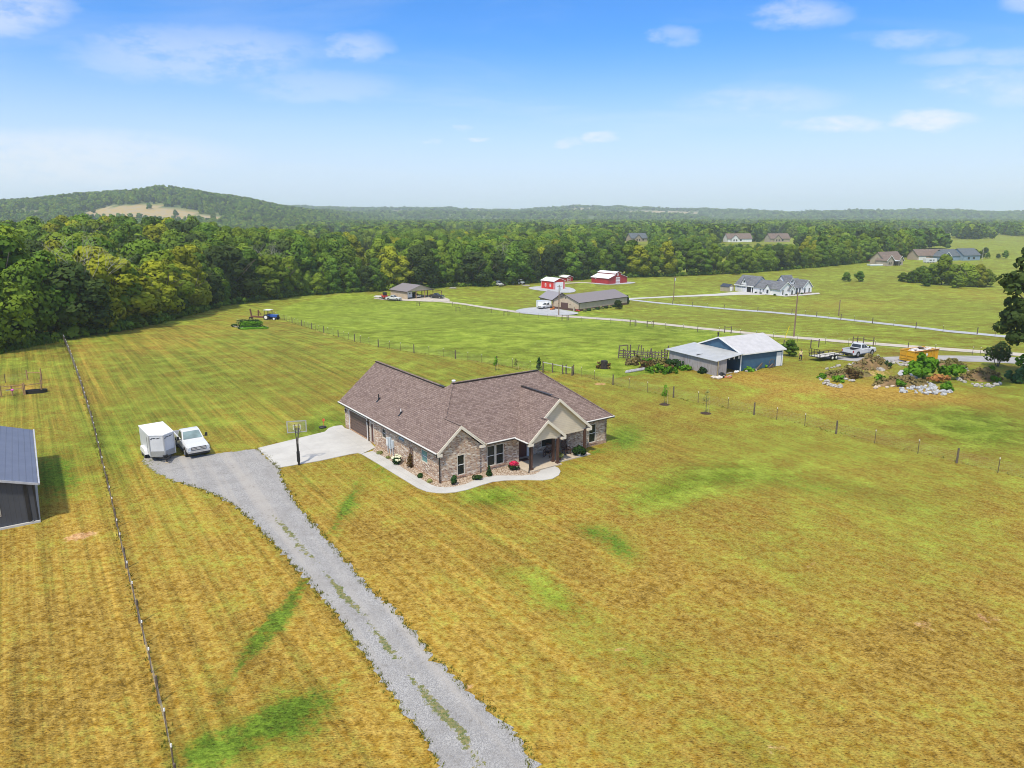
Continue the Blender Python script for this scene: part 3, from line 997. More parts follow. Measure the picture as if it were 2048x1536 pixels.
# ------------------------------------------------------------------ woods beyond, as masses
def geo_scatter(obj, protos):
    """places a proto crown on every vertex of obj, from its own scale, turn and kind attributes"""
    ng = bpy.data.node_groups.new('scatter_crowns', 'GeometryNodeTree')
    ng.interface.new_socket('Geometry', in_out='INPUT', socket_type='NodeSocketGeometry')
    ng.interface.new_socket('Geometry', in_out='OUTPUT', socket_type='NodeSocketGeometry')
    N = ng.nodes
    gi, gout = N.new('NodeGroupInput'), N.new('NodeGroupOutput')
    iop = N.new('GeometryNodeInstanceOnPoints')
    jn = N.new('GeometryNodeJoinGeometry')
    for p in reversed(protos):
        oi = N.new('GeometryNodeObjectInfo')
        oi.transform_space = 'ORIGINAL'
        oi.inputs['Object'].default_value = p
        oi.inputs['As Instance'].default_value = True
        ng.links.new(oi.outputs['Geometry'], jn.inputs[0])
    m2p = N.new('GeometryNodeMeshToPoints')
    ng.links.new(gi.outputs[0], m2p.inputs[0])
    ng.links.new(m2p.outputs[0], iop.inputs['Points'])
    ng.links.new(jn.outputs[0], iop.inputs['Instance'])
    iop.inputs['Pick Instance'].default_value = True

    def attr(nm, typ):
        a = N.new('GeometryNodeInputNamedAttribute')
        a.data_type = typ
        a.inputs['Name'].default_value = nm
        return a.outputs['Attribute']
    ng.links.new(attr('kind_index', 'INT'), iop.inputs['Instance Index'])
    ng.links.new(attr('turn', 'FLOAT_VECTOR'), iop.inputs['Rotation'])
    ng.links.new(attr('size', 'FLOAT_VECTOR'), iop.inputs['Scale'])
    ng.links.new(iop.outputs[0], gout.inputs[0])
    md = obj.modifiers.new('scatter', 'NODES')
    md.node_group = ng


def mass(name, pts, sizes, nk, protos, seed=1, flat=1.0):
    rr = np.random.RandomState(seed)
    n = len(pts)
    me = bpy.data.meshes.new(name)
    me.vertices.add(n)
    me.vertices.foreach_set('co', np.asarray(pts, float).ravel())
    a = me.attributes.new('kind_index', 'INT', 'POINT')
    a.data.foreach_set('value', rr.randint(0, nk, n).astype(np.int32))
    a = me.attributes.new('turn', 'FLOAT_VECTOR', 'POINT')
    tr = np.zeros((n, 3))
    tr[:, 2] = rr.rand(n) * 6.28
    a.data.foreach_set('vector', tr.ravel())
    a = me.attributes.new('size', 'FLOAT_VECTOR', 'POINT')
    s = np.asarray(sizes, float)
    wd = s * (.85 + .35 * rr.rand(n))
    a.data.foreach_set('vector', np.stack([wd, wd, s * flat], -1).ravel())
    o = bpy.data.objects.new(name, me)
    COL.objects.link(o)
    geo_scatter(o, protos)
    return tag(o, kind='stuff')


def proto_obj(me):
    return bpy.data.objects.new('woodland_crown', me)


PO_NEAR = [proto_obj(PROTO[i][0]) for i in (0, 1, 2, 3, 4, 5, 6, 2, 0, 7)]
FARM = [leaf_mesh('far_crown', crown_lobes(80 + i, 15, 6.0, .05, 9), 420, 2.3, 300 + i, M_leaf if i != 3 else M_leafd, bottom=.2) for i in range(5)]
PO_FAR = [proto_obj(m_) for m_ in FARM]

EX = [-900, -300, 0, 60, 120, 200, 300, 380, 440, 520, 600, 700, 800, 900, 1000, 1100, 1190, 1340, 1440, 1457, 1577, 1634, 1678, 1735, 1800, 1830, 1840, 2010, 2048, 2400, 3000]
EY = [735, 725, 702, 690, 680, 668, 650, 628, 612, 600, 592, 585, 579, 574, 571, 563, 557, 553, 549, 548, 539, 535, 530, 525, 516, 512, 502, 497, 495, 490, 488]
CLEAR = [(500, 466, 85, 4.5), (742, 521, 30, 9), (690, 488, 18, 4), (1272, 492, 26, 5), (1475, 491, 48, 5), (1565, 492, 45, 5), (1470, 499, 120, 3), (1820, 466, 60, 2), (1960, 466, 60, 2), (620, 508, 22, 4)]


OPENF = [(420, 600, 620, 1350), (712, 760, 285, 640), (608, 650, 330, 700), (1440, 1464, 300, 430), (880, 1010, 700, 1150), (1238, 1302, 380, 900), (1780, 1910, 720, 1300), (655, 705, 520, 950), (1090, 1180, 1000, 1700), (200, 330, 700, 1200), (1400, 1520, 1100, 1800), (1440, 1600, 640, 860)]


def clear_at(px, py):
    c = np.zeros(np.shape(px), bool)
    for (cx, cy, rx, ry) in CLEAR:
        c |= ((px - cx) / rx) ** 2 + ((py - cy) / ry) ** 2 < 1
    return c


def fieldnoise(x, y):
    return (np.sin(x * .0061 + 1.3) * np.sin(y * .0047 + .4) + .6 * np.sin(x * .013 + y * .008 + 2.0) + .5 * np.sin(y * .019 - x * .004))


def wood_points(r0, r1, step, seed, gap):
    rr = np.random.RandomState(seed)
    gx = np.arange(-r1 * .85, r1 * .85, step)
    gy = np.arange(90, r1, step)
    x, y = np.meshgrid(gx, gy)
    x = (x + rr.uniform(-.45, .45, x.shape) * step).ravel()
    y = (y + rr.uniform(-.45, .45, y.shape) * step).ravel()
    r = np.hypot(x, y)
    k = (r >= r0) & (r < r1) & (np.abs(x) < y * .80 + 25)
    x, y = x[k], y[k]
    z = TZ(x, y)
    px, py = proj(x, y, z)
    pxf, pyf = proj(x * (1 - 21 / np.hypot(x, y)), y * (1 - 21 / np.hypot(x, y)), z)
    k = (pyf < np.interp(px, EX, EY)) & ~clear_at(px, py)
    k &= (fieldnoise(x, y) < gap) | (y < 380)
    for (p0, p1, d0, d1) in OPENF:
        k &= ~((px > p0) & (px < p1) & (y > d0) & (y < d1))
    return np.stack([x, y, z], -1)[k], rr


pts, rr = wood_points(100, 700, 7.2, 5, .85)
px_, _ = proj(pts[:, 0], pts[:, 1], pts[:, 2])
sz = (.80 + .5 * rr.rand(len(pts)))
sz *= np.where((px_ > 1300) & (pts[:, 1] > 450), .8, 1.0) * np.where(px_ < 420, 1.08, 1.0)
D_ = pts[:, 1]
sz *= np.where((px_ > 1425) & (px_ < 1612) & (D_ > 380) & (D_ < 800), .52, 1.0) * np.where((px_ > 1238) & (px_ < 1305) & (D_ > 330) & (D_ < 760), .55, 1.0)
mass('near_woods', pts, sz, len(PO_NEAR), PO_NEAR, 1)
pts, rr = wood_points(700, 2000, 12.5, 6, .32)
mass('middle_woods', pts, .95 + .4 * rr.rand(len(pts)), len(PO_FAR), PO_FAR, 2)
pts, rr = wood_points(2000, 5200, 25, 7, .25)
mass('far_woods', pts, 1.2 + .5 * rr.rand(len(pts)), len(PO_FAR), PO_FAR, 3, flat=.75)

# ------------------------------------------------------------------ hills
M_hill, t, b = new_mat('hill_ground')
ha = t.n('ShaderNodeAttribute', attribute_name='bare')
geo = t.n('ShaderNodeNewGeometry')
n1 = t.noise(geo.outputs['Position'], .02, 4, .6)
n2 = t.noise(geo.outputs['Position'], .08, 4, .6)
c = t.mix(t.ramp(n1, .4, .6), (.07, .11, .03), (.14, .17, .04))
c = t.mix(ha.outputs['Fac'], c, t.mix(t.ramp(n2, .4, .6), (.36, .26, .09), (.33, .27, .17)))
t.l(c, b.inputs['Base Color'])
b.inputs['Roughness'].default_value = .95


def hill(name, crest, D, back, frontd, bare=(), drop=6, treestep=14, tsize=1.0, seed=3, flat=1.0, nz=6.0):
    """ridge whose crest passes through the photograph pixels at distance D"""
    xs_ = np.arange(crest[0][0], crest[-1][0] + 1, max(4, (crest[-1][0] - crest[0][0]) / 160))
    cy_ = np.interp(xs_, [c_[0] for c_ in crest], [c_[1] for c_ in crest]) + drop
    rows = np.linspace(-1, 1, 41)
    V, B = [], []
    for s in rows:
        for x_, y_ in zip(xs_, cy_):
            d = ray(x_, y_)
            k = D / d.y
            ztop = CAM_H + d.z * k
            yy = D + (s * frontd if s < 0 else s * back)
            xx = d.x * k * (1 + .35 * (yy - D) / D)
            f = math.cos(s * math.pi / 2) ** 1.35
            edge = min(1, (x_ - xs_[0]) / 60, (xs_[-1] - x_) / 60)
            h = (ztop + 12) * f * max(0, edge) ** .5
            z = -12 + h * (1 + .10 * mnoise.noise(Vector((xx * .006, yy * .006, seed))) * (1 - f * .8)) + nz * f * mnoise.noise(Vector((xx * .012, yy * .012, seed + 4)))
            V.append((xx, yy, z))
    V = np.array(V)
    px, py = proj(V[:, 0], V[:, 1], V[:, 2])
    bb = np.zeros(len(V))
    for poly in bare:
        bb = np.maximum(bb, in_poly(px, py, poly).astype(float))
    bb *= (V[:, 1] < D)
    n, m_ = len(rows), len(xs_)
    id_ = np.arange(n * m_).reshape(n, m_)
    F = np.stack([id_[:-1, :-1], id_[:-1, 1:], id_[1:, 1:], id_[1:, :-1]], -1).reshape(-1, 4)
    me = bpy.data.meshes.new(name)
    me.from_pydata(V.tolist(), [], F.tolist())
    a = me.attributes.new('bare', 'FLOAT', 'POINT')
    a.data.foreach_set('value', bb.astype(np.float32))
    me.polygons.foreach_set('use_smooth', [True] * len(me.polygons))
    me.materials.append(M_hill)
    o = bpy.data.objects.new(name, me)
    COL.objects.link(o)
    tag(o, kind='structure')
    # woods on it
    rr = np.random.RandomState(seed)
    G4 = V.reshape(n, m_, 3)
    P_ = []
    for i in range(n - 1):
        for j in range(m_ - 1):
            if i > n * .62:
                continue
            A_, B_, C_ = G4[i, j], G4[i, j + 1], G4[i + 1, j]
            cnt = np.linalg.norm(np.cross(B_ - A_, C_ - A_)) / treestep ** 2
            k = int(cnt) + (rr.rand() < cnt % 1)
            for _ in range(k):
                u, v_ = rr.rand(2)
                Q = G4[i, j] * (1 - u) * (1 - v_) + G4[i, j + 1] * u * (1 - v_) + G4[i + 1, j] * (1 - u) * v_ + G4[i + 1, j + 1] * u * v_
                if bb.reshape(n, m_)[i, j] > .5 and rr.rand() > .03:
                    continue
                P_.append(Q)
    P_ = np.array(P_)
    mass(name.replace('hill', 'hill_woods').replace('ridge', 'ridge_woods'), P_, tsize * (.8 + .4 * rr.rand(len(P_))), len(PO_FAR), PO_FAR, seed, flat)


hill('wooded_hill', [(-260, 428), (-150, 416), (0, 408), (100, 402), (160, 395), (250, 388), (312, 385), (326, 380), (345, 381), (420, 390), (500, 404), (560, 417), (620, 426), (700, 440)], 1900, 900, 650,
     bare=[[(140, 436), (180, 423), (215, 414), (270, 410), (330, 414), (380, 424), (450, 438), (440, 446), (310, 448), (180, 444)], [(-20, 432), (30, 426), (90, 426), (70, 432)]], treestep=12, tsize=.85, drop=4)
hill('low_hill', [(380, 446), (470, 428), (560, 421), (640, 423), (720, 430), (800, 440)], 2500, 700, 500, treestep=16, tsize=.9, seed=9, drop=4)
hill('distant_ridge', [(420, 420), (540, 413), (620, 414), (700, 417), (800, 417), (900, 417), (960, 420), (1040, 421), (1100, 416), (1140, 413), (1250, 415), (1350, 419), (1440, 420), (1520, 422), (1600, 430), (1680, 436)], 4300, 900, 900,
     bare=[[(770, 423), (800, 421), (830, 424), (790, 426)], [(1235, 424), (1300, 421), (1395, 424), (1400, 431), (1240, 432)], [(1120, 418), (1180, 416), (1190, 420), (1130, 421)], [(930, 419), (970, 418), (985, 423), (940, 425)]], treestep=30, tsize=1.5, seed=11, flat=.6, drop=2, nz=10)
hill('distant_ridge', [(1380, 440), (1500, 428), (1590, 426), (1640, 425), (1700, 422), (1760, 424), (1860, 420), (1950, 425), (2048, 425), (2200, 422), (2400, 428)], 3900, 900, 900, treestep=30, tsize=1.5, seed=12, flat=.6, drop=2, nz=10)
hill('distant_ridge', [(560, 432), (700, 426), (860, 424), (1000, 427), (1150, 424), (1300, 428), (1420, 432)], 3200, 700, 600, treestep=26, tsize=1.3, seed=14, flat=.6, drop=2, nz=8)
hill('distant_ridge', [(1560, 432), (1605, 422), (1650, 421), (1675, 430)], 7000, 900, 900, treestep=60, tsize=2.0, seed=13, flat=.6, drop=1, nz=4)

# ------------------------------------------------------------------ the brick house (local axes: x along the front, y along the left side)
HA = at(880.4, 967)
HR = R(35.6)
house = thing('brick_house', 'single storey brown brick house with brown shingle hip roof and gabled front porch', 'house', (HA.x, HA.y, 0), HR)
M_brick = brick_mat('tumbled_brick', [(.56, .42, .30), (.42, .25, .165), (.68, .56, .44), (.32, .19, .125), (.60, .45, .32), (.50, .33, .22), (.76, .66, .55), (.27, .16, .11), (.54, .39, .27), (.44, .28, .18)],
                    (.45, .41, .36), .29, .095, .012)
M_soldier = brick_mat('red_sill_brick', [(.35, .17, .10), (.42, .23, .14), (.30, .14, .09)], (.45, .41, .36), .12, .3, .01)
M_shingle = brick_mat('brown_shingles', [(.195, .142, .124), (.25, .188, .165), (.22, .162, .142), (.275, .208, .184), (.168, .120, .106), (.24, .176, .155)],
                      (.10, .068, .062), .36, .17, .014, off=.37, bump=.6, nsc=6.0)
M_cream = band_mat('cream_lap_siding', (.68, .58, .45), .17, 'v', bump=.5, dark=.45)
M_trim = mat('cream_trim', (.74, .67, .56), .6, var=.05)
M_gutter = mat('white_gutter', (.66, .65, .63), .4, var=.05)
M_dkmetal = mat('dark_bronze_metal', (.035, .028, .025), .45, var=.15)
M_brown = band_mat('brown_garage_panels', (.135, .085, .065), .265, 'v', width=.10, dark=.7)
M_bdoor = mat('brown_door_paint', (.10, .035, .03), .4, var=.15)
M_post = mat('dark_stained_timber', (.085, .042, .030), .6, var=.3, scale=6, stretch=(3, 3, .4))
M_frame = mat('almond_window_frame', (.58, .53, .45), .5, var=.04)
M_sash = mat('white_sash', (.75, .74, .72), .4, var=.03)
M_black = mat('black_paint', (.015, .015, .016), .4)
M_slabc = mat('tan_porch_concrete', (.52, .44, .34), .8, var=.06, scale=1.2)
M_white = mat('white_paint', (.80, .80, .79), .35, var=.03)


def glass_mat(name, col, rough=.08):
    m, t, b = new_mat(name)
    tc = t.n('ShaderNodeTexCoord')
    n = t.noise(t.mapping(tc.outputs['UV'], scale=(.7, 1.0, 1)), 1.0, 2, .5)
    t.l(t.mix(t.ramp(n, .3, .7), tuple(x * .55 for x in col), col), b.inputs['Base Color'])
    b.inputs['Roughness'].default_value = rough
    b.inputs['Specular IOR Level'].default_value = .35
    return m


M_glass = glass_mat('dark_window_glass', (.018, .026, .024), .25)
M_teal = glass_mat('painted_sky_glass', (.12, .30, .30), .12)  # teal base colour paints in the reflected sky
M_blue_g = glass_mat('painted_reflection_glass', (.36, .50, .56), .12)  # pale reflection is painted into the base colour


def wall_open(mb, p0, p1, z0, z1, th, opens, m=0):
    """wall from plan point p0 to p1 (outside on its right hand), thickness th inwards, rectangular openings (a, b, za, zb)"""
    p0, p1 = Vector((p0[0], p0[1], 0)), Vector((p1[0], p1[1], 0))
    d = (p1 - p0).normalized()
    n = Vector((-d.y, d.x, 0))
    L = (p1 - p0).length
    cuts = sorted(set([0, L] + [x for o in opens for x in o[:2]]))

    def bx(a, b_, za, zb):
        q = [p0 + d * a, p0 + d * b_, p0 + d * b_ + n * th, p0 + d * a + n * th]
        mb.prism([(v.x, v.y) for v in q], za, zb, m)
    for a, b_ in zip(cuts[:-1], cuts[1:]):
        c = (a + b_) / 2
        os_ = sorted([o for o in opens if o[0] < c < o[1]], key=lambda o: o[2])
        z = z0
        for o in os_:
            if o[2] > z + 1e-4:
                bx(a, b_, z, o[2])
            z = o[3]
        if z < z1 - 1e-4:
            bx(a, b_, z, z1)


def window(parent, p0, d, a, b_, za, zb, glass, frame, sash, rec=.06, muntin=True, sill=None, fw=.06, rails=1):
    """window with outer frame, sash rails and glass in a wall running from p0 along d"""
    p0, d = Vector((p0[0], p0[1], 0)), Vector((d[0], d[1], 0)).normalized()
    n = Vector((-d.y, d.x, 0))

    def blk(mb, x0, x1, z0, z1, y0, y1):
        q = [p0 + d * x0 + n * y0, p0 + d * x1 + n * y0, p0 + d * x1 + n * y1, p0 + d * x0 + n * y1]
        mb.prism([(v.x, v.y) for v in q], z0, z1)
    mb = MB()
    blk(mb, a, a + fw, za, zb, rec - .08, rec + .04)
    blk(mb, b_ - fw, b_, za, zb, rec - .08, rec + .04)
    blk(mb, a + fw, b_ - fw, zb - fw, zb, rec - .08, rec + .04)
    blk(mb, a + fw, b_ - fw, za, za + fw, rec - .08, rec + .04)
    w_ = mb.build('window', frame, parent)
    mb = MB()
    blk(mb, a + fw, b_ - fw, za + fw, zb - fw, rec + .01, rec + .03)
    mb.build('pane', glass, w_)
    mb = MB()
    for k in range(rails):
        zm = za + (zb - za) * (k + 1) / (rails + 1)
        blk(mb, a + fw, b_ - fw, zm - .022, zm + .022, rec - .03, rec + .008)
    if muntin:
        cx_ = (a + b_) / 2
    mb.build('sash', sash, w_)
    return w_


# brick shell
mb = MB()
T = .2
HW = 2.68
OP_L = [(1.2, 5.40, 0, 2.16), (6.25, 7.0, 0, 2.05), (8.72, 9.58, 1.15, 2.1), (12.05, 13.35, 1.85, 2.3), (16.35, 17.5, 1.02, 2.15)]
wall_open(mb, (0, 19.6), (0, 0.0), 0, HW, T, OP_L)                          # left side
wall_open(mb, (T, 0), (3.9, 0), 0, HW, T, [(1.45, 2.2, .3, 2.1)])           # front wing
mb.mesh([(0, 0, HW), (3.9, 0, HW), (1.95, 0, HW + 1.95 * .833 + .1), (0, T, HW), (3.9, T, HW), (1.95, T, HW + 1.95 * .833 + .1)],
        [(0, 1, 2), (5, 4, 3), (0, 3, 4, 1), (1, 4, 5, 2), (2, 5, 3, 0)])
wall_open(mb, (3.9 - T, T + .2), (3.9 - T + .001, .02), 0, HW, T, [])
wall_open(mb, (3.9, .2), (8.16, .2), 0, HW, T, [(.85, 2.63, .36, 2.22)])    # between wing and porch
wall_open(mb, (8.16 - T, .4), (8.16 - T, 1.2), 0, HW, -T, [])
wall_open(mb, (8.16, 1.1), (13.6, 1.1), .0, HW, T, [(.55, 1.75, .1, 2.25), (3.2, 4.7, .6, 2.1)])   # porch back wall
wall_open(mb, (13.6, 1.1), (13.6, .2), 0, HW, T, [])
wall_open(mb, (13.6, 0), (18.5, 0), 0, HW, T, [(2.6, 3.5, .36, 2.2)])       # right wing
wall_open(mb, (18.5, .0), (18.5, 10.6), 0, HW, T, [])
wall_open(mb, (18.3, 10.6), (8.0, 10.6), 0, HW, T, [(3, 5, .5, 2.1)])
wall_open(mb, (8.0, 10.8), (8.0, 19.6), 0, HW, T, [])
wall_open(mb, (7.8, 19.6), (0.2, 19.6), 0, HW, T, [])
mb.mesh([(8.0, 19.6, HW), (0, 19.6, HW), (4.0, 19.6, HW + 4.0 * .833), (8.0, 19.4, HW), (0, 19.4, HW), (4, 19.4, HW + 4 * .833)],
        [(0, 1, 2), (5, 4, 3), (0, 3, 4, 1), (1, 4, 5, 2), (2, 5, 3, 0)])
mb.build('brick_wall', M_brick, house)
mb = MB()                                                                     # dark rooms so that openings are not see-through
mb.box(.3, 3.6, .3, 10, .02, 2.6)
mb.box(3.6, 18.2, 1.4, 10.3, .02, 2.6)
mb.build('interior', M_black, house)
for (a, b_, za, y_) in ((1.55, 2.5, .3, 0), (4.65, 6.65, .36, .2), (16.1, 17.2, .36, 0)):
    mb = MB()
    mb.box(a, b_, y_ - .05, y_ - .003, za - .13, za - .002)
    mb.build('brick_sill', M_soldier, house)
# foundation course with reddish staining
M_base = mat('stained_base_course', (.40, .26, .16), .9, var=.25, scale=3)
for bx in ((-.012, .2, -.012, 19.61, 0, .10), (.21, 3.9, -.012, .1, 0, .10), (13.62, 18.5, -.012, .1, 0, .22)):
    mb = MB()
    mb.box(*bx)
    mb.build('base_course', M_base, house)

# windows and doors
window(house, (0, 0), (1, 0), 1.65, 2.4, .3, 2.1, M_glass, M_frame, M_sash)
window(house, (3.9, .2), (1, 0), .85, 1.70, .36, 2.22, M_glass, M_frame, M_sash)
window(house, (3.9, .2), (1, 0), 1.78, 2.63, .36, 2.22, M_glass, M_frame, M_sash)
mb = MB()
mb.box(5.60, 5.68, .14, .24, .36, 2.22)
mb.build('mullion', M_frame, house)
window(house, (13.6, 0), (1, 0), 2.6, 3.5, .36, 2.2, M_glass, M_frame, M_sash)
window(house, (8.16, 1.1), (1, 0), 3.2, 4.7, .6, 2.1, M_glass, M_frame, M_sash)
window(house, (0, 19.6), (0, -1), 8.72, 9.58, 1.15, 2.1, M_glass, M_frame, M_sash, rec=.12)
window(house, (0, 19.6), (0, -1), 12.05, 13.35, 1.85, 2.3, M_blue_g, M_frame, M_sash, rec=.12, muntin=False, rails=0)
window(house, (0, 19.6), (0, -1), 16.35, 17.5, 1.02, 2.15, M_teal, M_frame, M_sash, rec=.12, muntin=False)
mb = MB()
mb.box(.10, .16, 14.2, 18.4, .02, 2.16)
gd = mb.build('garage_door', M_brown, house)
mb = MB()
for k in range(1, 8):
    mb.box(.092, .0995, 14.2, 18.4, .27 * k - .012, .27 * k + .012)
mb.build('panel_seam', M_black, gd)
mb = MB()
mb.box(-.02, .1, 18.402, 18.56, 0, 2.3)
mb.box(-.02, .1, 14.04, 14.198, 0, 2.3)
mb.box(-.02, .1, 14.2, 18.4, 2.162, 2.3)
mb.build('garage_trim', M_gutter, house)
mb = MB()
mb.box(.08, .13, 12.68, 13.28, .02, 2.0)
dr = mb.build('side_door', M_bdoor, house)
mb = MB()
mb.box(-.03, .07, 13.285, 13.42, 0, 2.1)
mb.box(-.03, .07, 12.55, 12.675, 0, 2.1)
mb.box(-.03, .07, 12.68, 13.28, 2.005, 2.1)
mb.build('door_trim', M_frame, dr)
mb = MB()
mb.ball((.05, 12.78, 1.0), .04, n=8, rings=5)
mb.build('handle', M_dkmetal, dr)
mb = MB()
mb.box(8.78, 9.72, 1.16, 1.22, .1, 2.2)
fd = mb.build('front_door', M_bdoor, house)
mb = MB()
mb.box(9.73, 9.9, 1.05, 1.2, .1, 2.24)
mb.build('door_trim', M_sash, fd)
mb = MB()
mb.tube((9.64, 1.13, 1.0), (9.64, 1.13, 1.25), .02)
mb.build('handle', M_dkmetal, fd)

# roof
SL, SF, EZ = .833, .71, 2.75
zL = lambda u: EZ + SL * (u + .4)
zF = lambda v: EZ + SF * (v + .4)
zK = lambda v: EZ + SF * (11 - v)
zR = lambda u: EZ + SL * (18.95 - u)
zP = lambda u: 2.70 + SL * (u - 7.35)
zQ = lambda u: 2.70 + SL * (15.05 - u)
mb = MB()
TH = .13


def roofp(pts):
    mb.slab(pts, TH, 0, 1)


roofp([(-.4, 20.1, zL(-.4)), (-.4, -.3, zL(-.4)), (1.95, -.3, zL(1.95)), (1.95, 2.36, zL(1.95)), (4.45, 5.3, zL(4.45)), (4.0, 5.84, zL(4.0)), (4.0, 20.1, zL(4.0))])
roofp([(8.4, 11, EZ), (8.4, 20.1, EZ), (4, 20.1, zL(4)), (4, 5.84, zL(4))])
roofp([(1.95, -.3, zL(1.95)), (4.3, -.3, EZ), (4.3, -.4, EZ), (1.95, 2.36, zL(1.95))])
zr = zF(5.3)
roofp([(4.3, -.4, EZ), (7.41, -.4, EZ), (11.2, 4.04, zF(4.04)), (15.0, -.4, EZ), (18.95, -.4, EZ), (14.1, 5.3, zr), (4.45, 5.3, zr), (1.95, 2.36, zF(2.36))])
roofp([(14.1, 5.3, zr), (18.95, -.4, EZ), (18.95, 11, EZ)])
roofp([(4.0, 5.84, zK(5.84)), (4.45, 5.3, zr), (14.1, 5.3, zr), (18.95, 11, EZ), (8.4, 11, EZ)])
roofp([(7.35, -.4, 2.70), (7.35, -2.35, 2.70), (9.4, -2.35, zP(9.4)), (9.4, -1.7, zP(9.4)), (11.2, -1.7, zP(11.2)), (11.2, 4.04, zP(11.2)), (7.41, -.4, zP(7.41))])
roofp([(9.4, -2.35, zP(9.4)), (11.45, -2.35, 2.70), (11.45, -1.38, 2.70), (9.4, -1.38, zP(9.4))])
roofp([(11.2, -1.7, zP(11.2)), (15.05, -1.7, 2.70), (15.05, -.4, 2.70), (11.2, 4.04, zP(11.2))])
roof = mb.build('roof', [M_shingle, M_trim], house)
mb = MB()
UPV = .035
for p, q in (((4, 20.1, zL(4)), (4, 5.9, zL(4))), ((4.45, 5.3, zr), (14.1, 5.3, zr)), ((11.2, -.6, zP(11.2)), (11.2, 3.9, zP(11.2)))):
    mb.beam(Vector(p) + Vector((0, 0, UPV)), Vector(q) + Vector((0, 0, UPV)), .26, .09)
mb.build('ridge_vent', M_dkmetal, roof)
mb = MB()
for p, q in (((1.95, -.3, zL(1.95)), (1.95, 2.36, zL(1.95))), ((1.95, 2.36, zL(1.95)), (4.45, 5.3, zr)), ((14.1, 5.3, zr), (18.95, -.4, EZ)), ((9.4, -2.35, zP(9.4)), (9.4, -1.45, zP(9.4))),
             ((4, 20.1, zL(4) + .06), (4, 5.9, zL(4) + .06)), ((4.45, 5.3, zr + .06), (14.1, 5.3, zr + .06)), ((11.2, -1.7, zP(11.2)), (11.2, 3.9, zP(11.2) + .06))):
    mb.beam(Vector(p) + Vector((0, 0, .02)), Vector(q) + Vector((0, 0, .004)), .24, .03)
mb.build('ridge_cap', M_shingle, roof)
for (u, v, h, r, m_) in ((1.16, 13.7, .55, .055, M_black), (.95, 8.6, .42, .045, M_white)):
    mb = MB()
    mb.tube((u, v, zL(u) - .1), (u, v, zL(u) + h), r, n=10)
    pv_ = mb.build('vent_pipe', m_, roof)
    mb = MB()
    q = [(u - .28, v - .12), (u + .16, v - .12), (u + .16, v + .12), (u - .28, v + .12)]
    mb.slab([(a, b_, zL(a) + .02) for a, b_ in q], .03)
    mb.tube((u, v, zL(u)), (u, v, zL(u) + .16), r + .05, r + .01, n=10)
    mb.build('boot', M_black, pv_)
mb = MB()
mb.tube((4.9, 5.75, zr - .4), (4.9, 5.75, zr + .12), .12, n=10)
mb.tube((4.9, 5.75, zr + .12), (4.9, 5.75, zr + .20), .2, .16, n=10)
mb.build('roof_cap', M_white, roof)
# gutters along the eaves, soffits
mb = MB()
for bx in ((-.53, -.405, -.3, 20.1, EZ - .16, EZ - .01), (4.42, 7.33, -.53, -.405, EZ - .16, EZ - .01), (7.22, 7.345, -2.3, -.54, 2.55, 2.69),
           (15.06, 19.05, -.53, -.405, EZ - .16, EZ - .01), (18.955, 19.06, -.40, 11, EZ - .16, EZ - .01)):
    mb = MB()
    mb.box(bx[0], bx[1], bx[2], bx[3], bx[4], bx[5] - .05, 1)  # lower strip darkened to paint in the shade under the gutter lip
    mb.box(bx[0] - .004, bx[1], bx[2] - .004, bx[3], bx[5] - .05, bx[5], 0)
    mb.build('gutter', [M_gutter, M_dkmetal], house)
mb = MB()
mb.box(-.4, 0, -.05, 20.0, EZ - .2, EZ - .165)
mb.box(4.4, 7.3, -.4, .2, EZ - .2, EZ - .165)
mb.box(15.1, 18.95, -.4, 0, EZ - .2, EZ - .165)
mb.box(7.4, 15.0, -1.38, 1.1, 2.47, 2.5)
mb.box(7.45, 11.3, -2.05, -1.385, 2.62, 2.65)
mb.build('soffit', M_dkmetal, house)
# rake boards and returns
def rake(mb, p, q, y, w=.22, dz=-.13, th=.035):
    a = Vector((p[0], y, p[1]))
    b_ = Vector((q[0], y, q[1]))
    v = [a + Vector((0, 0, 0)), b_, b_ - Vector((0, 0, w * 1.3)), a - Vector((0, 0, w * 1.3))]
    vs = [x for x in v] + [x - Vector((0, th, 0)) for x in v]
    mb.mesh(vs, [(0, 1, 2, 3), (7, 6, 5, 4), (0, 4, 5, 1), (1, 5, 6, 2), (2, 6, 7, 3), (3, 7, 4, 0)])


for (u0, z0_, u1, z1_, y, ra, rb_) in ((-.4, EZ, 1.95, zL(1.95), -.3, 1, 0), (1.95, zL(1.95), 4.3, EZ, -.3, 0, 1), (7.35, 2.7, 9.4, zP(9.4), -2.35, 1, 0), (9.4, zP(9.4), 11.45, 2.7, -2.35, 0, 1),
                                 (9.45, zP(9.45), 11.2, zP(11.2), -1.7, 0, 0), (11.2, zP(11.2), 15.05, 2.7, -1.7, 0, 1)):
    mb = MB()
    rake(mb, (u0, z0_ - .02), (u1, z1_ - .02), y)
    for on_, u, s_ in ((ra, u0, 1), (rb_, u1, -1)):
        if on_:
            z = min(z0_, z1_)
            mb.prism([(u, y - .032), (u + s_ * .5, y - .032), (u + s_ * .5, y + .28), (u, y + .28)][::s_], z - .36, z - .14)
    mb.build('rake_board', M_trim, house)
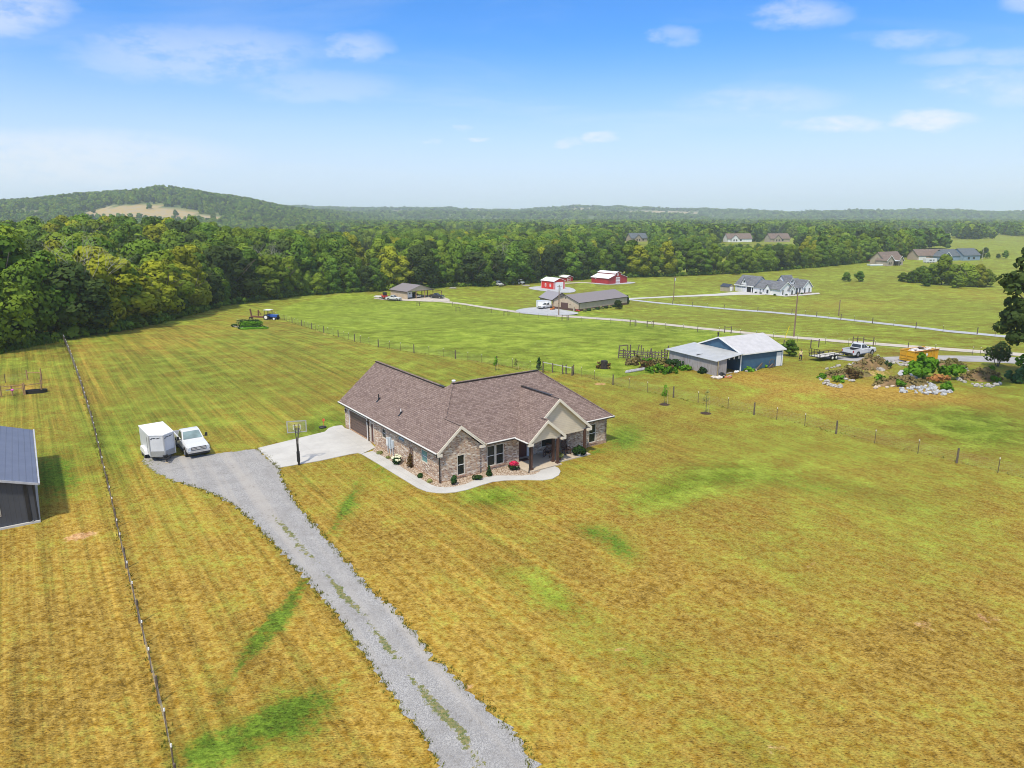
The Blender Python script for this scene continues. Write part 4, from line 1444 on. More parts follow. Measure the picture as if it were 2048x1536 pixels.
# cream gables over the porch
mb = MB()
pr = [(9.0, 2.36), (14.55, 2.36), (14.55, zQ(14.55) - .14), (11.2, zP(11.2) - .14), (9.0, zP(9.0) - .14)]
mb.mesh([(a, -1.40, z) for a, z in pr] + [(a, -1.32, z) for a, z in pr], [(0, 1, 2, 3, 4), (9, 8, 7, 6, 5), (0, 5, 6, 1), (1, 6, 7, 2)])
arc = [(7.75 + 3.3 * k / 10, 2.33 + .26 * math.sin(math.pi * k / 10)) for k in range(11)]
top = [(11.1, zQ(0) * 0 + 2.70 + SL * (11.45 - 11.1) - .14), (9.4, zP(9.4) - .14), (7.7, zP(7.7) - .14)]
pr2 = [(7.7, 2.33)] + arc + [(11.1, 2.33)] + top
for k in range(len(arc) - 1):
    (a, za), (b_, zb) = arc[k], arc[k + 1]
    ta = min(zP(a), 2.7 + SL * (11.45 - a)) - .14
    tb = min(zP(b_), 2.7 + SL * (11.45 - b_)) - .14
    for y_, fl in ((-2.06, 1), (-1.98, -1)):
        q = [(a, y_, za), (b_, y_, zb), (b_, y_, tb), (a, y_, ta)]
        mb.face(q[::fl])
    mb.face([(a, -1.98, za), (b_, -1.98, zb), (b_, -2.06, zb), (a, -2.06, za)])
mb.build('cream_gable', M_cream, house)
mb = MB()
mb.box(7.70, 7.86, -1.96, -.3, 2.3, 2.6)
mb.box(10.95, 11.1, -1.96, -1.42, 2.3, 2.6)
mb.build('porch_beam', M_trim, house)
for (u, v) in ((7.86, -2.0), (10.8, -2.0), (10.75, -1.42), (14.45, -1.40)):
    mb = MB()
    mb.box(u - .1, u + .1, v - .1, v + .1, .1, 2.5)
    mb.box(u - .15, u + .15, v - .15, v + .15, .1, .24)
    mb.build('porch_post', M_post, house)
mb = MB()
mb.prism([(7.36, 1.05), (7.36, -2.3), (11.05, -2.3), (11.05, -1.78), (14.9, -1.78), (14.9, -.02), (13.58, -.02), (13.58, 1.05), (8.2, 1.05), (8.2, .18), (7.36, .18)][::1], 0, .10)
mb.build('porch_slab', M_slabc, house)
for run in ((((-.47, -.33, 2.6), (-.47, -.33, 2.45)), ((-.47, -.33, 2.45), (-.07, -.07, 2.3)), ((-.07, -.07, 2.3), (-.07, -.07, .1))), (((-.07, 13.72, 2.5), (-.07, 13.72, .05)),),
            (((7.28, -2.1, 2.55), (7.55, -2.05, 2.3)), ((7.66, -2.05, 2.35), (7.66, -2.05, .35)), ((7.66, -2.05, .35), (7.3, -2.4, .1)))):
    mb = MB()
    for p, q in run:
        mb.beam(p, q, .08)
    mb.build('downspout', M_dkmetal, house)
for v in (19.2, 14.0 - .18):
    mb = MB()
    mb.box(-.14, -.03, v - .06, v + .06, 1.72, 2.0)
    mb.box(-.16, -.01, v - .09, v + .09, 2.0, 2.04)
    lm = mb.build('wall_lantern', M_dkmetal, house)
    mb = MB()
    mb.box(-.145, -.14, v - .045, v + .045, 1.75, 1.95)
    mb.build('lantern_glass', M_white, lm)


def hp(u, v, z=0.0):
    c, s = math.cos(HR), math.sin(HR)
    return Vector((HA.x + u * c - v * s, HA.y + u * s + v * c, z))


# gravel bed round the house
M_bed, t, b = new_mat('pea_gravel')
geo = t.n('ShaderNodeNewGeometry')
vv = t.n('ShaderNodeTexVoronoi', i_Scale=11.0)
t.l(geo.outputs['Position'], vv.inputs['Vector'])
c = t.mix(t.ramp(vv.outputs['Color'], .2, .8), (.34, .24, .16), (.62, .53, .43))
c = t.mix(t.ramp(vv.outputs['Distance'], .45, .75), c, (.20, .13, .08))
t.l(c, b.inputs['Base Color'])
b.inputs['Roughness'].default_value = .9
bn = t.n('ShaderNodeBump', i_Strength=.9, i_Distance=.05, invert=True)
t.l(vv.outputs['Distance'], bn.inputs['Height'])
t.l(bn.outputs[0], b.inputs['Normal'])
mb = MB()
inner = [at(*p) for p in WALK_IN]
loc_ = [((p - HA).x * math.cos(HR) + (p - HA).y * math.sin(HR), -(p - HA).x * math.sin(HR) + (p - HA).y * math.cos(HR)) for p in inner]
loc_ = [(a, b_) for a, b_ in loc_]
bed = loc_ + [(-.02, 12.3), (-.02, -.02), (3.92, -.02), (3.92, .15), (7.3, .15), (7.3, -2.25)]
if sum(bed[i][0] * bed[(i + 1) % len(bed)][1] - bed[(i + 1) % len(bed)][0] * bed[i][1] for i in range(len(bed))) < 0:
    bed.reverse()
mb.prism([(hp(a, b_).x, hp(a, b_).y) for a, b_ in bed], -.05, .036)
tag(mb.build('gravel_bed', M_bed), kind='structure')

# ------------------------------------------------------------------ things round the house
def rocker(P, rz, label):
    t_ = thing('rocking_chair', label, 'chair', P, rz, 'porch rocking chairs')
    m = M_post
    mb = MB(); mb.box(-.28, .28, -.25, .25, .42, .46); mb.build('seat', m, t_)
    mb = MB()
    for k in range(7):
        x = -.24 + k * .08
        mb.beam((x, .24, .46), (x, .42, 1.12), .045, .02)
    mb.beam((-.29, .42, 1.12), (.29, .42, 1.12), .06, .08)
    mb.build('backrest', m, t_)
    for s in (-1, 1):
        mb = MB(); mb.beam((s * .29, -.25, .08), (s * .29, -.22, .66), .05); mb.beam((s * .29, .2, .08), (s * .29, .30, .8), .05); mb.build('leg', m, t_)
        mb = MB(); mb.beam((s * .29, -.3, .67), (s * .29, .32, .67), .09, .03); mb.build('armrest', m, t_)
        mb = MB()
        for k in range(6):
            y0, y1 = -.42 + k * .15, -.27 + k * .15
            mb.beam((s * .29, y0, .03 + .25 * (y0 - .03) ** 2), (s * .29, y1, .03 + .25 * (y1 - .03) ** 2), .04)
        mb.build('rocker', m, t_)
    return t_


rocker(hp(11.1, -.2, .1), HR + R(-60), 'brown wooden rocking chair turned sideways behind the front porch posts')
rocker(hp(13.0, -.55, .1), HR, 'brown wooden rocking chair facing out beside the dark brick return')


def bush(name, label, cat, P, lobes, nq, size, m, seed, group=None, stem=None, parent_part='foliage', trunk_h=0.0):
    t_ = thing(name, label, cat, P, 0, group)
    if name in ('weed_clump', 'sumac_bush', 'flower_patch', 'juniper_bush', 'maple_bush'):
        rj = random.Random(seed)
        lobes = [(x + rj.uniform(-.75, .75) * r, y + rj.uniform(-.75, .75) * r, max(.05, z + rj.uniform(-.6, .75) * r * q), r * rj.uniform(.22, .5), rj.uniform(.7, 1.3)) for (x, y, z, r, q) in lobes for _ in range(7)]
    me = leaf_mesh(parent_part, lobes, nq, size, seed, m, bottom=.02, soft=.5)
    o = bpy.data.objects.new(parent_part, me)
    COL.objects.link(o)
    o.parent = t_
    if trunk_h:
        mb = MB()
        rr = random.Random(seed)
        for k in range(3):
            mb.tube((rr.uniform(-.03, .03), rr.uniform(-.03, .03), -.02), (rr.uniform(-.3, .3) * trunk_h, rr.uniform(-.3, .3) * trunk_h, trunk_h), .03 + .02 * trunk_h, .015 + .01 * trunk_h, 6)
        mb.build('stem', M_bark, t_, uv=False)
    return t_


M_pink = leaf_mat('red_azalea_blossom', (.40, .010, .04), (.62, .04, .11), (.5, .02, .08), .2, .1)
M_hyd = leaf_mat('cream_hydrangea_heads', (.62, .62, .40), (.80, .80, .62), (.8, .8, .7), .2, .1)
M_dkgreen = leaf_mat('dark_shrub_leaves', (.018, .05, .014), (.045, .10, .025), (.04, .09, .02), .3)
M_ygreen = leaf_mat('pale_grassy_leaves', (.16, .19, .05), (.34, .34, .13), (.25, .27, .08), .3)
M_brleaf = leaf_mat('brown_dry_leaves', (.10, .06, .025), (.24, .16, .06), (.2, .13, .05), .4)
b1 = bush('azalea_bush', 'round bush with red blossoms beside the front porch', 'bush', hp(6.75, -1.0, .03), [(0, 0, .35, .38, .9), (.2, .05, .3, .3, .8), (-.2, 0, .3, .3, .8)], 260, .13, M_dkgreen, 5, trunk_h=.25)
mb_ = leaf_mesh('blossom', [(0, 0, .58, .33, .7), (.2, .05, .5, .25, .8), (-.2, 0, .5, .25, .8)], 330, .10, 6, M_pink, up=.5, bottom=.36, soft=.4)
o = bpy.data.objects.new('blossom', mb_); COL.objects.link(o); o.parent = b1
bush('conical_shrub', 'small cone shaped evergreen shrub under the double window', 'shrub', hp(4.2, -.95, .03), [(0, 0, .2, .27, .8), (0, 0, .45, .2, 1), (0, 0, .68, .13, 1.1), (0, 0, .86, .07, 1.2)], 420, .09, M_dkgreen, 8, trunk_h=.2)
bush('boxwood_shrub', 'upright dark green shrub by the corner downspout and wing window', 'shrub', hp(.72, -.95, .03), [(0, 0, .35, .26, 1.2), (.08, 0, .6, .2, 1.1)], 300, .11, M_dkgreen, 9, trunk_h=.25)
bush('loropetalum_shrub', 'low spreading green shrub between the wing corner and the walk', 'shrub', hp(2.9, -1.1, .03), [(0, 0, .2, .27, .8), (.25, 0, .2, .22, .8), (-.22, .05, .2, .22, .8)], 280, .11, M_dkgreen, 10, trunk_h=.15)
hb = bush('hydrangea_bush', 'hydrangea bush with cream flower heads beside the meter boxes', 'bush', hp(-.75, 6.35, .03), [(0, 0, .35, .42, .8), (.1, .3, .3, .3, .8), (0, -.3, .3, .3, .8)], 340, .14, M_dkgreen, 11, trunk_h=.25)
mb = MB()
rr = random.Random(4)
for k in range(24):
    a, e = rr.uniform(0, 6.28), rr.uniform(.1, 1.2)
    mb.ball((.43 * math.cos(a) * math.cos(e), .58 * math.sin(a) * math.cos(e), .40 + .38 * math.sin(e)), .10, .10, .085, 8, 5, jit=.12, seed=k)
mb.build('flower_head', mat('cream_hydrangea_petals', (.68, .68, .48), .8, var=.1), hb, uv=False)
bush('low_shrub', 'low dark shrub in the gravel below the teal window', 'shrub', hp(-.62, 2.3, .03), [(0, .1, .12, .24, .6), (0, -.2, .12, .24, .6)], 220, .11, M_dkgreen, 12, trunk_h=.12)
bush('grass_clump', 'pale grassy clump nearest the house corner in the gravel', 'plant', hp(-.6, .7, .03), [(0, 0, .1, .24, .6), (0, .15, .1, .2, .6)], 150, .12, M_ygreen, 13, trunk_h=.1)
bush('grass_clump', 'pale grassy clump nearest the garage end of the gravel bed', 'plant', hp(-.85, 9.7, .03), [(0, 0, .12, .26, .6), (.1, .15, .1, .2, .6)], 150, .12, M_ygreen, 14, trunk_h=.1)
bush('grass_clump', 'small pale clump between the meter boxes and the walk', 'plant', hp(-.75, 8.1, .03), [(0, 0, .08, .2, .6)], 90, .1, M_ygreen, 15, trunk_h=.08)
fp = bush('potted_fern', 'large potted fern at the right end of the porch', 'potted plant', hp(13.75, -1.5, .1), [(0, 0, .5, .5, .8), (.3, 0, .4, .35, .8), (-.3, 0, .4, .35, .8)], 420, .20, M_dkgreen, 16)
mb = MB(); mb.tube((0, 0, 0), (0, 0, .32), .16, .22, 12); mb.build('pot', mat('white_pot', (.7, .7, .68), .5), fp)
fp2 = bush('potted_plant', 'small bright potted plant tucked behind the front porch posts', 'potted plant', hp(11.5, -1.45, .1), [(0, 0, .45, .28, .9)], 150, .14, M_ygreen, 17)
mb = MB(); mb.tube((0, 0, 0), (0, 0, .25), .12, .17, 12); mb.build('pot', M_bdoor, fp2)
tr_ = thing('garden_trellis', 'tall brown trellis with a climbing vine against the left brick wall', 'trellis', hp(-.12, 4.85, .03), HR)
mb = MB()
for y in (-.3, 0, .3):
    mb.beam((0, y * .8, 0), (0, y, 1.75), .035)
for z in (.3, .6, .9, 1.2, 1.5, 1.72):
    mb.beam((0, -.3, z), (0, .3, z), .03)
mb.build('lattice', M_post, tr_)
o = bpy.data.objects.new('vine', leaf_mesh('vine', [(-.12, 0, .3, .3, 1.2), (-.08, .05, .7, .22, 1.3), (-.05, 0, 1.05, .14, 1.3)], 260, .12, 18, M_brleaf, bottom=.02)); COL.objects.link(o); o.parent = tr_
M_meter = mat('grey_meter_enamel', (.50, .56, .60), .4, var=.06)
for (v, z0_, z1_, lab) in ((9.45, .75, 1.55, 'grey meter box with conduit furthest from the corner on the left brick wall'), (8.95, .60, 1.68, 'tall grey electric panel in the middle of the wall boxes'), (8.42, .85, 1.5, 'narrow grey disconnect box nearest the hydrangea')):
    t_ = thing('meter_box', lab, 'meter box', hp(-.003, v, 0), HR, 'meter boxes on the side wall')
    mb = MB(); mb.box(-.16, 0, -.17, .17, z0_, z1_); mb.build('cabinet', M_meter, t_)
    mb = MB(); mb.tube((-.08, 0, .03), (-.08, 0, z0_ - .002), .045); mb.build('conduit', M_meter, t_)
    mb = MB(); mb.box(-.175, -.162, -.14, .14, z0_ + .1, z1_ - .15); mb.build('cover', M_white if v > 9 else M_meter, t_)
mt_ = thing('door_mat', 'reddish brown doormat at the front door', 'doormat', hp(8.95, .45, .105), HR)
mb = MB(); mb.box(-.42, .42, -.28, .28, 0, .015); mb.box(-.36, .36, -.22, .22, .0155, .02, 1); mb.build('mat', [mat('rust_mat', (.22, .06, .035), .95), M_post], mt_)

# ------------------------------------------------------------------ vehicles
M_carw = mat('white_car_paint', (.62, .63, .64), .22, var=.02, spec=.6)
M_tyre = mat('tyre_rubber', (.022, .022, .023), .85, var=.2)
M_rim = mat('alloy_rim', (.45, .45, .46), .3, metal=.7, var=.1)
M_chrome = mat('chrome_trim', (.70, .71, .72), .2, metal=.8, var=.05)
M_lamp = mat('clear_lamp', (.55, .58, .60), .15, var=.05, spec=.8)
M_redl = mat('red_lamp', (.35, .02, .02), .2, var=.05)
M_wind = glass_mat('tinted_vehicle_glass', (.05, .06, .07), .06)
M_shield = glass_mat('painted_sky_windscreen', (.26, .36, .37), .1)  # base colour lightened to stand in for reflected sky
M_blackp = mat('black_plastic', (.02, .02, .022), .5, var=.2)
M_alu = mat('aluminium_plate', (.55, .56, .57), .35, metal=.6, var=.1)
M_redp = mat('red_paint', (.45, .03, .025), .4, var=.08)
M_bluep = mat('blue_paint', (.03, .10, .42), .35, var=.1)
M_ydump = mat('yellow_container_paint', (.66, .36, .015), .5, var=.12, scale=2, hue=(.30, .13, .03), hf=.35)


def loft(mb, secs, m=0, caps=True):
    """secs: list of (x, [(y, z), ...]) with equal counts"""
    n = len(secs[0][1])
    vs = [(x, y, z) for x, pr in secs for y, z in pr]
    fs = [(i * n + k, i * n + (k + 1) % n, (i + 1) * n + (k + 1) % n, (i + 1) * n + k) for i in range(len(secs) - 1) for k in range(n)]
    mb.mesh(vs, fs, m)
    if caps:
        mb.mesh(vs[:n], [tuple(range(n - 1, -1, -1))], m)
        mb.mesh(vs[-n:], [tuple(range(n))], m)


def bodysec(x, hw, z0, z1, sh=.14):
    return (x, [(-hw + .05, z0), (hw - .05, z0), (hw, z0 + .15), (hw, z1 - sh), (hw - sh * .8, z1), (-hw + sh * .8, z1), (-hw, z1 - sh), (-hw, z0 + .15)])


def wheel(parent, x, y, r=.42, wd=.28, side=1, rim=M_rim, name='wheel'):
    mb = MB()
    mb.tube((x, y - wd / 2, r), (x, y + wd / 2, r), r, n=18)
    wh = mb.build(name, M_tyre, parent, uv=False)
    mb = MB()
    yy = y + side * (wd / 2 + .004)
    mb.tube((x, yy - .01, r), (x, yy + .01, r), r * .60, n=14)
    for k in range(5):
        a = k * 2 * math.pi / 5
        mb.beam((x, yy + side * .012, r), (x + r * .52 * math.cos(a), yy + side * .012, r + r * .52 * math.sin(a)), .05, .02)
    mb.build('rim', rim, wh, uv=False)
    return wh


def pickup(label, P, rz, group=None, paint=M_carw, shield=M_wind, big=True, L=5.9):
    t_ = thing('pickup_truck', label, 'pickup truck', P, rz, group)
    h = L / 2
    mb = MB()
    z0 = .48 if big else .42
    loft(mb, [bodysec(h - .02, .86, z0 + .1, 1.02), bodysec(h - .12, .96, z0, 1.14), bodysec(h - .9, .99, z0, 1.22), bodysec(.95, 1.0, z0, 1.27), bodysec(-.95, 1.0, z0, 1.27)])
    # bed
    mb.box(-h + .06, -.96, .90, 1.0, z0, 1.27)
    mb.box(-h + .06, -.96, -1.0, -.90, z0, 1.27)
    mb.box(-h, -h + .055, -.98, .98, z0 + .05, 1.25)
    mb.box(-h + .06, -.96, -.895, .895, z0, .72, 1)
    mb.box(-1.02, -.965, -.895, .895, .721, 1.26, 1)
    body = mb.build('body', [paint, M_blackp], t_)
    # cab
    B0, B1, B2, B3 = (.98, 1.26), (.22, 1.93), (-.72, 1.95), (-.98, 1.27)
    wb, wt = .93, .76
    mb = MB()
    pr = [B0, B1, (-.2, 1.98), B2, B3]
    vs = []
    for x, z in pr:
        f = (z - 1.26) / .7
        hw = wb + (wt - wb) * f
        vs += [(x, hw, z), (x, -hw, z)]
    mb.mesh(vs, [(0, 1, 3, 2), (2, 3, 5, 4), (4, 5, 7, 6), (6, 7, 9, 8), (8, 6, 4, 2, 0), (1, 3, 5, 7, 9)])
    cabo = mb.build('cab', paint, t_)

    def lerp2(a, b_, f):
        return (a[0] + (b_[0] - a[0]) * f, a[1] + (b_[1] - a[1]) * f)

    def pane(nm, a, b_, f0, f1, m, off):
        lo, hi = lerp2(a, b_, f0), lerp2(a, b_, f1)
        q = []
        for (x, z), s in ((lo, 1), (lo, -1), (hi, -1), (hi, 1)):
            fz = (z - 1.26) / .7
            hw = (wb + (wt - wb) * fz) - .09
            q.append((x + off[0], s * hw, z + off[1]))
        mb = MB()
        mb.face(q)
        mb.build(nm, m, cabo)
    pane('windscreen', B0, B1, .08, .92, shield, (.012, .012))
    pane('rear_window', B3, B2, .15, .85, M_wind, (-.012, .008))
    for s in (-1, 1):
        for (xa, xb, xc, xd) in ((.72, .0, -.02, .12), (-.06, -.80, -.66, -.08)):
            q = []
            for x, z in ((xa, 1.33), (xb, 1.33), (xc if xb > -.5 else -.66, 1.86), (xd if xb > -.5 else -.08, 1.86)):
                hw = wb + (wt - wb) * (z - 1.26) / .7 + .012
                q.append((x, s * hw, z))
            mb = MB()
            mb.face(q if s < 0 else q[::-1])
            mb.build('side_window', M_wind, cabo)
        mb = MB()
        mb.box(-.05, -.03, s * 1.001 - .004, s * 1.001 + .004, .62, 1.2)
        mb.box(.35, .47, s * 1.003 - .015, s * 1.003 + .015, 1.05, 1.09)
        mb.build('door_seam', M_blackp, body)
        mb = MB()
        mb.beam((.75, s * .95, 1.32), (.72, s * 1.18, 1.42), .05)
        mb.cbox((.70, s * 1.24, 1.46), .10, .2, .34)
        mb.build('mirror', M_blackp, t_)
        mb = MB()
        mb.box(h - .16, h - .005, s * .80 - .13, s * .80 + .13, .84, 1.06)
        mb.build('headlight', M_lamp, t_)
        mb = MB()
        mb.box(-h - .012, -h + .1, s * .93 - .07, s * .93 + .07, .82, 1.16)
        mb.build('taillight', M_redl, t_)
        for x in (h - 1.05, -h + 1.25):
            mb = MB()
            pts = [(x + .53 * math.cos(math.pi * k / 12), .42 + .53 * math.sin(math.pi * k / 12)) for k in range(13)]
            for k in range(12):
                (xa, za), (xb, zb) = pts[k], pts[k + 1]
                mb.face([(xa, s * 1.004, za), (xb, s * 1.004, zb), (x + (xb - x) * .86, s * 1.004, .42 + (zb - .42) * .86), (x + (xa - x) * .86, s * 1.004, .42 + (za - .42) * .86)][::-s])
            mb.mesh([(x, s * 1.003, .42)] + [(a, s * 1.003, z) for a, z in pts], [(0, k + 1, k + 2) if s < 0 else (0, k + 2, k + 1) for k in range(12)])
            mb.build('wheel_arch', M_blackp, t_)
            wheel(t_, x, s * .88, .41, .27, s)
    mb = MB()
    mb.box(h - .05, h + .02, -.64, .64, .78, 1.06)
    gr_ = mb.build('grille', M_blackp, t_)
    mb = MB()
    for z in (.86, .98):
        mb.box(h + .021, h + .04, -.62, .62, z - .035, z + .035)
    mb.box(h + .021, h + .045, -.13, .13, .86, .98)
    mb.build('grille_bar', M_chrome, gr_)
    mb = MB()
    mb.box(h - .1, h + .10, -.95, .95, .56, .76)
    mb.build('front_bumper', M_chrome if big else paint, t_)
    mb = MB()
    mb.box(h - .08, h + .08, -.9, .9, .38, .555)
    mb.build('front_valance', M_blackp, t_)
    mb = MB()
    mb.box(-h - .14, -h - .015, -.92, .92, .52, .72)
    mb.build('rear_bumper', M_blackp if not big else M_chrome, t_)
    mb = MB()
    for s in (-1, 1):
        mb.box(-1.2, 1.2, s * 1.0 - .06, s * 1.0 + .06, .36, .44)
    mb.box(-h + .3, h - .3, -.7, .7, .36, .47)
    mb.build('chassis', M_blackp, t_)
    return t_


TRK = Vector((-30.2, 63.75, 0))
pk0 = pickup('white pickup truck with chrome grille parked beside the enclosed trailer', TRK, R(-53.5), shield=M_shield)

# enclosed trailer
TR_A = R(-51.45)
et = thing('enclosed_trailer', 'white enclosed cargo trailer with v shaped nose and grey stone guard', 'trailer', (-32.65, 62.35, 0), TR_A)
M_trw = band_mat('white_trailer_skin', (.60, .61, .63), .61, 'u', bump=.2, width=.03, dark=.25, rough=.4)
mb = MB()
plan = [(-1.95, -1.03), (1.92, -1.03), (2.62, 0), (1.92, 1.03), (-1.95, 1.03)]
mb.prism(plan, .45, 2.42)
mb.build('body', M_trw, et)
mb = MB()
mb.prism([(-1.98, -1.06), (1.94, -1.06), (2.66, 0), (1.94, 1.06), (-1.98, 1.06)], 2.423, 2.5)
rf = mb.build('roof', mat('white_roof_sheet', (.80, .80, .80), .45, var=.04), et)
mb = MB(); mb.box(-.35, .1, -.2, .2, 2.5, 2.57); mb.build('roof_vent', M_white, rf)
mb = MB()
for s in (-1, 1):
    a, b_ = Vector((1.93, s * 1.035, 0)), Vector((2.63, 0, 0))
    n = Vector((b_.y - a.y, -(b_.x - a.x), 0)).normalized() * (1 if s < 0 else -1)
    n = n if n.x > 0 else -n
    q = [a + n * .008, b_ + n * .008]
    mb.face([(q[0].x, q[0].y, .46), (q[1].x, q[1].y, .46), (q[1].x, q[1].y, .98), (q[0].x, q[0].y, .98)][::-s])
mb.build('stone_guard', mat('diamond_plate', (.40, .41, .42), .4, metal=.4, var=.15, scale=30), et)
mb = MB(); mb.box(2.60, 2.68, -.05, .05, .45, 2.42); mb.build('nose_trim', M_alu, et)
for s in (-1, 1):
    mb = MB(); mb.beam((1.94, s * 1.04, .45), (1.94, s * 1.04, 2.42), .07); mb.build('corner_post', M_alu, et)
    mb = MB()                                                    # dark script mark on the nose panel
    a, b_ = Vector((1.93, s * 1.035, 0)), Vector((2.63, 0, 0))
    d = (b_ - a).normalized()
    n = Vector((-d.y, d.x, 0))
    n = n if n.x > 0 else -n
    for (f0, z0_, f1, z1_, w_) in ((.10, 2.10, .24, 2.22, .035), (.20, 2.22, .42, 2.20, .04), (.30, 2.14, .36, 2.22, .03), (.40, 2.14, .46, 2.22, .03), (.50, 2.15, .72, 2.21, .04), (.56, 2.20, .80, 2.24, .03), (.12, 2.08, .2, 2.10, .03)):
        if s > 0:
            f0, f1, z0_, z1_ = 1 - f1, 1 - f0, z1_, z0_ + .02
            z0_, z1_ = (z0_, z1_)
        L_ = (b_ - a).length
        p, q = a + d * (f0 * L_) + n * .012, a + d * (f1 * L_) + n * .012
        mb.beam((p.x, p.y, z0_), (q.x, q.y, z1_), .008, w_)
    mb.build('brand_mark', M_blackp, et)
for s in (-1, 1):
    mb = MB()
    mb.side([(-1.0, .42), (.85, .42), (.75, .80), (.55, .92), (-.7, .92), (-.9, .80)], s * 1.04 if s > 0 else -1.30, 1.30 if s > 0 else -1.04)
    mb.build('fender', M_white, et)
    for x in (-.52, .36):
        wheel(et, x, s * 1.17, .34, .2, s)
mb = MB(); mb.box(1.0, 1.65, -1.045, -1.032, .6, 2.2); dd = mb.build('side_door', M_trw, et)
mb = MB(); mb.box(1.02, 1.06, -1.06, -1.046, .62, 2.18); mb.build('door_bar', M_blackp, dd)
mb = MB()
mb.beam((2.0, -.7, .42), (3.4, 0, .45), .09); mb.beam((2.0, .7, .42), (3.4, 0, .45), .09); mb.beam((3.0, 0, .05), (3.0, 0, .75), .08); mb.cbox((2.75, 0, .55), .3, .4, .18)
mb.build('hitch_frame', M_blackp, et)
mb = MB(); mb.box(-1.99, 1.9, -.9, .9, .33, .447); mb.build('chassis', M_blackp, et)
mb = MB(); mb.box(2.9, 3.15, -.12, .12, 0, .05)
tag(mb.build('wood_block', mat('pale_lumber', (.55, .45, .30), .8), loc=(et.location.x, et.location.y, .02)), 'pale timber block under the trailer hitch jack', 'block').rotation_euler = (0, 0, TR_A)

# basketball hoop
BP = at(598, 930)
bh = thing('basketball_hoop', 'tall black basketball hoop with clear backboard beside the concrete drive', 'basketball hoop', (BP.x, BP.y, 0), R(104))
mb = MB(); mb.box(-.09, .09, -.09, .09, 0, 2.35); mb.box(-.13, .13, -.13, .13, .35, 1.25); mb.build('post', M_blackp, bh)
mb = MB()
for s in (-.06, .06):
    mb.beam((0, s, 2.2), (.62, s * 2.5, 3.25), .07); mb.beam((0, s, 2.35), (.55, s * 2.5, 3.62), .06)
mb.beam((-.25, 0, 2.05), (.1, 0, 2.5), .08)
mb.build('support_arm', M_dkmetal, bh)
gm_, t, b = new_mat('clear_acrylic')
b.inputs['Base Color'].default_value = (.8, .86, .84, 1)
b.inputs['Alpha'].default_value = .04
b.inputs['Roughness'].default_value = .1
mb = MB(); mb.box(.66, .675, -.76, .76, 2.86, 3.82); bk = mb.build('backboard', gm_, bh)
mb = MB()
for s in (-1, 1):
    mb.box(.65, .69, s * .80 - .045, s * .80 + .045, 2.80, 3.88)
mb.box(.65, .69, -.755, .755, 3.80, 3.88); mb.box(.65, .69, -.755, .755, 2.80, 2.88)
mb.build('backboard_frame', M_alu, bk)
mb = MB()
for s in (-1, 1):
    mb.box(.68, .70, s * .30 - .025, s * .30 + .025, 3.05, 3.5)
mb.box(.68, .70, -.30, .30, 3.45, 3.5)
mb.build('target_square', M_white, bk)
mb = MB()
for k in range(16):
    a, b_ = 2 * math.pi * k / 16, 2 * math.pi * (k + 1) / 16
    mb.beam((.95 + .23 * math.cos(a), .23 * math.sin(a), 3.03), (.95 + .23 * math.cos(b_), .23 * math.sin(b_), 3.03), .025)
mb.build('rim', M_blackp, bh)
mb = MB()
for k in range(12):
    a = 2 * math.pi * k / 12
    mb.beam((.95 + .23 * math.cos(a), .23 * math.sin(a), 3.02), (.95 + .12 * math.cos(a + .3), .12 * math.sin(a + .3), 2.65), .012)
mb.build('net', M_white, bh)
q = at(645, 856)
yt = thing('yard_target', 'small black base with an orange paddle standing in the grass by the driveway', 'yard toy', q, .4)
mb = MB(); mb.ball((0, 0, .1), .42, .3, .14, 10, 6, jit=.1); mb.build('base', M_blackp, yt)
mb = MB(); mb.tube((.15, 0, .1), (.15, 0, .75), .03); mb.tube((.15, -.02, .85), (.15, .02, .85), .16, n=12); mb.build('paddle', mat('faded_orange', (.62, .16, .05), .6), yt)

# ------------------------------------------------------------------ dark metal building on the left
LB = Vector((-34.12, 47.45, 0))
LR = math.atan2(-.565, -.825)                     # x runs left along its near gable, y runs back
lb = thing('metal_building', 'dark charcoal metal building with blue grey roof at the left edge', 'building', LB, math.atan2(.565, .825) + math.pi)
M_char = band_mat('charcoal_metal_siding', (.055, .060, .072), .30, 'u', bump=.8, width=.12, dark=.6)
M_sroof = band_mat('slate_blue_metal_roof', (.155, .165, .215), .42, 'v', bump=.9, width=.22, dark=.5, rough=.4, metal=.2)
W_, D_, E_, RZ = 10.0, 15.2, 2.95, 4.6
mb = MB()
wall_open(mb, (0, 0), (W_, 0), 0, E_, -.15, [(2.1, 4.2, 1.0, 1.95)])
mb.box(0, .15, -D_, -.151, 0, E_)
mb.box(W_ - .15, W_, -D_, -.151, 0, E_)
mb.box(.151, W_ - .151, -D_, -D_ + .15, 0, E_)
for y in (0, -D_ + .15):
    mb.mesh([(0, y, E_), (W_, y, E_), (W_ / 2, y, RZ), (0, y - .15, E_), (W_, y - .15, E_), (W_ / 2, y - .15, RZ)], [(2, 1, 0), (3, 4, 5), (0, 3, 5, 2), (2, 5, 4, 1)])
mb.build('wall', M_char, lb)
mb = MB(); mb.box(2.1, 4.2, -.12, -.08, 1.0, 1.95); w_ = mb.build('window', M_glass, lb)
mb = MB(); mb.box(2.1, 4.2, -.07, .02, 1.42, 1.47); mb.box(2.05, 4.25, -.04, .03, .93, .995); mb.box(2.04, 2.095, -.04, .03, 1.0, 2.0); mb.box(4.205, 4.26, -.04, .03, 1.0, 2.0); mb.build('window_frame', M_alu, w_)
mb = MB()
k_ = (RZ - E_) / (W_ / 2)
mb.slab([(-.35, .35, E_ - .35 * k_ + .1), (W_ / 2, .35, RZ + .1), (W_ / 2, -D_ - .3, RZ + .1), (-.35, -D_ - .3, E_ - .35 * k_ + .1)], .08)
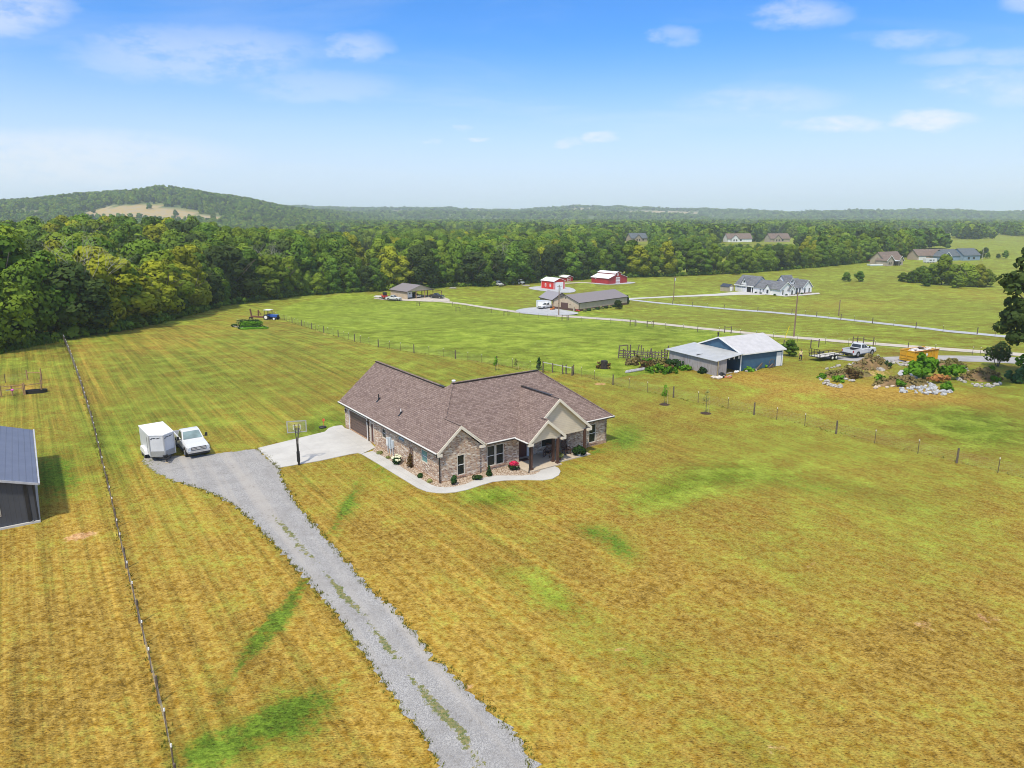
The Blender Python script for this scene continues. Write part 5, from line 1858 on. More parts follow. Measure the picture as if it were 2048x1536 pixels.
mb.slab([(W_ / 2, .35, RZ + .1), (W_ + .35, .35, E_ - .35 * k_ + .1), (W_ + .35, -D_ - .3, E_ - .35 * k_ + .1), (W_ / 2, -D_ - .3, RZ + .1)], .08)
mb.build('roof', M_sroof, lb)
mb = MB(); mb.beam((-.38, .38, E_ - .02), (W_ / 2, .38, RZ + .06), .05, .16); mb.beam((-.42, .36, E_ - .03), (-.42, -D_ - .3, E_ - .03), .1, .12); mb.build('roof_trim', mat('grey_trim', (.42, .43, .46), .4), lb)
mb = MB(); mb.box(-.10, .02, -.1, .03, 0, E_ - .1); mb.box(.35, .55, .003, .05, 0, E_ - .02); mb.build('corner_trim', M_blackp, lb)
mb = MB(); mb.box(-.15, W_ + .1, -D_ - .1, .18, -.1, .14); mb.build('footing', M_conc, lb)
q = at(64, 1045)
mb = MB(); mb.box(-.25, .25, -.15, .15, 0, .16); mb.box(-.2, .2, -.1, .1, .161, .2, 1)
tag(mb.build('drain_box', [M_dkmetal, M_alu], loc=(q.x, q.y, .0)), 'small dark box on the ground by the dark building corner', 'box')

# ------------------------------------------------------------------ fences
M_oldpost = mat('weathered_fence_wood', (.13, .10, .075), .9, var=.25, scale=5)
M_tpost = mat('rusty_green_steel', (.11, .075, .05), .7, var=.2, scale=4)
M_wirem, t, b = new_mat('woven_wire')
tc = t.n('ShaderNodeTexCoord')
sp = t.n('ShaderNodeSeparateXYZ')
t.l(tc.outputs['UV'], sp.inputs[0])
lu_ = t.math('LESS_THAN', t.math('FRACT', t.math('DIVIDE', sp.outputs[0], .10)), .22)
lv_ = t.math('LESS_THAN', t.math('FRACT', t.math('DIVIDE', sp.outputs[1], .10)), .22)
b.inputs['Base Color'].default_value = (.58, .58, .62, 1)
b.inputs['Metallic'].default_value = .3
b.inputs['Roughness'].default_value = .5
t.l(t.math('MAXIMUM', lu_, lv_), b.inputs['Alpha'])


def fence_line(name, label, pix, step, kinds, h=1.25, wire=True, wire_mat=None, cat='fence', thick=.09, every=4, strands=0):
    """posts every step metres along photograph points, every n-th one of wood; wire or strands between"""
    W2 = [at(*p) for p in pix]
    O = W2[0]
    t_ = thing(name, label, cat, O)
    pts = along(pix, step)
    pts = [W2[0]] + pts + [W2[-1]]
    for i, p in enumerate(pts):
        q = p - O
        wood = (i % every == 0)
        mb = MB()
        if wood:
            mb.tube(q - Vector((0, 0, .1)), q + Vector((0, 0, h * 1.12)), thick, thick * .9, 7)
            mb.build('wood_post', M_oldpost, t_, uv=False)
        else:
            mb.beam(q - Vector((0, 0, .1)), q + Vector((0, 0, h)), .042)
            mb.cbox((q.x, q.y, q.z + h + .06), .055, .055, .14, 1)
            mb.build('steel_post', [M_tpost, M_white], t_, uv=False)
    if wire:
        mb = MB()
        for a, b_ in zip(pts[:-1], pts[1:]):
            a, b_ = a - O, b_ - O
            mb.face([(a.x, a.y, a.z + .05), (b_.x, b_.y, b_.z + .05), (b_.x, b_.y, b_.z + h * .92), (a.x, a.y, a.z + h * .92)])
        mb.build('wire_mesh', wire_mat or M_wirem, t_)
    if strands:
        mb = MB()
        for k in range(strands):
            zz_ = h * (.25 + .7 * k / max(1, strands - 1))
            for a, b_ in zip(pts[:-1], pts[1:]):
                mb.beam(a - O + Vector((0, 0, zz_)), b_ - O + Vector((0, 0, zz_)), .012)
        mb.build('wire_strand', mat('galvanised_wire', (.3, .3, .3), .5, metal=.4), t_, uv=False)
    return t_


fence_line('wire_fence', 'long woven wire fence running past the dark building to the woods', [(356, 1590), (342, 1500), (322, 1420), (292, 1300), (266, 1190), (245, 1105), (222, 1000), (206, 935), (186, 850), (160, 765), (140, 710), (128, 682)], 2.45, None, h=1.25, every=3, thick=.06)
# thin-wire version for the field fences
M_wire2, t, b = new_mat('field_wire')
tc = t.n('ShaderNodeTexCoord')
sp = t.n('ShaderNodeSeparateXYZ')
t.l(tc.outputs['UV'], sp.inputs[0])
lu_ = t.math('LESS_THAN', t.math('FRACT', t.math('DIVIDE', sp.outputs[0], .16)), .025)
lv_ = t.math('LESS_THAN', t.math('FRACT', t.math('DIVIDE', sp.outputs[1], .16)), .03)
b.inputs['Base Color'].default_value = (.30, .28, .26, 1)
b.inputs['Roughness'].default_value = .6
t.l(t.math('MAXIMUM', lu_, lv_), b.inputs['Alpha'])
fence_line('wire_fence', 'field fence from the garden plot down past the house to the wooden brace', [(545, 633), (600, 651), (640, 664), (700, 681), (760, 695), (830, 706), (890, 714), (960, 726), (1010, 733), (1086, 745)], 3.0, None, h=1.25, wire_mat=M_wire2, every=3)
fence_line('wire_fence', 'field fence from the brace past the saplings to the right edge', [(1147, 749), (1200, 764), (1265, 779), (1340, 794), (1455, 818), (1600, 850), (1770, 892), (1980, 942), (2100, 970)], 3.3, None, h=1.25, wire_mat=M_wire2, every=3)
fence_line('wire_fence', 'thin roadside fence along the near side of the gravel lane', [(905, 612), (1010, 630), (1130, 640), (1260, 650), (1400, 664), (1560, 680), (1640, 688), (1760, 697), (1890, 706), (1960, 711)], 4.5, None, h=1.2, wire=False, strands=2, every=9, thick=.07)
fence_line('wire_fence', 'far roadside fence along the grey farm lane', [(1345, 609), (1480, 620), (1600, 629), (1700, 642), (1860, 662), (1990, 672)], 7.0, None, h=1.3, wire=False, strands=2, every=2, thick=.10)


def brace(label, a, b_, h=1.3, rail=True, group='wooden H braces along the lane', name='fence_brace', rails=1):
    A_, B_ = at(*a), at(*b_)
    t_ = thing(name, label, 'fence brace', A_, 0, group)
    d = B_ - A_
    for p in (Vector((0, 0, 0)), d):
        mb = MB(); mb.tube(p - Vector((0, 0, .1)), p + Vector((0, 0, h)), .10, .09, 7); mb.build('wood_post', M_oldpost, t_, uv=False)
    mb = MB()
    for k in range(rails):
        z = h * (.82 - .4 * k)
        mb.beam(Vector((0, 0, z)), d + Vector((0, 0, z)), .09)
    mb.build('rail', M_oldpost, t_)
    return t_


for lab, a, b_ in (('H shaped wooden brace left of the lane below the carport yard', (834, 612), (839, 612)), ('H shaped wooden brace in the grass below the middle of the lane', (912, 623), (920, 623)), ('H shaped wooden brace just left of the pavilion pole', (1008, 632), (1016, 632)),
                   ('H shaped wooden brace right under the pavilion pole', (1124, 641), (1134, 641)), ('H shaped wooden brace between the tan building and the blue barn', (1260, 652), (1270, 653)), ('H shaped wooden brace above the old corral', (1294, 654), (1306, 654)),
                   ('H shaped wooden brace behind the blue barn roof', (1449, 666), (1462, 667)), ('H shaped brace left of the white pickup, with one leaning post', (1621, 696), (1637, 695))):
    brace(lab, a, b_, 1.45)
brace('two rail wooden gate section right behind the blue barn', (1567, 697), (1588, 698), 1.5, group=None, rails=2)
t_ = thing('fence_brace', 'double wooden brace of four posts behind the white pickup', 'fence brace', at(1705, 691))
O_ = at(1705, 691)
P4 = [at(*p) - O_ for p in ((1705, 691), (1714, 691), (1726, 691.5), (1746, 693))]
for p in P4:
    mb = MB(); mb.tube(p - Vector((0, 0, .1)), p + Vector((0, 0, 1.6)), .09, .08, 7); mb.build('wood_post', M_oldpost, t_, uv=False)
mb = MB(); mb.beam(P4[0] + Vector((0, 0, 1.3)), P4[2] + Vector((0, 0, 1.2)), .08); mb.beam(P4[2] + Vector((0, 0, 1.1)), P4[3] + Vector((0, 0, 1.0)), .08); mb.build('rail', M_oldpost, t_)
# long brace behind the house
O_ = at(1086, 741)
t_ = thing('fence_brace', 'long silver top rail on wooden posts at the fence corner behind the house', 'fence brace', O_)
P5 = [at(*p) - O_ for p in ((1086, 741), (1105, 745), (1125, 748), (1132, 748), (1144, 751))]
for p in P5:
    mb = MB(); mb.tube(p - Vector((0, 0, .1)), p + Vector((0, 0, 1.35)), .10, .09, 7); mb.build('wood_post', M_oldpost, t_, uv=False)
mb = MB(); mb.beam(P5[0] + Vector((0, 0, 1.2)), P5[-1] + Vector((0, 0, 1.05)), .09); mb.build('rail', mat('silver_rail', (.55, .55, .53), .5, metal=.3), t_)
# paddock at the left
O_ = at(51, 789)
pd = thing('paddock_fence', 'brown rail paddock corner in the grass beyond the dark building', 'fence', O_)
M_pine = mat('brown_paddock_timber', (.34, .21, .10), .8, var=.2, scale=4)
zp = lambda x, y: (x / 15.75, 730 + y / 15.75)
PP = {k: at(*zp(*v)) - O_ for k, v in dict(a=(50, 1010), b=(400, 970), c=(755, 935), c2=(800, 935), d=(1320, 855), e=(1320, 480), f=(870, 470), g=(175, 560), g2=(-300, 600), a0=(-300, 1040), m=(1320, 610)).items()}
for k, hh in (('a', 1.5), ('b', 1.2), ('c', 1.4), ('c2', 1.5), ('d', 1.6), ('e', 1.6), ('f', 1.35), ('m', 1.4), ('a0', 1.4)):
    mb = MB(); mb.tube(PP[k] - Vector((0, 0, .1)), PP[k] + Vector((0, 0, hh)), .09, .08, 7); mb.build('wood_post', M_pine, pd, uv=False)
mb = MB(); mb.beam(PP['g'] - Vector((0, 0, .1)), PP['g'] + Vector((0, 0, 1.25)), .06); mb.build('steel_post', M_tpost, pd)
mb = MB()
for (i, j, z) in (('c2', 'd', 1.15), ('f', 'e', 1.05), ('a', 'c', 1.25), ('a', 'c', .85), ('a0', 'a', 1.2), ('a0', 'a', .85)):
    mb.beam(PP[i] + Vector((0, 0, z)), PP[j] + Vector((0, 0, z)), .08)
mb.build('rail', M_pine, pd)
mb = MB()
for (i, j) in (('d', 'e'), ('g2', 'g'), ('g', 'f')):
    a, b_ = PP[i], PP[j]
    mb.face([(a.x, a.y, a.z + .05), (b_.x, b_.y, b_.z + .05), (b_.x, b_.y, b_.z + 1.1), (a.x, a.y, a.z + 1.1)])
mb.build('wire_mesh', M_wire2, pd)
q = at(*zp(385, 965))
t_ = thing('toy_ride', 'bright pink and blue plastic toy hanging on the paddock rail', 'toy', (q.x, q.y - .15, .75), .1)
mb = MB(); mb.ball((.2, 0, 0), .22, .08, .12, 10, 6, jit=.1, seed=2); mb.build('pink_shell', mat('pink_plastic', (.75, .12, .60), .4), t_)
mb = MB(); mb.ball((-.3, 0, .02), .34, .06, .09, 10, 6, jit=.1, seed=3); mb.build('blue_shell', mat('pale_blue_plastic', (.35, .42, .80), .4), t_)
q = at(*zp(1140, 880))
t_ = thing('water_trough', 'low black oval water trough at the paddock corner', 'trough', q, R(22))
mb = MB()
pl_ = [(.85 * math.cos(a) + (.35 if math.cos(a) > 0 else -.35), .42 * math.sin(a)) for a in [k * math.pi / 9 for k in range(18)]]
n = len(pl_)
vs = [(x, y, 0) for x, y in pl_] + [(x * 1.05, y * 1.05, .42) for x, y in pl_] + [(x * .95, y * .92, .42) for x, y in pl_] + [(x * .9, y * .85, .15) for x, y in pl_]
mb.mesh(vs, [(r * n + k, r * n + (k + 1) % n, (r + 1) * n + (k + 1) % n, (r + 1) * n + k) for r in range(3) for k in range(n)] + [tuple(range(3 * n, 4 * n))])
mb.build('tub', M_blackp, t_)
q = at(210, 708)

# ------------------------------------------------------------------ buildings beyond
M_galv = band_mat('pale_galvanised_roof', (.46, .47, .47), .30, 'u', bump=.5, width=.10, dark=.25, rough=.45, metal=.15)
M_galv2 = band_mat('grey_shed_roof', (.42, .42, .44), .30, 'u', bump=.5, width=.10, dark=.3, rough=.45, metal=.1)
M_tan = band_mat('tan_metal_siding', (.48, .39, .28), .30, 'u', bump=.5, width=.1, dark=.3)
M_brownm = band_mat('brown_wainscot', (.10, .052, .045), .30, 'u', bump=.4, dark=.4)
M_red1 = band_mat('bright_red_siding', (.58, .022, .018), .30, 'u', bump=.4, dark=.3)
M_red2 = band_mat('deep_red_siding', (.36, .022, .028), .30, 'u', bump=.4, dark=.35)
M_wroof = band_mat('white_metal_roof', (.78, .78, .80), .40, 'u', bump=.4, width=.08, dark=.2, rough=.45)
M_bluem = band_mat('blue_metal_siding', (.045, .115, .19), .25, 'u', bump=.7, width=.2, dark=.5)
M_oldwood = band_mat('weathered_grey_boards', (.36, .335, .33), .20, 'u', bump=.8, width=.10, dark=.7, rough=.9, col2=(.20, .14, .115))
M_lap = band_mat('white_lap_siding', (.74, .74, .74), .25, 'v', bump=.3, dark=.15)
M_groof = brick_mat('blue_grey_shingles', [(.13, .137, .155), (.17, .178, .20), (.145, .15, .17), (.19, .20, .22)], (.10, .105, .12), .9, .3, .02, nsc=.3)
M_beige = band_mat('beige_siding', (.40, .34, .26), .25, 'v', bump=.3, dark=.2)
M_broof = brick_mat('taupe_shingles', [(.17, .13, .11), (.22, .17, .145), (.19, .15, .13)], (.12, .09, .08), .9, .3, .02, nsc=.3)
M_bsid = band_mat('slate_blue_siding', (.22, .30, .38), .25, 'v', bump=.3, dark=.2)
M_sroof2 = brick_mat('dark_slate_shingles', [(.10, .12, .14), (.13, .15, .17)], (.08, .1, .12), .9, .3, .02, nsc=.3)
M_stone = mat('brown_stone_base', (.22, .15, .11), .9, var=.4, scale=2)


def gable_block(wmb, rmb, x0, x1, y0, y1, ze, zr, ax, ov=.35, th=.12, z0=0.0, wm=0, rm=0, ends=(True, True)):
    """walls and two roof slabs; ax is the ridge direction"""
    wmb.box(x0, x1, y0, y1, z0, ze, wm)
    if ax == 'x':
        c, half = (y0 + y1) / 2, (y1 - y0) / 2
        k = (zr - ze) / half
        for e, x in ((0, x0), (1, x1)):
            if ends[e]:
                q = [(x, y0, ze), (x, y1, ze), (x, c, zr)]
                wmb.face(q[::-1] if e == 0 else q, wm)
        zo = ze - k * ov
        rmb.slab([(x0 - ov, y0 - ov, zo + th), (x1 + ov, y0 - ov, zo + th), (x1 + ov, c, zr + th), (x0 - ov, c, zr + th)], th, rm)
        rmb.slab([(x1 + ov, y1 + ov, zo + th), (x0 - ov, y1 + ov, zo + th), (x0 - ov, c, zr + th), (x1 + ov, c, zr + th)], th, rm)
    else:
        c, half = (x0 + x1) / 2, (x1 - x0) / 2
        k = (zr - ze) / half
        for e, y in ((0, y0), (1, y1)):
            if ends[e]:
                q = [(x0, y, ze), (x1, y, ze), (c, y, zr)]
                wmb.face(q if e == 0 else q[::-1], wm)
        zo = ze - k * ov
        rmb.slab([(x0 - ov, y1 + ov, zo + th), (x0 - ov, y0 - ov, zo + th), (c, y0 - ov, zr + th), (c, y1 + ov, zr + th)], th, rm)
        rmb.slab([(x1 + ov, y0 - ov, zo + th), (x1 + ov, y1 + ov, zo + th), (c, y1 + ov, zr + th), (c, y0 - ov, zr + th)], th, rm)


def rake_trim(mb, x0, x1, y, ze, zr, ov=.35, w=.25, th=.12):
    c, half = (x0 + x1) / 2, (x1 - x0) / 2
    k = (zr - ze) / half
    zo = ze - k * ov + th
    for xa in (x0 - ov, x1 + ov):
        a, b_ = (xa, y, zo), (c, y, zr + th)
        v = [a, b_, (b_[0], y, b_[2] - w), (a[0], y, a[2] - w)]
        mb.mesh([(p[0], y - .03, p[2]) for p in v] + [(p[0], y, p[2]) for p in v], [(0, 1, 2, 3), (7, 6, 5, 4), (0, 4, 5, 1), (3, 2, 6, 7), (0, 3, 7, 4), (1, 5, 6, 2)])


def part(name, m, par, *boxes):
    mb = MB()
    for bx in boxes:
        mb.box(*bx)
    return mb.build(name, m, par)


# --- blue barn with a grey board lean-to
bb = thing('blue_barn', 'blue metal barn with pale roof and grey weathered board lean-to', 'barn', (32.2, 98.1, 0), R(28.5))
mb = MB()
BE, BR = 2.55, 4.15
mb.box(0, 8.5, 0, .12, 0, BE); mb.box(0, 8.5, 8.4, 8.52, 0, BE); mb.box(8.38, 8.5, .121, 8.399, 0, BE); mb.box(0, .12, .121, 8.399, 0, BE)
for x in (.0, 8.38):
    mb.mesh([(x, 0, BE), (x, 8.52, BE), (x, 4.26, BR), (x + .12, 0, BE), (x + .12, 8.52, BE), (x + .12, 4.26, BR)], [(2, 1, 0), (3, 4, 5), (0, 3, 5, 2), (2, 5, 4, 1)])
mb.build('blue_wall', M_bluem, bb)
mb = MB()
k_ = (BR - BE) / 4.26
mb.slab([(-.25, -.3, BE - .3 * k_ + .1), (8.8, -.3, BE - .3 * k_ + .1), (8.8, 4.26, BR + .1), (-.25, 4.26, BR + .1)], .07)
mb.slab([(8.8, 8.8, BE - .3 * k_ + .1), (-.25, 8.8, BE - .3 * k_ + .1), (-.25, 4.26, BR + .1), (8.8, 4.26, BR + .1)], .07)
mb.build('roof', mat('dull_galvanised', (.50, .49, .50), .5, metal=.1, var=.08, scale=1.2), bb)
mb = MB(); rk = [(-.27, -.3, BE - .3 * k_ + .1), (-.27, 4.26, BR + .1), (-.27, 8.8, BE - .3 * k_ + .1)]
mb.beam(rk[0], rk[1], .05, .18); mb.beam(rk[1], rk[2], .05, .18); mb.box(-.03, .18, -.03, -.003, 0, BE - .1); mb.box(8.3, 8.53, -.03, -.003, 0, BE - .1); mb.box(-.2, 8.8, -.345, -.302, BE - .2, BE - .02)
mb.build('white_trim', M_white, bb)
part('white_door', M_white, bb, (7.2, 8.2, -.02, -.002, .02, 2.05))
mb = MB(); mb.tube((.8, 5.4, BR - .6), (.8, 5.4, BR + .35), .1); mb.tube((.8, 5.4, BR + .35), (.8, 5.4, BR + .6), .14); mb.build('stove_pipe', M_dkmetal, bb)
mb = MB()
mb.slab([(-5.5, -1.0, 2.12), (-.06, -.7, 2.66), (-.06, 9.4, 2.72), (-5.5, 9.6, 2.12)], .05)
mb.build('lean_to_roof', M_galv, bb)
mb = MB()
mb.mesh([(-5.2, -.75, 0), (-5.2, 9.0, 0), (-5.2, 9.0, 2.06), (-5.2, -.75, 2.06), (-5.08, -.75, 0), (-5.08, 9.0, 0), (-5.08, 9.0, 2.06), (-5.08, -.75, 2.06)], [(0, 3, 2, 1), (4, 5, 6, 7), (0, 4, 7, 3), (1, 2, 6, 5), (3, 7, 6, 2)])
mb.mesh([(-5.07, -.75, 0), (-3.2, -.6, 0), (-3.2, -.6, 2.30), (-5.07, -.75, 2.09), (-5.07, -.65, 0), (-3.2, -.5, 0), (-3.2, -.5, 2.30), (-5.07, -.65, 2.09)], [(0, 1, 2, 3), (7, 6, 5, 4), (1, 5, 6, 2), (2, 6, 7, 3)])
mb.build('board_wall', M_oldwood, bb)
mb = MB(); mb.beam((-5.25, -1.05, .0), (-5.25, -1.05, 2.1), .07); mb.build('prop_post', mat('yellowed_post', (.42, .33, .14), .8), bb)
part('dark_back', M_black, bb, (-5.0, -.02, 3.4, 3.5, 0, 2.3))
mb = MB()
for x in (-2.5, -1.6, -.7):
    mb.box(x - .12, x + .12, -.35, -.33, 1.95, 2.3)
mb.build('hanging_panel', M_white, bb)


def bl(x, y, z=0.0):
    c, s = math.cos(R(28.5)), math.sin(R(28.5))
    return Vector((32.2 + x * c - y * s, 98.1 + x * s + y * c, z))


# clutter in and in front of the barn
for (x, y, rz, lab, r) in ((-4.9, -1.7, .4, 'black tyre lying on the rubbish heap by the grey boards', .55),):
    t_ = thing('old_tyre', lab, 'tyre', bl(x, y, .28), rz)
    mb = MB()
    n, m_ = 18, 8
    vs = [((r * .7 + r * .3 * math.cos(2 * math.pi * j / m_)) * math.cos(2 * math.pi * i / n), (r * .7 + r * .3 * math.cos(2 * math.pi * j / m_)) * math.sin(2 * math.pi * i / n), r * .32 * math.sin(2 * math.pi * j / m_)) for i in range(n) for j in range(m_)]
    mb.mesh(vs, [(i * m_ + j, ((i + 1) % n) * m_ + j, ((i + 1) % n) * m_ + (j + 1) % m_, i * m_ + (j + 1) % m_) for i in range(n) for j in range(m_)], sm=True)
    o = mb.build('tread', M_tyre, t_)
    t_.rotation_euler = (.5, .35, .2)


def rock_mesh(mb, c, r, seed, m=0, fl=.65):
    rr = random.Random(seed)
    mb.ball(c, r * rr.uniform(.8, 1.3), r * rr.uniform(.7, 1.1), r * fl * rr.uniform(.7, 1.2), 7, 5, m, jit=.22, seed=seed)


M_rock = mat('pale_limestone', (.40, .38, .35), .9, var=.4, scale=4, bump=.5, hue=(.25, .20, .14), hf=.5)
M_rub = mat('rubbish_cloth', (.55, .50, .44), .9, var=.3, scale=4)
M_terra = mat('terracotta_scrap', (.42, .16, .08), .8, var=.25, scale=4)
t_ = thing('rubbish_heap', 'heap of pale rags and terracotta scraps before the grey board lean-to', 'rubbish heap', bl(-5.2, -2.0), .3)
mb = MB()
for k in range(14):
    rr = random.Random(k); rock_mesh(mb, (rr.uniform(-1.6, .6), rr.uniform(-.5, .5), .12), rr.uniform(.15, .36), k)
mb.build('rags', M_rub, t_)
mb = MB()
for k in range(8):
    rr = random.Random(k + 40); rock_mesh(mb, (rr.uniform(-.1, 1.2), rr.uniform(-.5, .3), .12), rr.uniform(.14, .26), k + 40)
mb.build('scrap', M_terra, t_)
for i, (x0, y0, x1, y1, lab) in enumerate(((-3.0, -1.4, -4.4, -1.9, 'pale plank on the grass at the lean-to opening'), (-2.9, -.4, -1.7, -.2, 'short timber lying inside the dark barn opening'))):
    a, b_ = bl(x0, y0, .06), bl(x1, y1, .06)
    mb = MB(); mb.beam(Vector((0, 0, 0)), b_ - a, .25, .07)
    tag(mb.build('timber_plank', mat('grey_plank', (.42, .38, .32), .9, var=.2), loc=a), lab, 'plank')
for i, (x, y, m_, lab, sz) in enumerate(((-2.2, 1.2, M_meter, 'blue grey crate stacked inside the dark barn opening', (.9, .6, 1.2)), (-2.6, .6, M_post, 'brown barrel shaped drum inside the dark barn opening', (.5, .5, .9)))):
    t_ = thing('storage_crate' if i == 0 else 'storage_drum', lab, 'crate' if i == 0 else 'drum', bl(x, y), R(30))
    mb = MB()
    if i == 0:
        mb.box(-.45, .45, -.3, .3, 0, 1.2)
        mb.build('crate_box', m_, t_)
        part('crate_lid', M_white, t_, (-.48, .48, -.33, .33, 1.203, 1.28))
    else:
        mb.tube((0, 0, 0), (0, 0, .85), .27, n=12)
        mb.build('drum_barrel', m_, t_)
        mb = MB(); mb.tube((0, 0, .853), (0, 0, .9), .29, n=12); mb.build('drum_lid', M_rub, t_)
for k, (x, y, r) in enumerate(((-1.3, -.5, .24), (-.75, -.35, .2))):
    mb = MB(); rock_mesh(mb, (0, 0, .15), r, 70 + k, fl=.9)
    tag(mb.build('feed_sack', M_white, loc=bl(x, y)), ['larger white sack at the mouth of the barn opening', 'smaller white sack next to the white corner trim'][k], 'sack')
for k, (x, y, r, lab) in enumerate(((.6, -.7, .26, 'pale rock at the white corner of the blue wall'), (1.4, -.8, .22, 'pale rock second from the corner of the blue wall'), (2.2, -.8, .3, 'pale rock beside the grey post pile under the blue wall'))):
    mb = MB(); rock_mesh(mb, (0, 0, .12), r, 80 + k)
    tag(mb.build('boulder', M_rock, loc=bl(x, y)), lab, 'rock')
t_ = thing('post_pile', 'dark posts leaning on the blue barn wall', 'pile of posts', bl(3.0, -.5), R(28))
mb = MB()
for k in range(4):
    mb.beam((-.6 + k * .1, -.25 + .1 * k, .06), (.9 + .05 * k, .2, .5 + .12 * k), .11)
mb.build('posts', M_oldpost, t_)
t_ = thing('wire_coil', 'dark wire coil leaning on the blue wall near the white door', 'wire coil', bl(6.0, -.35, .65), R(28.5))
mb = MB()
for k in range(18):
    a, b_ = 2 * math.pi * k / 18, 2 * math.pi * (k + 1) / 18
    mb.beam((.6 * math.cos(a), 0, .6 * math.sin(a)), (.6 * math.cos(b_), .02, .6 * math.sin(b_)), .06)
mb.build('coil', M_oldpost, t_)
mb = MB(); mb.beam((-.7, -.1, -.62), (.3, .1, -.2), .2); mb.build('stake', M_oldpost, t_)

# --- tan building with brown wainscot
def frame(px, ang, dz=0.0):
    P_ = at(*px)
    return P_ + Vector((0, 0, dz)), R(ang)


P_, a_ = frame((1158, 623), 45)
tb = thing('metal_building', 'long tan metal building with brown base and mauve roof', 'building', P_, a_)
mb, rb = MB(), MB()
LT, WT = 25.6, 11.3
gable_block(mb, rb, 0, LT, 0, WT, 2.75, 4.75, 'x', .3)
mb.box(-.02, LT + .02, -.03, WT + .03, -.6, .0)
mb.build('wall', M_tan, tb)
rb.build('roof', mat('mauve_grey_metal_roof', (.225, .195, .195), .5, metal=.1, var=.05), tb)
part('wainscot', M_brownm, tb, (-.04, -.004, -.04, WT + .04, -.6, .7), (-.003, LT + .04, -.045, -.004, -.6, .7))
part('garage_door', M_brownm, tb, (-.09, -.045, 4.6, 7.6, -.1, 2.3))
mb = MB(); mb.beam((-.35, -.32, 2.63), (-.35, WT / 2, 4.8), .08, .12); mb.beam((-.35, WT + .32, 2.63), (-.35, WT / 2, 4.8), .08, .12); mb.box(-.06, .1, -.06, .1, -.5, 2.7); mb.box(-.3, LT + .3, -.36, -.31, 2.55, 2.72); mb.build('dark_trim', M_dkmetal, tb)
wd_ = part('side_door', M_white, tb, (19.6, 20.9, -.09, -.05, -.1, 2.1))
part('door_panel', M_dkmetal, wd_, (19.9, 20.6, -.11, -.095, .3, 1.9))
for y in (3.7, 8.6):
    part('wall_lamp', M_dkmetal, tb, (-.15, -.045, y - .12, y + .12, 1.75, 2.05))
part('gable_vent', M_black, tb, (-.03, -.004, 5.4, 5.8, 3.6, 4.1))


def tl(x, y, z=0.0):
    c, s = math.cos(a_), math.sin(a_)
    X_, Y_ = P_.x + x * c - y * s, P_.y + x * s + y * c
    return Vector((X_, Y_, float(TZ(X_, Y_)) + z))


for k in range(9):
    x = 1.0 + k * 2.2
    bush('garden_shrub', ['low shrub in the row along the tan building, first from the garage corner', 'low shrub second in the row along the tan building', 'low shrub third in the row along the tan building', 'low shrub fourth in the row along the tan building', 'low shrub fifth in the row along the tan building', 'low shrub sixth in the row along the tan building', 'low shrub seventh in the row along the tan building', 'low shrub just left of the white side door', 'low shrub just right of the white side door'][k],
         'shrub', tl(x, -1.3), [(0, 0, .35, .55, .8), (.4, 0, .3, .4, .8)], 90, .35, M_dkgreen if k % 2 else M_ygreen, 200 + k, 'shrubs along the tan building')
bush('garden_shrub', 'tall dark conifer at the far end of the tan building', 'shrub', tl(26.3, .8), [(0, 0, .8, 1.0, 1.0), (0, 0, 1.8, .8, 1.1), (0, 0, 2.6, .45, 1.1)], 300, .5, M_leafd, 215)
t_ = thing('statue_planter', 'tan planter post with red flowers at the tan building corner', 'planter', tl(-.4, 1.8))
mb = MB(); mb.tube((0, 0, 0), (0, 0, 1.4), .3, .22, 10); mb.build('pedestal', M_beige, t_)
mb = MB(); rock_mesh(mb, (.9, -.8, .35), .4, 3); rock_mesh(mb, (1.5, -1.4, .3), .35, 4); mb.build('red_flowers', M_redp, t_)
t_ = thing('garden_cart', 'orange and white riding mower by the tan garage door', 'mower', tl(-3.2, 8.4), 1.0)
mb = MB(); mb.box(-.8, .8, -.5, .5, .25, .6); mb.box(.1, .75, -.3, .3, .6, .95); mb.build('body', mat('orange_paint', (.62, .20, .04), .4), t_)
mb = MB(); mb.box(-.45, -.05, -.25, .25, .6, .75); mb.box(-.55, -.46, -.25, .25, .75, 1.15); mb.build('seat', M_black, t_)
for sx in (-.5, .5):
    for s in (-1, 1):
        wheel(t_, sx, s * .5, .25, .16, s)
pickup('white pickup nosed in between the pavilion and the tan building', tl(-2.0, 12.5), a_ + R(180), 'far pickups')
# pavilion and its trailer
P2_, a2_ = frame((1105, 617), 24)
pv2 = thing('pavilion', 'open sided pavilion with grey gable roof behind the tan building', 'pavilion', P2_, a2_)
mb, rb = MB(), MB()
gable_block(mb, rb, 0, 6.4, 0, 9.4, 2.9, 4.9, 'y', .35)
rb.build('roof', mat('pale_mauve_metal_roof', (.29, .27, .29), .5, metal=.1, var=.05), pv2)
mb = MB(); mb.face([(0, .0, 2.9), (6.4, .0, 2.9), (3.2, .0, 4.9)]); mb.face([(6.4, 9.4, 2.9), (0, 9.4, 2.9), (3.2, 9.4, 4.9)]); mb.box(0, .12, 5.2, 9.4, -.6, 2.9); mb.build('wall', M_beige, pv2)
mb = MB()
mb.beam((-.36, -.37, 2.72), (3.2, -.37, 4.95), .06, .2); mb.beam((6.76, -.37, 2.72), (3.2, -.37, 4.95), .06, .2); mb.box(-.42, -.36, -.3, 9.7, 2.55, 2.75)
mb.build('dark_trim', M_dkmetal, pv2)
for (x, y) in ((.1, .1), (6.3, .1), (3.2, .1), (.1, 4.8), (6.3, 4.8), (6.3, 9.3)):
    part('post', M_pine, pv2, (x - .1, x + .1, y - .1, y + .1, -.6, 2.88))
q, qa = frame((1089, 614), 20)
ct = thing('cargo_trailer', 'white box trailer parked against the left side of the pavilion', 'trailer', at(1088, 616.5), R(12))
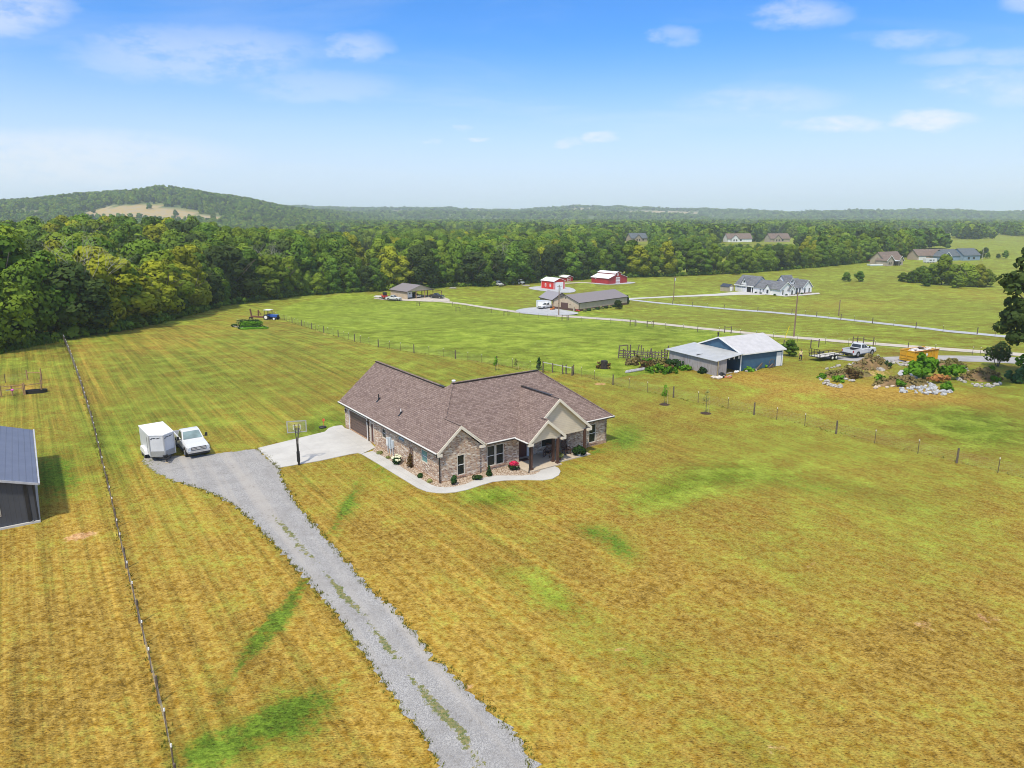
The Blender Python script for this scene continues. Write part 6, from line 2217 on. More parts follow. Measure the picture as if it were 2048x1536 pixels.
part('body', M_white, ct, (-2.4, 2.2, -1.05, 1.05, .5, 2.5))
part('roof', M_carw, ct, (-2.45, 2.25, -1.1, 1.1, 2.503, 2.56))
part('rear_door', M_meter, ct, (1.1, 1.5, -1.06, -1.052, .55, 2.3))
for x in (-.5, .4):
    for s in (-1, 1):
        wheel(ct, x, s * .95, .34, .2, s)
t_ = thing('garden_tractor', 'small brown tractor standing in front of the box trailer', 'tractor', at(1094.5, 616.5), .3)
part('body', mat('brown_machine', (.16, .06, .03), .6), t_, (-.9, .9, -.4, .4, .4, .95))
part('seat', M_black, t_, (-.6, -.2, -.3, .3, .955, 1.3))
for sx, r in ((-.55, .5), (.6, .32)):
    for s in (-1, 1):
        wheel(t_, sx, s * .6, r, .25, s)

# --- red barns
P3_, a3_ = frame((1108, 579.5), 38)
r1 = thing('red_barn', 'bright red garage with white roof and large white door', 'barn', P3_, a3_)
mb, rb = MB(), MB()
gable_block(mb, rb, 0, 6.3, 0, 8.6, 3.55, 4.75, 'y', .3)
mb.build('wall', M_red1, r1); rb.build('roof', M_wroof, r1)
part('overhead_door', M_white, r1, (.7, 5.3, -.05, -.004, 0, 3.1))
mb = MB()
for (x, y) in ((-.03, -.03), (6.15, -.03), (-.03, 8.45)):
    mb.box(x, x + .2, y, y + .2, 0, 3.54)
mb.build('corner_trim', M_white, r1)
for y in (2.4, 5.6):
    w_ = part('window', M_white, r1, (-.05, -.004, y - .45, y + .45, 1.0, 2.4))
    part('pane', M_redp, w_, (-.07, -.051, y - .2, y + .2, 1.2, 1.6), (-.07, -.051, y - .2, y + .2, 1.8, 2.2))
P4_, a4_ = frame((1132.8, 563), 35)
r2 = thing('red_shed', 'small deep red shed with white cross braced doors behind the red garage', 'shed', P4_, a4_)
mb, rb = MB(), MB()
gable_block(mb, rb, 0, 4.0, 0, 7.5, 1.95, 2.75, 'y', .3)
mb.build('wall', M_red2, r2); rb.build('roof', M_wroof, r2)
dr_ = part('barn_door', M_white, r2, (.6, 2.4, -.06, -.004, 0, 1.9))
part('door_panel', M_red2, dr_, (.75, 1.42, -.075, -.061, .9, 1.75), (1.58, 2.25, -.075, -.061, .9, 1.75), (.75, 1.42, -.075, -.061, .15, .75), (1.58, 2.25, -.075, -.061, .15, .75))
P5_, a5_ = frame((1217, 568.7), 39)
r3 = thing('red_barn', 'deep red monitor barn with white raised roof and white crossed doors', 'barn', P5_, a5_)
WB, LB_ = 12.6, 11.2
mb = MB()
mb.box(0, WB, 0, LB_, 0, 2.75)
for y, f in ((0, 1), (LB_, -1)):
    mb.face([(0, y, 2.75), (WB, y, 2.75), (8.1, y, 4.25), (8.1, y, 4.9), (6.3, y, 5.5), (4.5, y, 4.9), (4.5, y, 4.25)][::f])
mb.face([(4.5, LB_, 4.2), (4.5, 0, 4.2), (4.5, 0, 4.9), (4.5, LB_, 4.9)][::-1]); mb.face([(8.1, 0, 4.2), (8.1, LB_, 4.2), (8.1, LB_, 4.9), (8.1, 0, 4.9)])
mb.build('wall', M_red2, r3)
mb = MB()
mb.slab([(-.4, LB_ + .4, 2.72), (-.4, -.4, 2.72), (4.49, -.4, 4.33), (4.49, LB_ + .4, 4.33)], .1); mb.slab([(WB + .4, -.4, 2.72), (WB + .4, LB_ + .4, 2.72), (8.11, LB_ + .4, 4.33), (8.11, -.4, 4.33)], .1)
mb.slab([(4.1, LB_ + .4, 4.87), (4.1, -.4, 4.87), (6.3, -.4, 5.62), (6.3, LB_ + .4, 5.62)], .1); mb.slab([(8.5, -.4, 4.87), (8.5, LB_ + .4, 4.87), (6.3, LB_ + .4, 5.62), (6.3, -.4, 5.62)], .1)
mb.build('roof', M_wroof, r3)
dr_ = part('barn_door', M_white, r3, (4.9, 7.7, -.08, -.004, 0, 3.0))
mb = MB()
for cx in (5.6, 7.0):
    for cz in (.8, 2.2):
        for s in ((-1, 0), (1, 0), (0, -1), (0, 1)):
            mb.mesh([(cx + s[0] * .5 - s[1] * .35, -.09, cz + s[1] * .55 - s[0] * .4), (cx + s[0] * .5 + s[1] * .35, -.09, cz + s[1] * .55 + s[0] * .4), (cx + s[0] * .12, -.09, cz + s[1] * .12)], [(0, 1, 2), (2, 1, 0)])
mb.build('door_panel', M_redp, dr_)
w_ = part('loft_window', M_white, r3, (5.8, 6.8, -.07, -.004, 3.5, 4.9))
part('pane', M_redp, w_, (6.0, 6.6, -.085, -.071, 3.65, 4.1), (6.0, 6.6, -.085, -.071, 4.3, 4.75))
mb = MB(); mb.box(-.1, .02, 8.0, 8.6, 2.0, 2.25); mb.build('wall_lamp', M_white, r3)

# --- carport barn
P6_, a6_ = frame((815, 599.2), 42)
cp_ = thing('carport_barn', 'tan carport barn with grey gable roof and open front sheltering vehicles', 'barn', P6_, a6_)
mb, rb = MB(), MB()
WC, LC = 12.0, 11.6
mb.box(0, .15, 0, LC, -.7, 3.0)
mb.box(.15, WC, LC - .15, LC, -.7, 1.2)
for y in (0, LC):
    mb.face([(0, y, 3.0), (WC, y, 3.0), (WC / 2, y, 5.0)][::1 if y == 0 else -1]); mb.face([(0, y + .05, 3.0), (WC, y + .05, 3.0), (WC / 2, y + .05, 5.0)][::-1])
mb.build('wall', M_tan, cp_)
dm = MB()
gable_block(dm, rb, 0, WC, 0, LC, 3.0, 5.0, 'y', .4)
rb.build('roof', mat('mauve_grey_metal_roof', (.2, .2, .2)), cp_)
mb = MB(); mb.slab([(WC + .3, -.2, 2.9), (WC + 4.2, -.2, 2.2), (WC + 4.2, 6.0, 2.2), (WC + .3, 6.0, 2.9)], .1); mb.build('lean_to_roof', M_dkmetal, cp_)
for (x, y) in ((4.0, .1), (8.0, .1), (WC - .1, .1), (WC - .1, 3.8), (WC - .1, 7.6), (WC - .1, LC - .1), (WC + 4.0, .1), (WC + 4.0, 5.8), (4.0, LC - .25), (8.0, LC - .25)):
    part('post', M_pine, cp_, (x - .12, x + .12, y - .12, y + .12, -.7, 2.2 if x > WC else 2.95))
mb = MB(); mb.box(-.45, -.4, -.4, LC + .4, 2.72, 2.9); mb.box(.16, WC - .25, -.04, -.003, 2.85, 3.0); mb.build('dark_trim', M_dkmetal, cp_)


def cl(x, y):
    c, s = math.cos(a6_), math.sin(a6_)
    X_, Y_ = P6_.x + x * c - y * s, P6_.y + x * s + y * c
    return Vector((X_, Y_, float(TZ(X_, Y_)) + .12))


cm_t = thing('camper_trailer', 'white camper parked at the left bay of the carport barn', 'camper', cl(1.9, 3.5), a6_ - R(90))
part('body', M_carw, cm_t, (-2.2, 2.3, -1.1, 1.1, .45, 2.6))
part('window', M_wind, cm_t, (2.301, 2.32, -.3, .3, 1.7, 2.2), (-.5, .5, -1.12, -1.102, 1.6, 2.2))
for s in (-1, 1):
    wheel(cm_t, -.3, s * 1.0, .34, .2, s)
pickup('dark blue pickup in the middle bay of the carport barn', cl(5.2, 3.2), a6_ - R(90), 'far pickups', paint=mat('navy_car_paint', (.02, .025, .05), .25))
pickup('black and white pickup under the carport lean-to roof', at(873.5, 597) + Vector((0, 0, .1)), R(-25), 'far pickups', paint=mat('black_car_paint', (.03, .03, .035), .25))
pickup('white pickup in front of the red skid steer beside the carport barn', at(787.5, 601.3) + Vector((0, 0, .12)), R(-22), 'far pickups')
sk = thing('skid_steer', 'red compact loader on the yard left of the carport barn', 'loader', at(770, 598.5) + Vector((0, 0, .12)), R(-60))
part('body', M_redp, sk, (-1.5, 1.2, -.8, .8, .5, 1.35))
part('cab', M_black, sk, (-.7, .6, -.6, .6, 1.355, 2.5))
mb = MB(); mb.beam((-1.4, -.9, 1.7), (1.5, -.9, .6), .2); mb.beam((-1.4, .9, 1.7), (1.5, .9, .6), .2); mb.build('lift_arm', M_redp, sk)
part('bucket', M_dkmetal, sk, (1.5, 2.2, -1.0, 1.0, .15, .8))
for x in (-.8, .7):
    for s in (-1, 1):
        wheel(sk, x, s * .95, .45, .3, s)
lt = thing('flatbed_trailer', 'low flatbed trailer with white rails behind the red loader', 'trailer', at(762, 597) + Vector((0, 0, .1)), R(-10))
part('deck', M_pine, lt, (-2.4, 2.2, -1.0, 1.0, .5, .6))
part('rail', M_white, lt, (-2.4, 2.2, -1.05, -1.0, .6, .9), (-2.4, 2.2, 1.0, 1.05, .6, .9), (-2.45, -2.4, -1.05, 1.05, .6, .9))
for s in (-1, 1):
    wheel(lt, 0, s * 1.1, .34, .2, s)
bt = pickup('white work truck with raised bed parked against the dark trees', at(998, 572), R(-65), 'far pickups')
part('box_body', M_white, bt, (-2.9, -1.1, -1.05, 1.05, 1.28, 2.3))
t_ = thing('orange_implement', 'orange implement on the ground beside the white work truck', 'farm implement', at(1006, 571.5), .5)
part('frame', mat('orange_paint', (.6, .2, .05)), t_, (-1.0, 1.0, -.3, .3, .3, .7))
part('blade', M_dkmetal, t_, (-1.2, 1.2, -.45, -.31, 0, .6))
for k, (px_, lab, col_) in enumerate(((1024, 'green and white tractor parked at the dark tree line', M_leafb), (1042, 'grey tractor at the tree line left of the bright red garage', M_meter))):
    t_ = thing('farm_tractor', lab, 'tractor', at(px_, 569), R(-40))
    part('hood', mat('faded_green_paint', (.10, .16, .08), .5) if k == 0 else M_meter, t_, (0, 1.8, -.35, .35, .8, 1.4))
    part('seat', M_black, t_, (-.8, -.2, -.35, .35, 1.0, 1.5))
    part('canopy', M_white, t_, (-1.1, .3, -.6, .6, 2.1, 2.2), (-1.0, -.95, -.5, -.45, 1.2, 2.1), (-1.0, -.95, .45, .5, 1.2, 2.1))
    for sx, r in ((-.5, .75), (1.4, .42)):
        for s in (-1, 1):
            wheel(t_, sx, s * .75, r, .35, s, rim=M_white)
for k, (px_, py_, lab) in enumerate(((968, 572, 'pale board stack lying at the tree line left of the work truck'), (1052, 572, 'pale brush and lumber pile left of the bright red garage'), (905, 577, 'pale logs along the trees right of the carport barn'))):
    t_ = thing('lumber_pile', lab, 'lumber pile', at(px_, py_), rnd.uniform(-.3, .3), 'lumber at the tree line')
    mb = MB()
    for j in range(6):
        mb.beam((-1.8 + .2 * j, -.5 + .2 * j, .15 + .07 * j), (1.8 - .1 * j, -.5 + .22 * j, .15 + .05 * j), .2, .12)
    mb.build('boards', M_dead, t_)

# --- white farmhouse
P7_, a7_ = frame((1557, 592), 28, 0)
fh = thing('farmhouse', 'large white farmhouse with blue grey gabled roofs and a front porch', 'house', P7_, a7_)
wm_, rm_, tmb = MB(), MB(), MB()
gable_block(wm_, rm_, 0, 8.5, 13.2, 23.5, 2.95, 6.5, 'y', .4)       # garage
gable_block(wm_, rm_, .6, 8.0, .0, 13.15, 2.65, 5.3, 'y', .4)       # left wing
gable_block(wm_, rm_, 8.0, 19.0, 3.6, 11.5, 3.0, 5.6, 'x', .4)      # main body
gable_block(wm_, rm_, 14.0, 19.2, .2, 6.5, 3.0, 5.6, 'y', .4)       # right gable
gable_block(wm_, rm_, 8.8, 14.2, 4.6, 9.5, 4.2, 7.3, 'x', .3)       # tall dormer body
gable_block(wm_, rm_, 10.0, 13.0, 3.9, 7.0, 4.3, 6.6, 'y', .3)      # dormer gable
gable_block(wm_, rm_, -.2, 3.5, 16.6, 20.2, 3.2, 6.0, 'x', .3, z0=3.0)
gable_block(wm_, rm_, .0, 3.4, 4.6, 7.0, 2.7, 4.2, 'x', .3)
gable_block(wm_, rm_, 5.0, 8.0, -.9, 2.0, 2.3, 3.9, 'y', .3)
wm_.build('wall', M_lap, fh)
rm_.build('roof', M_groof, fh)
mb = MB(); mb.slab([(7.9, .6, 2.7), (14.0, .6, 2.7), (14.0, 3.7, 3.9), (7.9, 3.7, 3.9)], .12); mb.build('porch_roof', M_groof, fh)
for (x0, x1, y, ze, zr, o) in ((.6, 8.0, -.41, 2.65, 5.3, .4), (14.0, 19.2, -.21, 3.0, 5.6, .4), (10.0, 13.0, 3.59, 4.3, 6.6, .3), (5.0, 8.0, -1.21, 2.3, 3.9, .3)):
    rake_trim(tmb, x0, x1, y, ze, zr, o)
tmb.box(-.46, -.41, 13.0, 23.9, 2.4, 2.75)
tmb.build('rake_board', M_white, fh)
for y in (18.6, 21.3):
    gd_ = part('garage_door', mat('pale_garage_door', (.66, .66, .68), .5, var=.03), fh, (-.04, -.004, y - 1.2, y + 1.2, 0, 2.2))
    part('pane', M_wind, gd_, (-.06, -.041, y - .9, y - .2, 1.7, 1.95), (-.06, -.041, y + .2, y + .9, 1.7, 1.95))
part('open_bay', M_black, fh, (-.04, -.004, 14.6, 16.9, 0, 2.2))
for (bx, nm) in (((-.05, -.004, 13.5, 14.1, 0, 2.1), 'side_door'), ((.55, .598, 10.0, 10.4, .6, 1.9), 'window'), ((.55, .598, 8.4, 8.8, .9, 1.9), 'window'), ((-.05, -.004, 5.3, 6.3, .5, 2.0), 'window'),
                 ((2.0, 2.6, -.05, -.004, .4, 2.2), 'window'), ((6.1, 6.9, -.95, -.904, .4, 2.0), 'window'), ((14.8, 15.5, .15, .196, .4, 2.3), 'window'), ((17.4, 18.0, .15, .196, .4, 2.3), 'window'),
                 ((9.2, 10.2, 3.55, 3.596, .1, 2.3), 'front_door'), ((11.4, 12.6, 3.55, 3.596, .3, 2.2), 'window'), ((11.1, 11.9, 3.85, 3.896, 4.6, 5.4), 'window'), ((-.25, -.204, 17.9, 18.9, 3.9, 4.8), 'window')):
    part(nm, M_wind, fh, bx)
for x in (8.3, 10.2, 12.1, 13.7):
    part('porch_post', M_white, fh, (x - .15, x + .15, .7, 1.0, 0, 2.6))
part('stone_base', M_stone, fh, (13.9, 19.25, .1, .197, 0, .6), (8.0, 13.9, .5, .65, 0, .25), (4.95, 8.05, -.96, -.905, 0, .35))
for k in range(7):
    c, s = math.cos(a7_), math.sin(a7_)
    x, y = ((.0, 2.0), (-.3, 9.0), (-.3, 11.5), (3.5, -.8), (8.2, -.2), (10.5, -.2), (13.0, -.3))[k]
    X_, Y_ = P7_.x + x * c - y * s, P7_.y + x * s + y * c
    bush('garden_shrub', ['small shrub at the front corner of the white farmhouse', 'small shrub under the left wing windows of the farmhouse', 'small shrub beside the farmhouse garage', 'small shrub under the left front gable of the farmhouse', 'small shrub at the left end of the farmhouse porch', 'small shrub before the middle of the farmhouse porch', 'small shrub at the right end of the farmhouse porch'][k], 'shrub', (X_, Y_, -10), [(0, 0, .3, .5, .8)], 60, .3, M_dkgreen, 260 + k, 'farmhouse foundation shrubs')
P8_, a8_ = frame((1462, 583), 30)
sh = thing('garden_shed', 'small grey shed with navy barrel roof left of the farmhouse', 'shed', P8_, a8_)
mb, rb = MB(), MB()
gable_block(mb, rb, -1.6, 1.6, 0, 4.6, 2.0, 3.0, 'y', .15)
mb.build('wall', M_beige, sh); rb.build('roof', mat('navy_shed_roof', (.03, .04, .07), .5), sh)
part('door', M_white, sh, (-.7, .7, -.04, -.004, .1, 1.9))

# --- beige house on the hill and its neighbours
P9_, a9_ = frame((1773, 532), 28)
bg_ = thing('hill_house', 'beige gabled house with taupe roof and dark patio awning before the trees', 'house', P9_, a9_)
wm_, rm_, tmb = MB(), MB(), MB()
gable_block(wm_, rm_, 0, 19, 2, 12, 3.6, 8.4, 'x', .5)
gable_block(wm_, rm_, -1, 6, -.5, 7, 3.6, 6.6, 'y', .5)
gable_block(wm_, rm_, 11, 15.5, -.5, 6, 3.4, 6.0, 'y', .5)
wm_.build('wall', M_beige, bg_); rm_.build('roof', M_broof, bg_)
rake_trim(tmb, -1, 6, -1.05, 3.6, 6.6, .5, .4); rake_trim(tmb, 11, 15.5, -1.05, 3.4, 6.0, .5, .4)
tmb.build('rake_board', M_white, bg_)
mb = MB(); mb.slab([(6.2, -1.8, 3.0), (10.8, -1.8, 3.0), (10.8, 2, 3.5), (6.2, 2, 3.5)], .12); mb.build('patio_roof', M_meter, bg_)
part('painted_patio_shade', M_black, bg_, (6.3, 10.7, 1.9, 1.99, 0, 3.0))  # black panel stands in for the shade under the patio roof
for x in (6.4, 8.5, 10.6):
    part('post', M_dkmetal, bg_, (x - .12, x + .12, -1.7, -1.46, 0, 2.9))
for bx in ((1.2, 2.1, -.55, -.504, .8, 2.3), (3.0, 3.9, -.55, -.504, .8, 2.3), (12.6, 13.8, -.55, -.504, .8, 2.3), (19.004, 19.05, 5, 6.2, 1.2, 2.6)):
    part('window', M_wind, bg_, bx)
bx_ = lambda px_, py_: at(px_, py_)
t_ = thing('red_canopy', 'red canopy at the trees left of the beige hill house', 'canopy', at(1744, 529), .2)
mb = MB(); mb.slab([(-2.5, -2, 2.3), (2.5, -2, 2.3), (2.5, 0, 3.0), (-2.5, 0, 3.0)], .1); mb.slab([(2.5, 2, 2.3), (-2.5, 2, 2.3), (-2.5, 0, 3.0), (2.5, 0, 3.0)], .1); mb.build('canvas', mat('red_canvas', (.45, .02, .06), .7), t_)
mb = MB()
for (x, y) in ((-2.4, -1.9), (2.4, -1.9), (2.4, 1.9), (-2.4, 1.9)):
    mb.beam((x, y, 0), (x, y, 2.3), .1)
mb.build('frame', M_dkmetal, t_)
dk = thing('patio_deck', 'white railed patio beside the beige hill house', 'deck', at(1752, 531.5), R(8))
part('deck_floor', M_meter, dk, (-5, 8, -1.5, 2, 0, .5))
part('railing', M_white, dk, (-5, 8, -1.6, -1.5, .5, 1.2), (-5.1, -5, -1.5, 2, .5, 1.2))
P10, a10 = frame((1848, 521), 12)
bn = thing('hill_house', 'brick and cream house with brown roof beyond the big grove', 'house', P10, a10)
wm_, rm_ = MB(), MB()
gable_block(wm_, rm_, -2, 32, 4, 14, 3.4, 7.4, 'x', .5)
gable_block(wm_, rm_, 8, 16, 0, 8, 3.4, 6.8, 'y', .5)
wm_.build('wall', mat('cream_stone_wall', (.44, .36, .29), .9, var=.15), bn); rm_.build('roof', M_broof, bn)
part('garage_door', mat('pale_garage_door', (.66, .66, .68)), bn, (-1, 5, 3.95, 3.996, 0, 2.6))
part('window', M_wind, bn, (10, 11.5, -.05, -.004, .8, 2.6), (13, 14.5, -.05, -.004, .8, 2.6))
P11, a11 = frame((1886, 523), 20)
bs = thing('hill_house', 'slate blue house with dark roof right of the big grove top', 'house', P11, a11)
wm_, rm_, tmb = MB(), MB(), MB()
gable_block(wm_, rm_, 0, 7, 0, 8, 3.6, 6.6, 'y', .5)
gable_block(wm_, rm_, 22, 38, 2, 14, 3.8, 8.2, 'x', .5)
gable_block(wm_, rm_, 7, 22, 5, 14, 3.6, 7.6, 'x', .5)
wm_.build('wall', M_bsid, bs); rm_.build('roof', M_sroof2, bs)
rake_trim(tmb, 0, 7, -.55, 3.6, 6.6, .5, .4); tmb.build('rake_board', M_white, bs)
part('window', M_wind, bs, (2.5, 4.5, -.05, -.004, .8, 2.4), (26, 28, 1.95, 1.996, .8, 2.4), (31, 33, 1.95, 1.996, .8, 2.4))
cv = thing('camper_trailer', 'white motorhome parked below the brown roofed house', 'camper', at(1858, 526), R(15))
part('body', M_carw, cv, (-4, 5, -1.2, 1.2, .5, 3.1))
part('window', M_wind, cv, (-1, .8, -1.22, -1.203, 1.6, 2.3), (2, 3, -1.22, -1.203, 1.6, 2.3))
for x in (-2, 2.5):
    for s in (-1, 1):
        wheel(cv, x, s * 1.1, .45, .3, s)
for i, (px_, py_, lab, k, ang) in enumerate(((1455, 490, 'cream house with brown roof peeking over the trees above the farmhouse', 1, 10), (1540, 490, 'tan hip roofed house peeking over the trees right of its neighbour', 0, 14), (1262, 489, 'dark roofed cabin on a tan clearing above the tree row', 2, 20))):
    P_c = at(px_, py_)
    t_ = thing('far_house', lab, 'house', P_c + Vector((0, 0, 3.0)), R(ang), 'houses above the tree row')
    wm_, rm_ = MB(), MB()
    Lh = (28, 24, 20)[i]
    gable_block(wm_, rm_, 0, Lh, 0, 11, 4.0, 9.0, 'x', .6)
    gable_block(wm_, rm_, 3, 11, -3, 6, 4.0, 7.8, 'y', .6)
    wm_.build('wall', (M_lap if k == 1 else M_beige), t_); rm_.build('roof', M_broof if k < 2 else M_sroof2, t_)
    part('window', M_wind, t_, (5, 6.4, -3.05, -3.004, 1, 3), (8, 9.4, -3.05, -3.004, 1, 3), (14, 16, -.05, -.004, 1, 3))
fb = thing('far_building', 'long white roofed building far off in the plain at right', 'building', at(1795, 457), R(0))
wm_, rm_ = MB(), MB()
gable_block(wm_, rm_, 0, 38, 0, 20, 10, 15, 'x', 1.0, th=.3)
wm_.build('wall', M_lap, fb); rm_.build('roof', M_wroof, fb)

# ------------------------------------------------------------------ dumpster, trailer, pickup and person by the drive
dp = thing('dumpster', 'yellow roll off dumpster heaped with white scrap', 'dumpster', (59.95, 103.9, 0), R(26))
DL, DW, DH = 5.6, 2.35, 1.62
mb = MB()
mb.box(0, DL, 0, .08, .12, DH); mb.box(0, DL, DW - .08, DW, .12, DH); mb.box(0, .08, .081, DW - .081, .12, DH); mb.box(DL - .08, DL, .081, DW - .081, .12, DH); mb.box(.081, DL - .081, .081, DW - .081, .12, .2)
body = mb.build('body', M_ydump, dp)
mb = MB()
for k in range(9):
    x = .3 + k * .62
    mb.box(x - .05, x + .05, -.07, -.002, .2, DH - .08)
mb.box(-.06, DL + .06, -.1, .1, DH + .002, DH + .1); mb.box(-.06, DL + .06, DW - .1, DW + .1, DH + .002, DH + .1); mb.box(-.06, .06, .11, DW - .11, DH + .002, DH + .1)
for z in (.5, .95):
    mb.box(-.07, -.002, .05, DW - .05, z - .05, z + .05)
mb.box(-.075, -.003, DW / 2 - .05, DW / 2 + .05, .2, DH)
mb.build('rib', M_ydump, dp)
mb = MB()
mb.box(-.08, DL + .08, -.12, -.101, DH + .0, DH + .10)
mb.build('rusty_rim', mat('rusty_rim', (.22, .07, .03), .8), dp)
mb = MB(); mb.box(2.6, 3.0, -.085, -.071, .9, 1.25); mb.build('sticker', M_white, dp)
for x in (.3, DL - .3):
    for y in (.15, DW - .15):
        mb = MB(); mb.tube((x, y - .08, .1), (x, y + .08, .1), .1, n=10); mb.build('roller', M_dkmetal, dp, uv=False)
sc = thing('scrap_load', 'pale boards and bags piled inside the yellow dumpster', 'scrap', (59.95, 103.9, 0), R(26))
rr = random.Random(12)
mb = MB()
for k in range(22):
    mb.beam((rr.uniform(.4, 4.4), rr.uniform(.3, 2.0), rr.uniform(1.3, 1.75)), (rr.uniform(1.2, 5.2), rr.uniform(.3, 2.0), rr.uniform(1.4, 1.9)), rr.uniform(.08, .35), .06)
mb.build('boards', mat('scrap_boards', (.55, .52, .50), .8, var=.25), sc)
mb = MB()
for k in range(14):
    rock_mesh(mb, (rr.uniform(1.0, 5.0), rr.uniform(.5, 1.8), 1.55), rr.uniform(.25, .5), 30 + k)
mb.build('bags', mat('scrap_bags', (.62, .58, .58), .7, var=.2), sc)
mb = MB(); rock_mesh(mb, (3.0, 1.2, 1.85), .5, 60, fl=.5); mb.build('brush', mat('dark_brush', (.08, .05, .03), .9), sc)

pickup('white pickup truck hitched to the flat utility trailer by the drive', Vector((54.65, 109.95, 0)), R(31), paint=M_carw, big=False)
ut = thing('utility_trailer', 'black tandem axle utility trailer with mesh ramp gate', 'trailer', (48.55, 107.35, 0), R(28.5))
part('deck', mat('grey_plank_deck', (.50, .48, .45), .9, var=.15), ut, (-2.9, 2.5, -.95, .95, .55, .6))
mb = MB()
for s in (-1, 1):
    mb.beam((-2.9, s * .98, .52), (2.5, s * .98, .52), .08, .14); mb.beam((-2.9, s * .98, .95), (2.5, s * .98, .95), .06)
    for k in range(6):
        x = -2.9 + k * 1.08
        mb.beam((x, s * .98, .5), (x, s * .98, .95), .06)
mb.beam((-2.9, -.98, .52), (-2.9, .98, .52), .1); mb.beam((2.5, -.98, .95), (2.5, .98, .95), .06); mb.beam((2.5, -.9, .5), (3.8, 0, .5), .1); mb.beam((2.5, .9, .5), (3.8, 0, .5), .1)
mb.build('side_rail', M_blackp, ut)
mb = MB()
for y in (-.95, -.5, 0, .5, .95):
    mb.beam((-2.95, y, .55), (-3.15, y, 1.75), .05)
for f in (.0, .33, .66, 1.0):
    mb.beam((-2.95 - .2 * f, -.95, .55 + 1.2 * f), (-2.95 - .2 * f, .95, .55 + 1.2 * f), .05)
mb.build('ramp_gate', M_blackp, ut)
for s in (-1, 1):
    part('fender', M_blackp, ut, (-.85, .95, s * 1.16 - .14, s * 1.16 + .14, .72, .76))
    for x in (-.38, .48):
        wheel(ut, x, s * 1.15, .34, .2, s, rim=M_white)

# person: one skinned body
PB = at(1600.5, 722)
M_skin = mat('skin_tone', (.45, .27, .18), .6, var=.04)
M_shirt = mat('pale_yellow_shirt', (.72, .66, .28), .8, var=.05)
M_pants = mat('dark_trousers', (.03, .032, .045), .85, var=.1)
M_hair = mat('dark_hair', (.03, .02, .015), .8)
pn = thing('person', 'person in a pale yellow shirt and dark trousers walking on the grass', 'person', PB, R(-15))


def skin(name, verts, edges, radii, m, parent, sub=1):
    me = bpy.data.meshes.new(name)
    me.from_pydata(verts, edges, [])
    o = bpy.data.objects.new(name, me)
    COL.objects.link(o)
    md = o.modifiers.new('skin', 'SKIN')
    for i, r in enumerate(radii):
        me.skin_vertices[0].data[i].radius = (r, r) if not isinstance(r, tuple) else r
    me.skin_vertices[0].data[0].use_root = True
    if sub:
        s_ = o.modifiers.new('sub', 'SUBSURF')
        s_.levels = s_.render_levels = sub
    me.materials.append(m)
    o.parent = parent
    return o


vs = [(0, 0, .95), (0, 0, 1.12), (0, .01, 1.32), (0, .0, 1.46), (0, 0, 1.54), (0, -.01, 1.64), (0, -.015, 1.74),          # pelvis .. crown 0-6
      (.10, 0, .90), (.11, -.10, .50), (.12, .02, .09), (.12, -.14, .05),                                               # right leg 7-10
      (-.10, 0, .90), (-.11, .06, .50), (-.12, .28, .14), (-.12, .16, .05),                                             # left leg 11-14
      (.19, 0, 1.42), (.25, .06, 1.14), (.25, -.06, .92), (.25, -.09, .86),                                             # right arm 15-18
      (-.19, 0, 1.42), (-.25, -.02, 1.14), (-.24, -.16, .94), (-.24, -.19, .88)]                                        # left arm 19-22
ed = [(0, 1), (1, 2), (2, 3), (3, 4), (4, 5), (5, 6), (0, 7), (7, 8), (8, 9), (9, 10), (0, 11), (11, 12), (12, 13), (13, 14), (3, 15), (15, 16), (16, 17), (17, 18), (3, 19), (19, 20), (20, 21), (21, 22)]
ra = [(.15, .11), (.14, .10), (.17, .11), (.13, .09), .055, (.075, .095), .05, .088, .062, .045, .04, .088, .062, .045, .04, .062, .045, .034, .036, .062, .045, .034, .036]
body = skin('body', vs, ed, ra, M_skin, pn)
for s, wr in ((1, (.25, -.09, .86)), (-1, (-.24, -.19, .88))):
    hv, he, hr = [wr], [], [.03]
    for f in range(5):
        x0 = wr[0] + s * .0 + (f - 2) * .016
        L_ = (.05, .075, .082, .076, .06)[f]
        b0 = len(hv)
        hv += [(x0, wr[1] - .015, wr[2] - .045 if f else wr[2] - .02), (x0 + (0 if f else -s * .03), wr[1] - .03, wr[2] - .045 - L_ * .6), (x0, wr[1] - .015, wr[2] - .045 - L_)]
        he += [(0, b0), (b0, b0 + 1), (b0 + 1, b0 + 2)]
        hr += [.01, .009, .008]
    skin('hand', hv, he, hr, M_skin, pn, 0)
skin('shirt', [vs[0][:2] + (.92,), vs[1], vs[2], vs[3], (0, 0, 1.49), vs[15], (.235, .045, 1.2), vs[19], (-.235, -.015, 1.2)], [(0, 1), (1, 2), (2, 3), (3, 4), (3, 5), (5, 6), (3, 7), (7, 8)], [(.165, .125), (.155, .115), (.185, .125), (.145, .105), .075, .08, .062, .08, .062], M_shirt, pn)
skin('trousers', [vs[0], vs[7], vs[8], (.12, .02, .13), vs[11], vs[12], (-.12, .27, .19)], [(0, 1), (1, 2), (2, 3), (0, 4), (4, 5), (5, 6)], [(.16, .12), .10, .075, .06, .10, .075, .06], M_pants, pn)
mb = MB(); mb.ball((0, .012, 1.70), .098, .105, .09, 10, 6); mb.build('hair', M_hair, pn)
mb = MB(); mb.ball((0, -.115, 1.655), .016, .02, .022, 6, 4); mb.build('nose', M_skin, pn)
mb = MB(); mb.ball((.035, -.095, 1.685), .012, n=6, rings=4); mb.ball((-.035, -.095, 1.685), .012, n=6, rings=4); mb.box(-.025, .025, -.108, -.098, 1.605, 1.615); mb.build('face', M_black, pn)
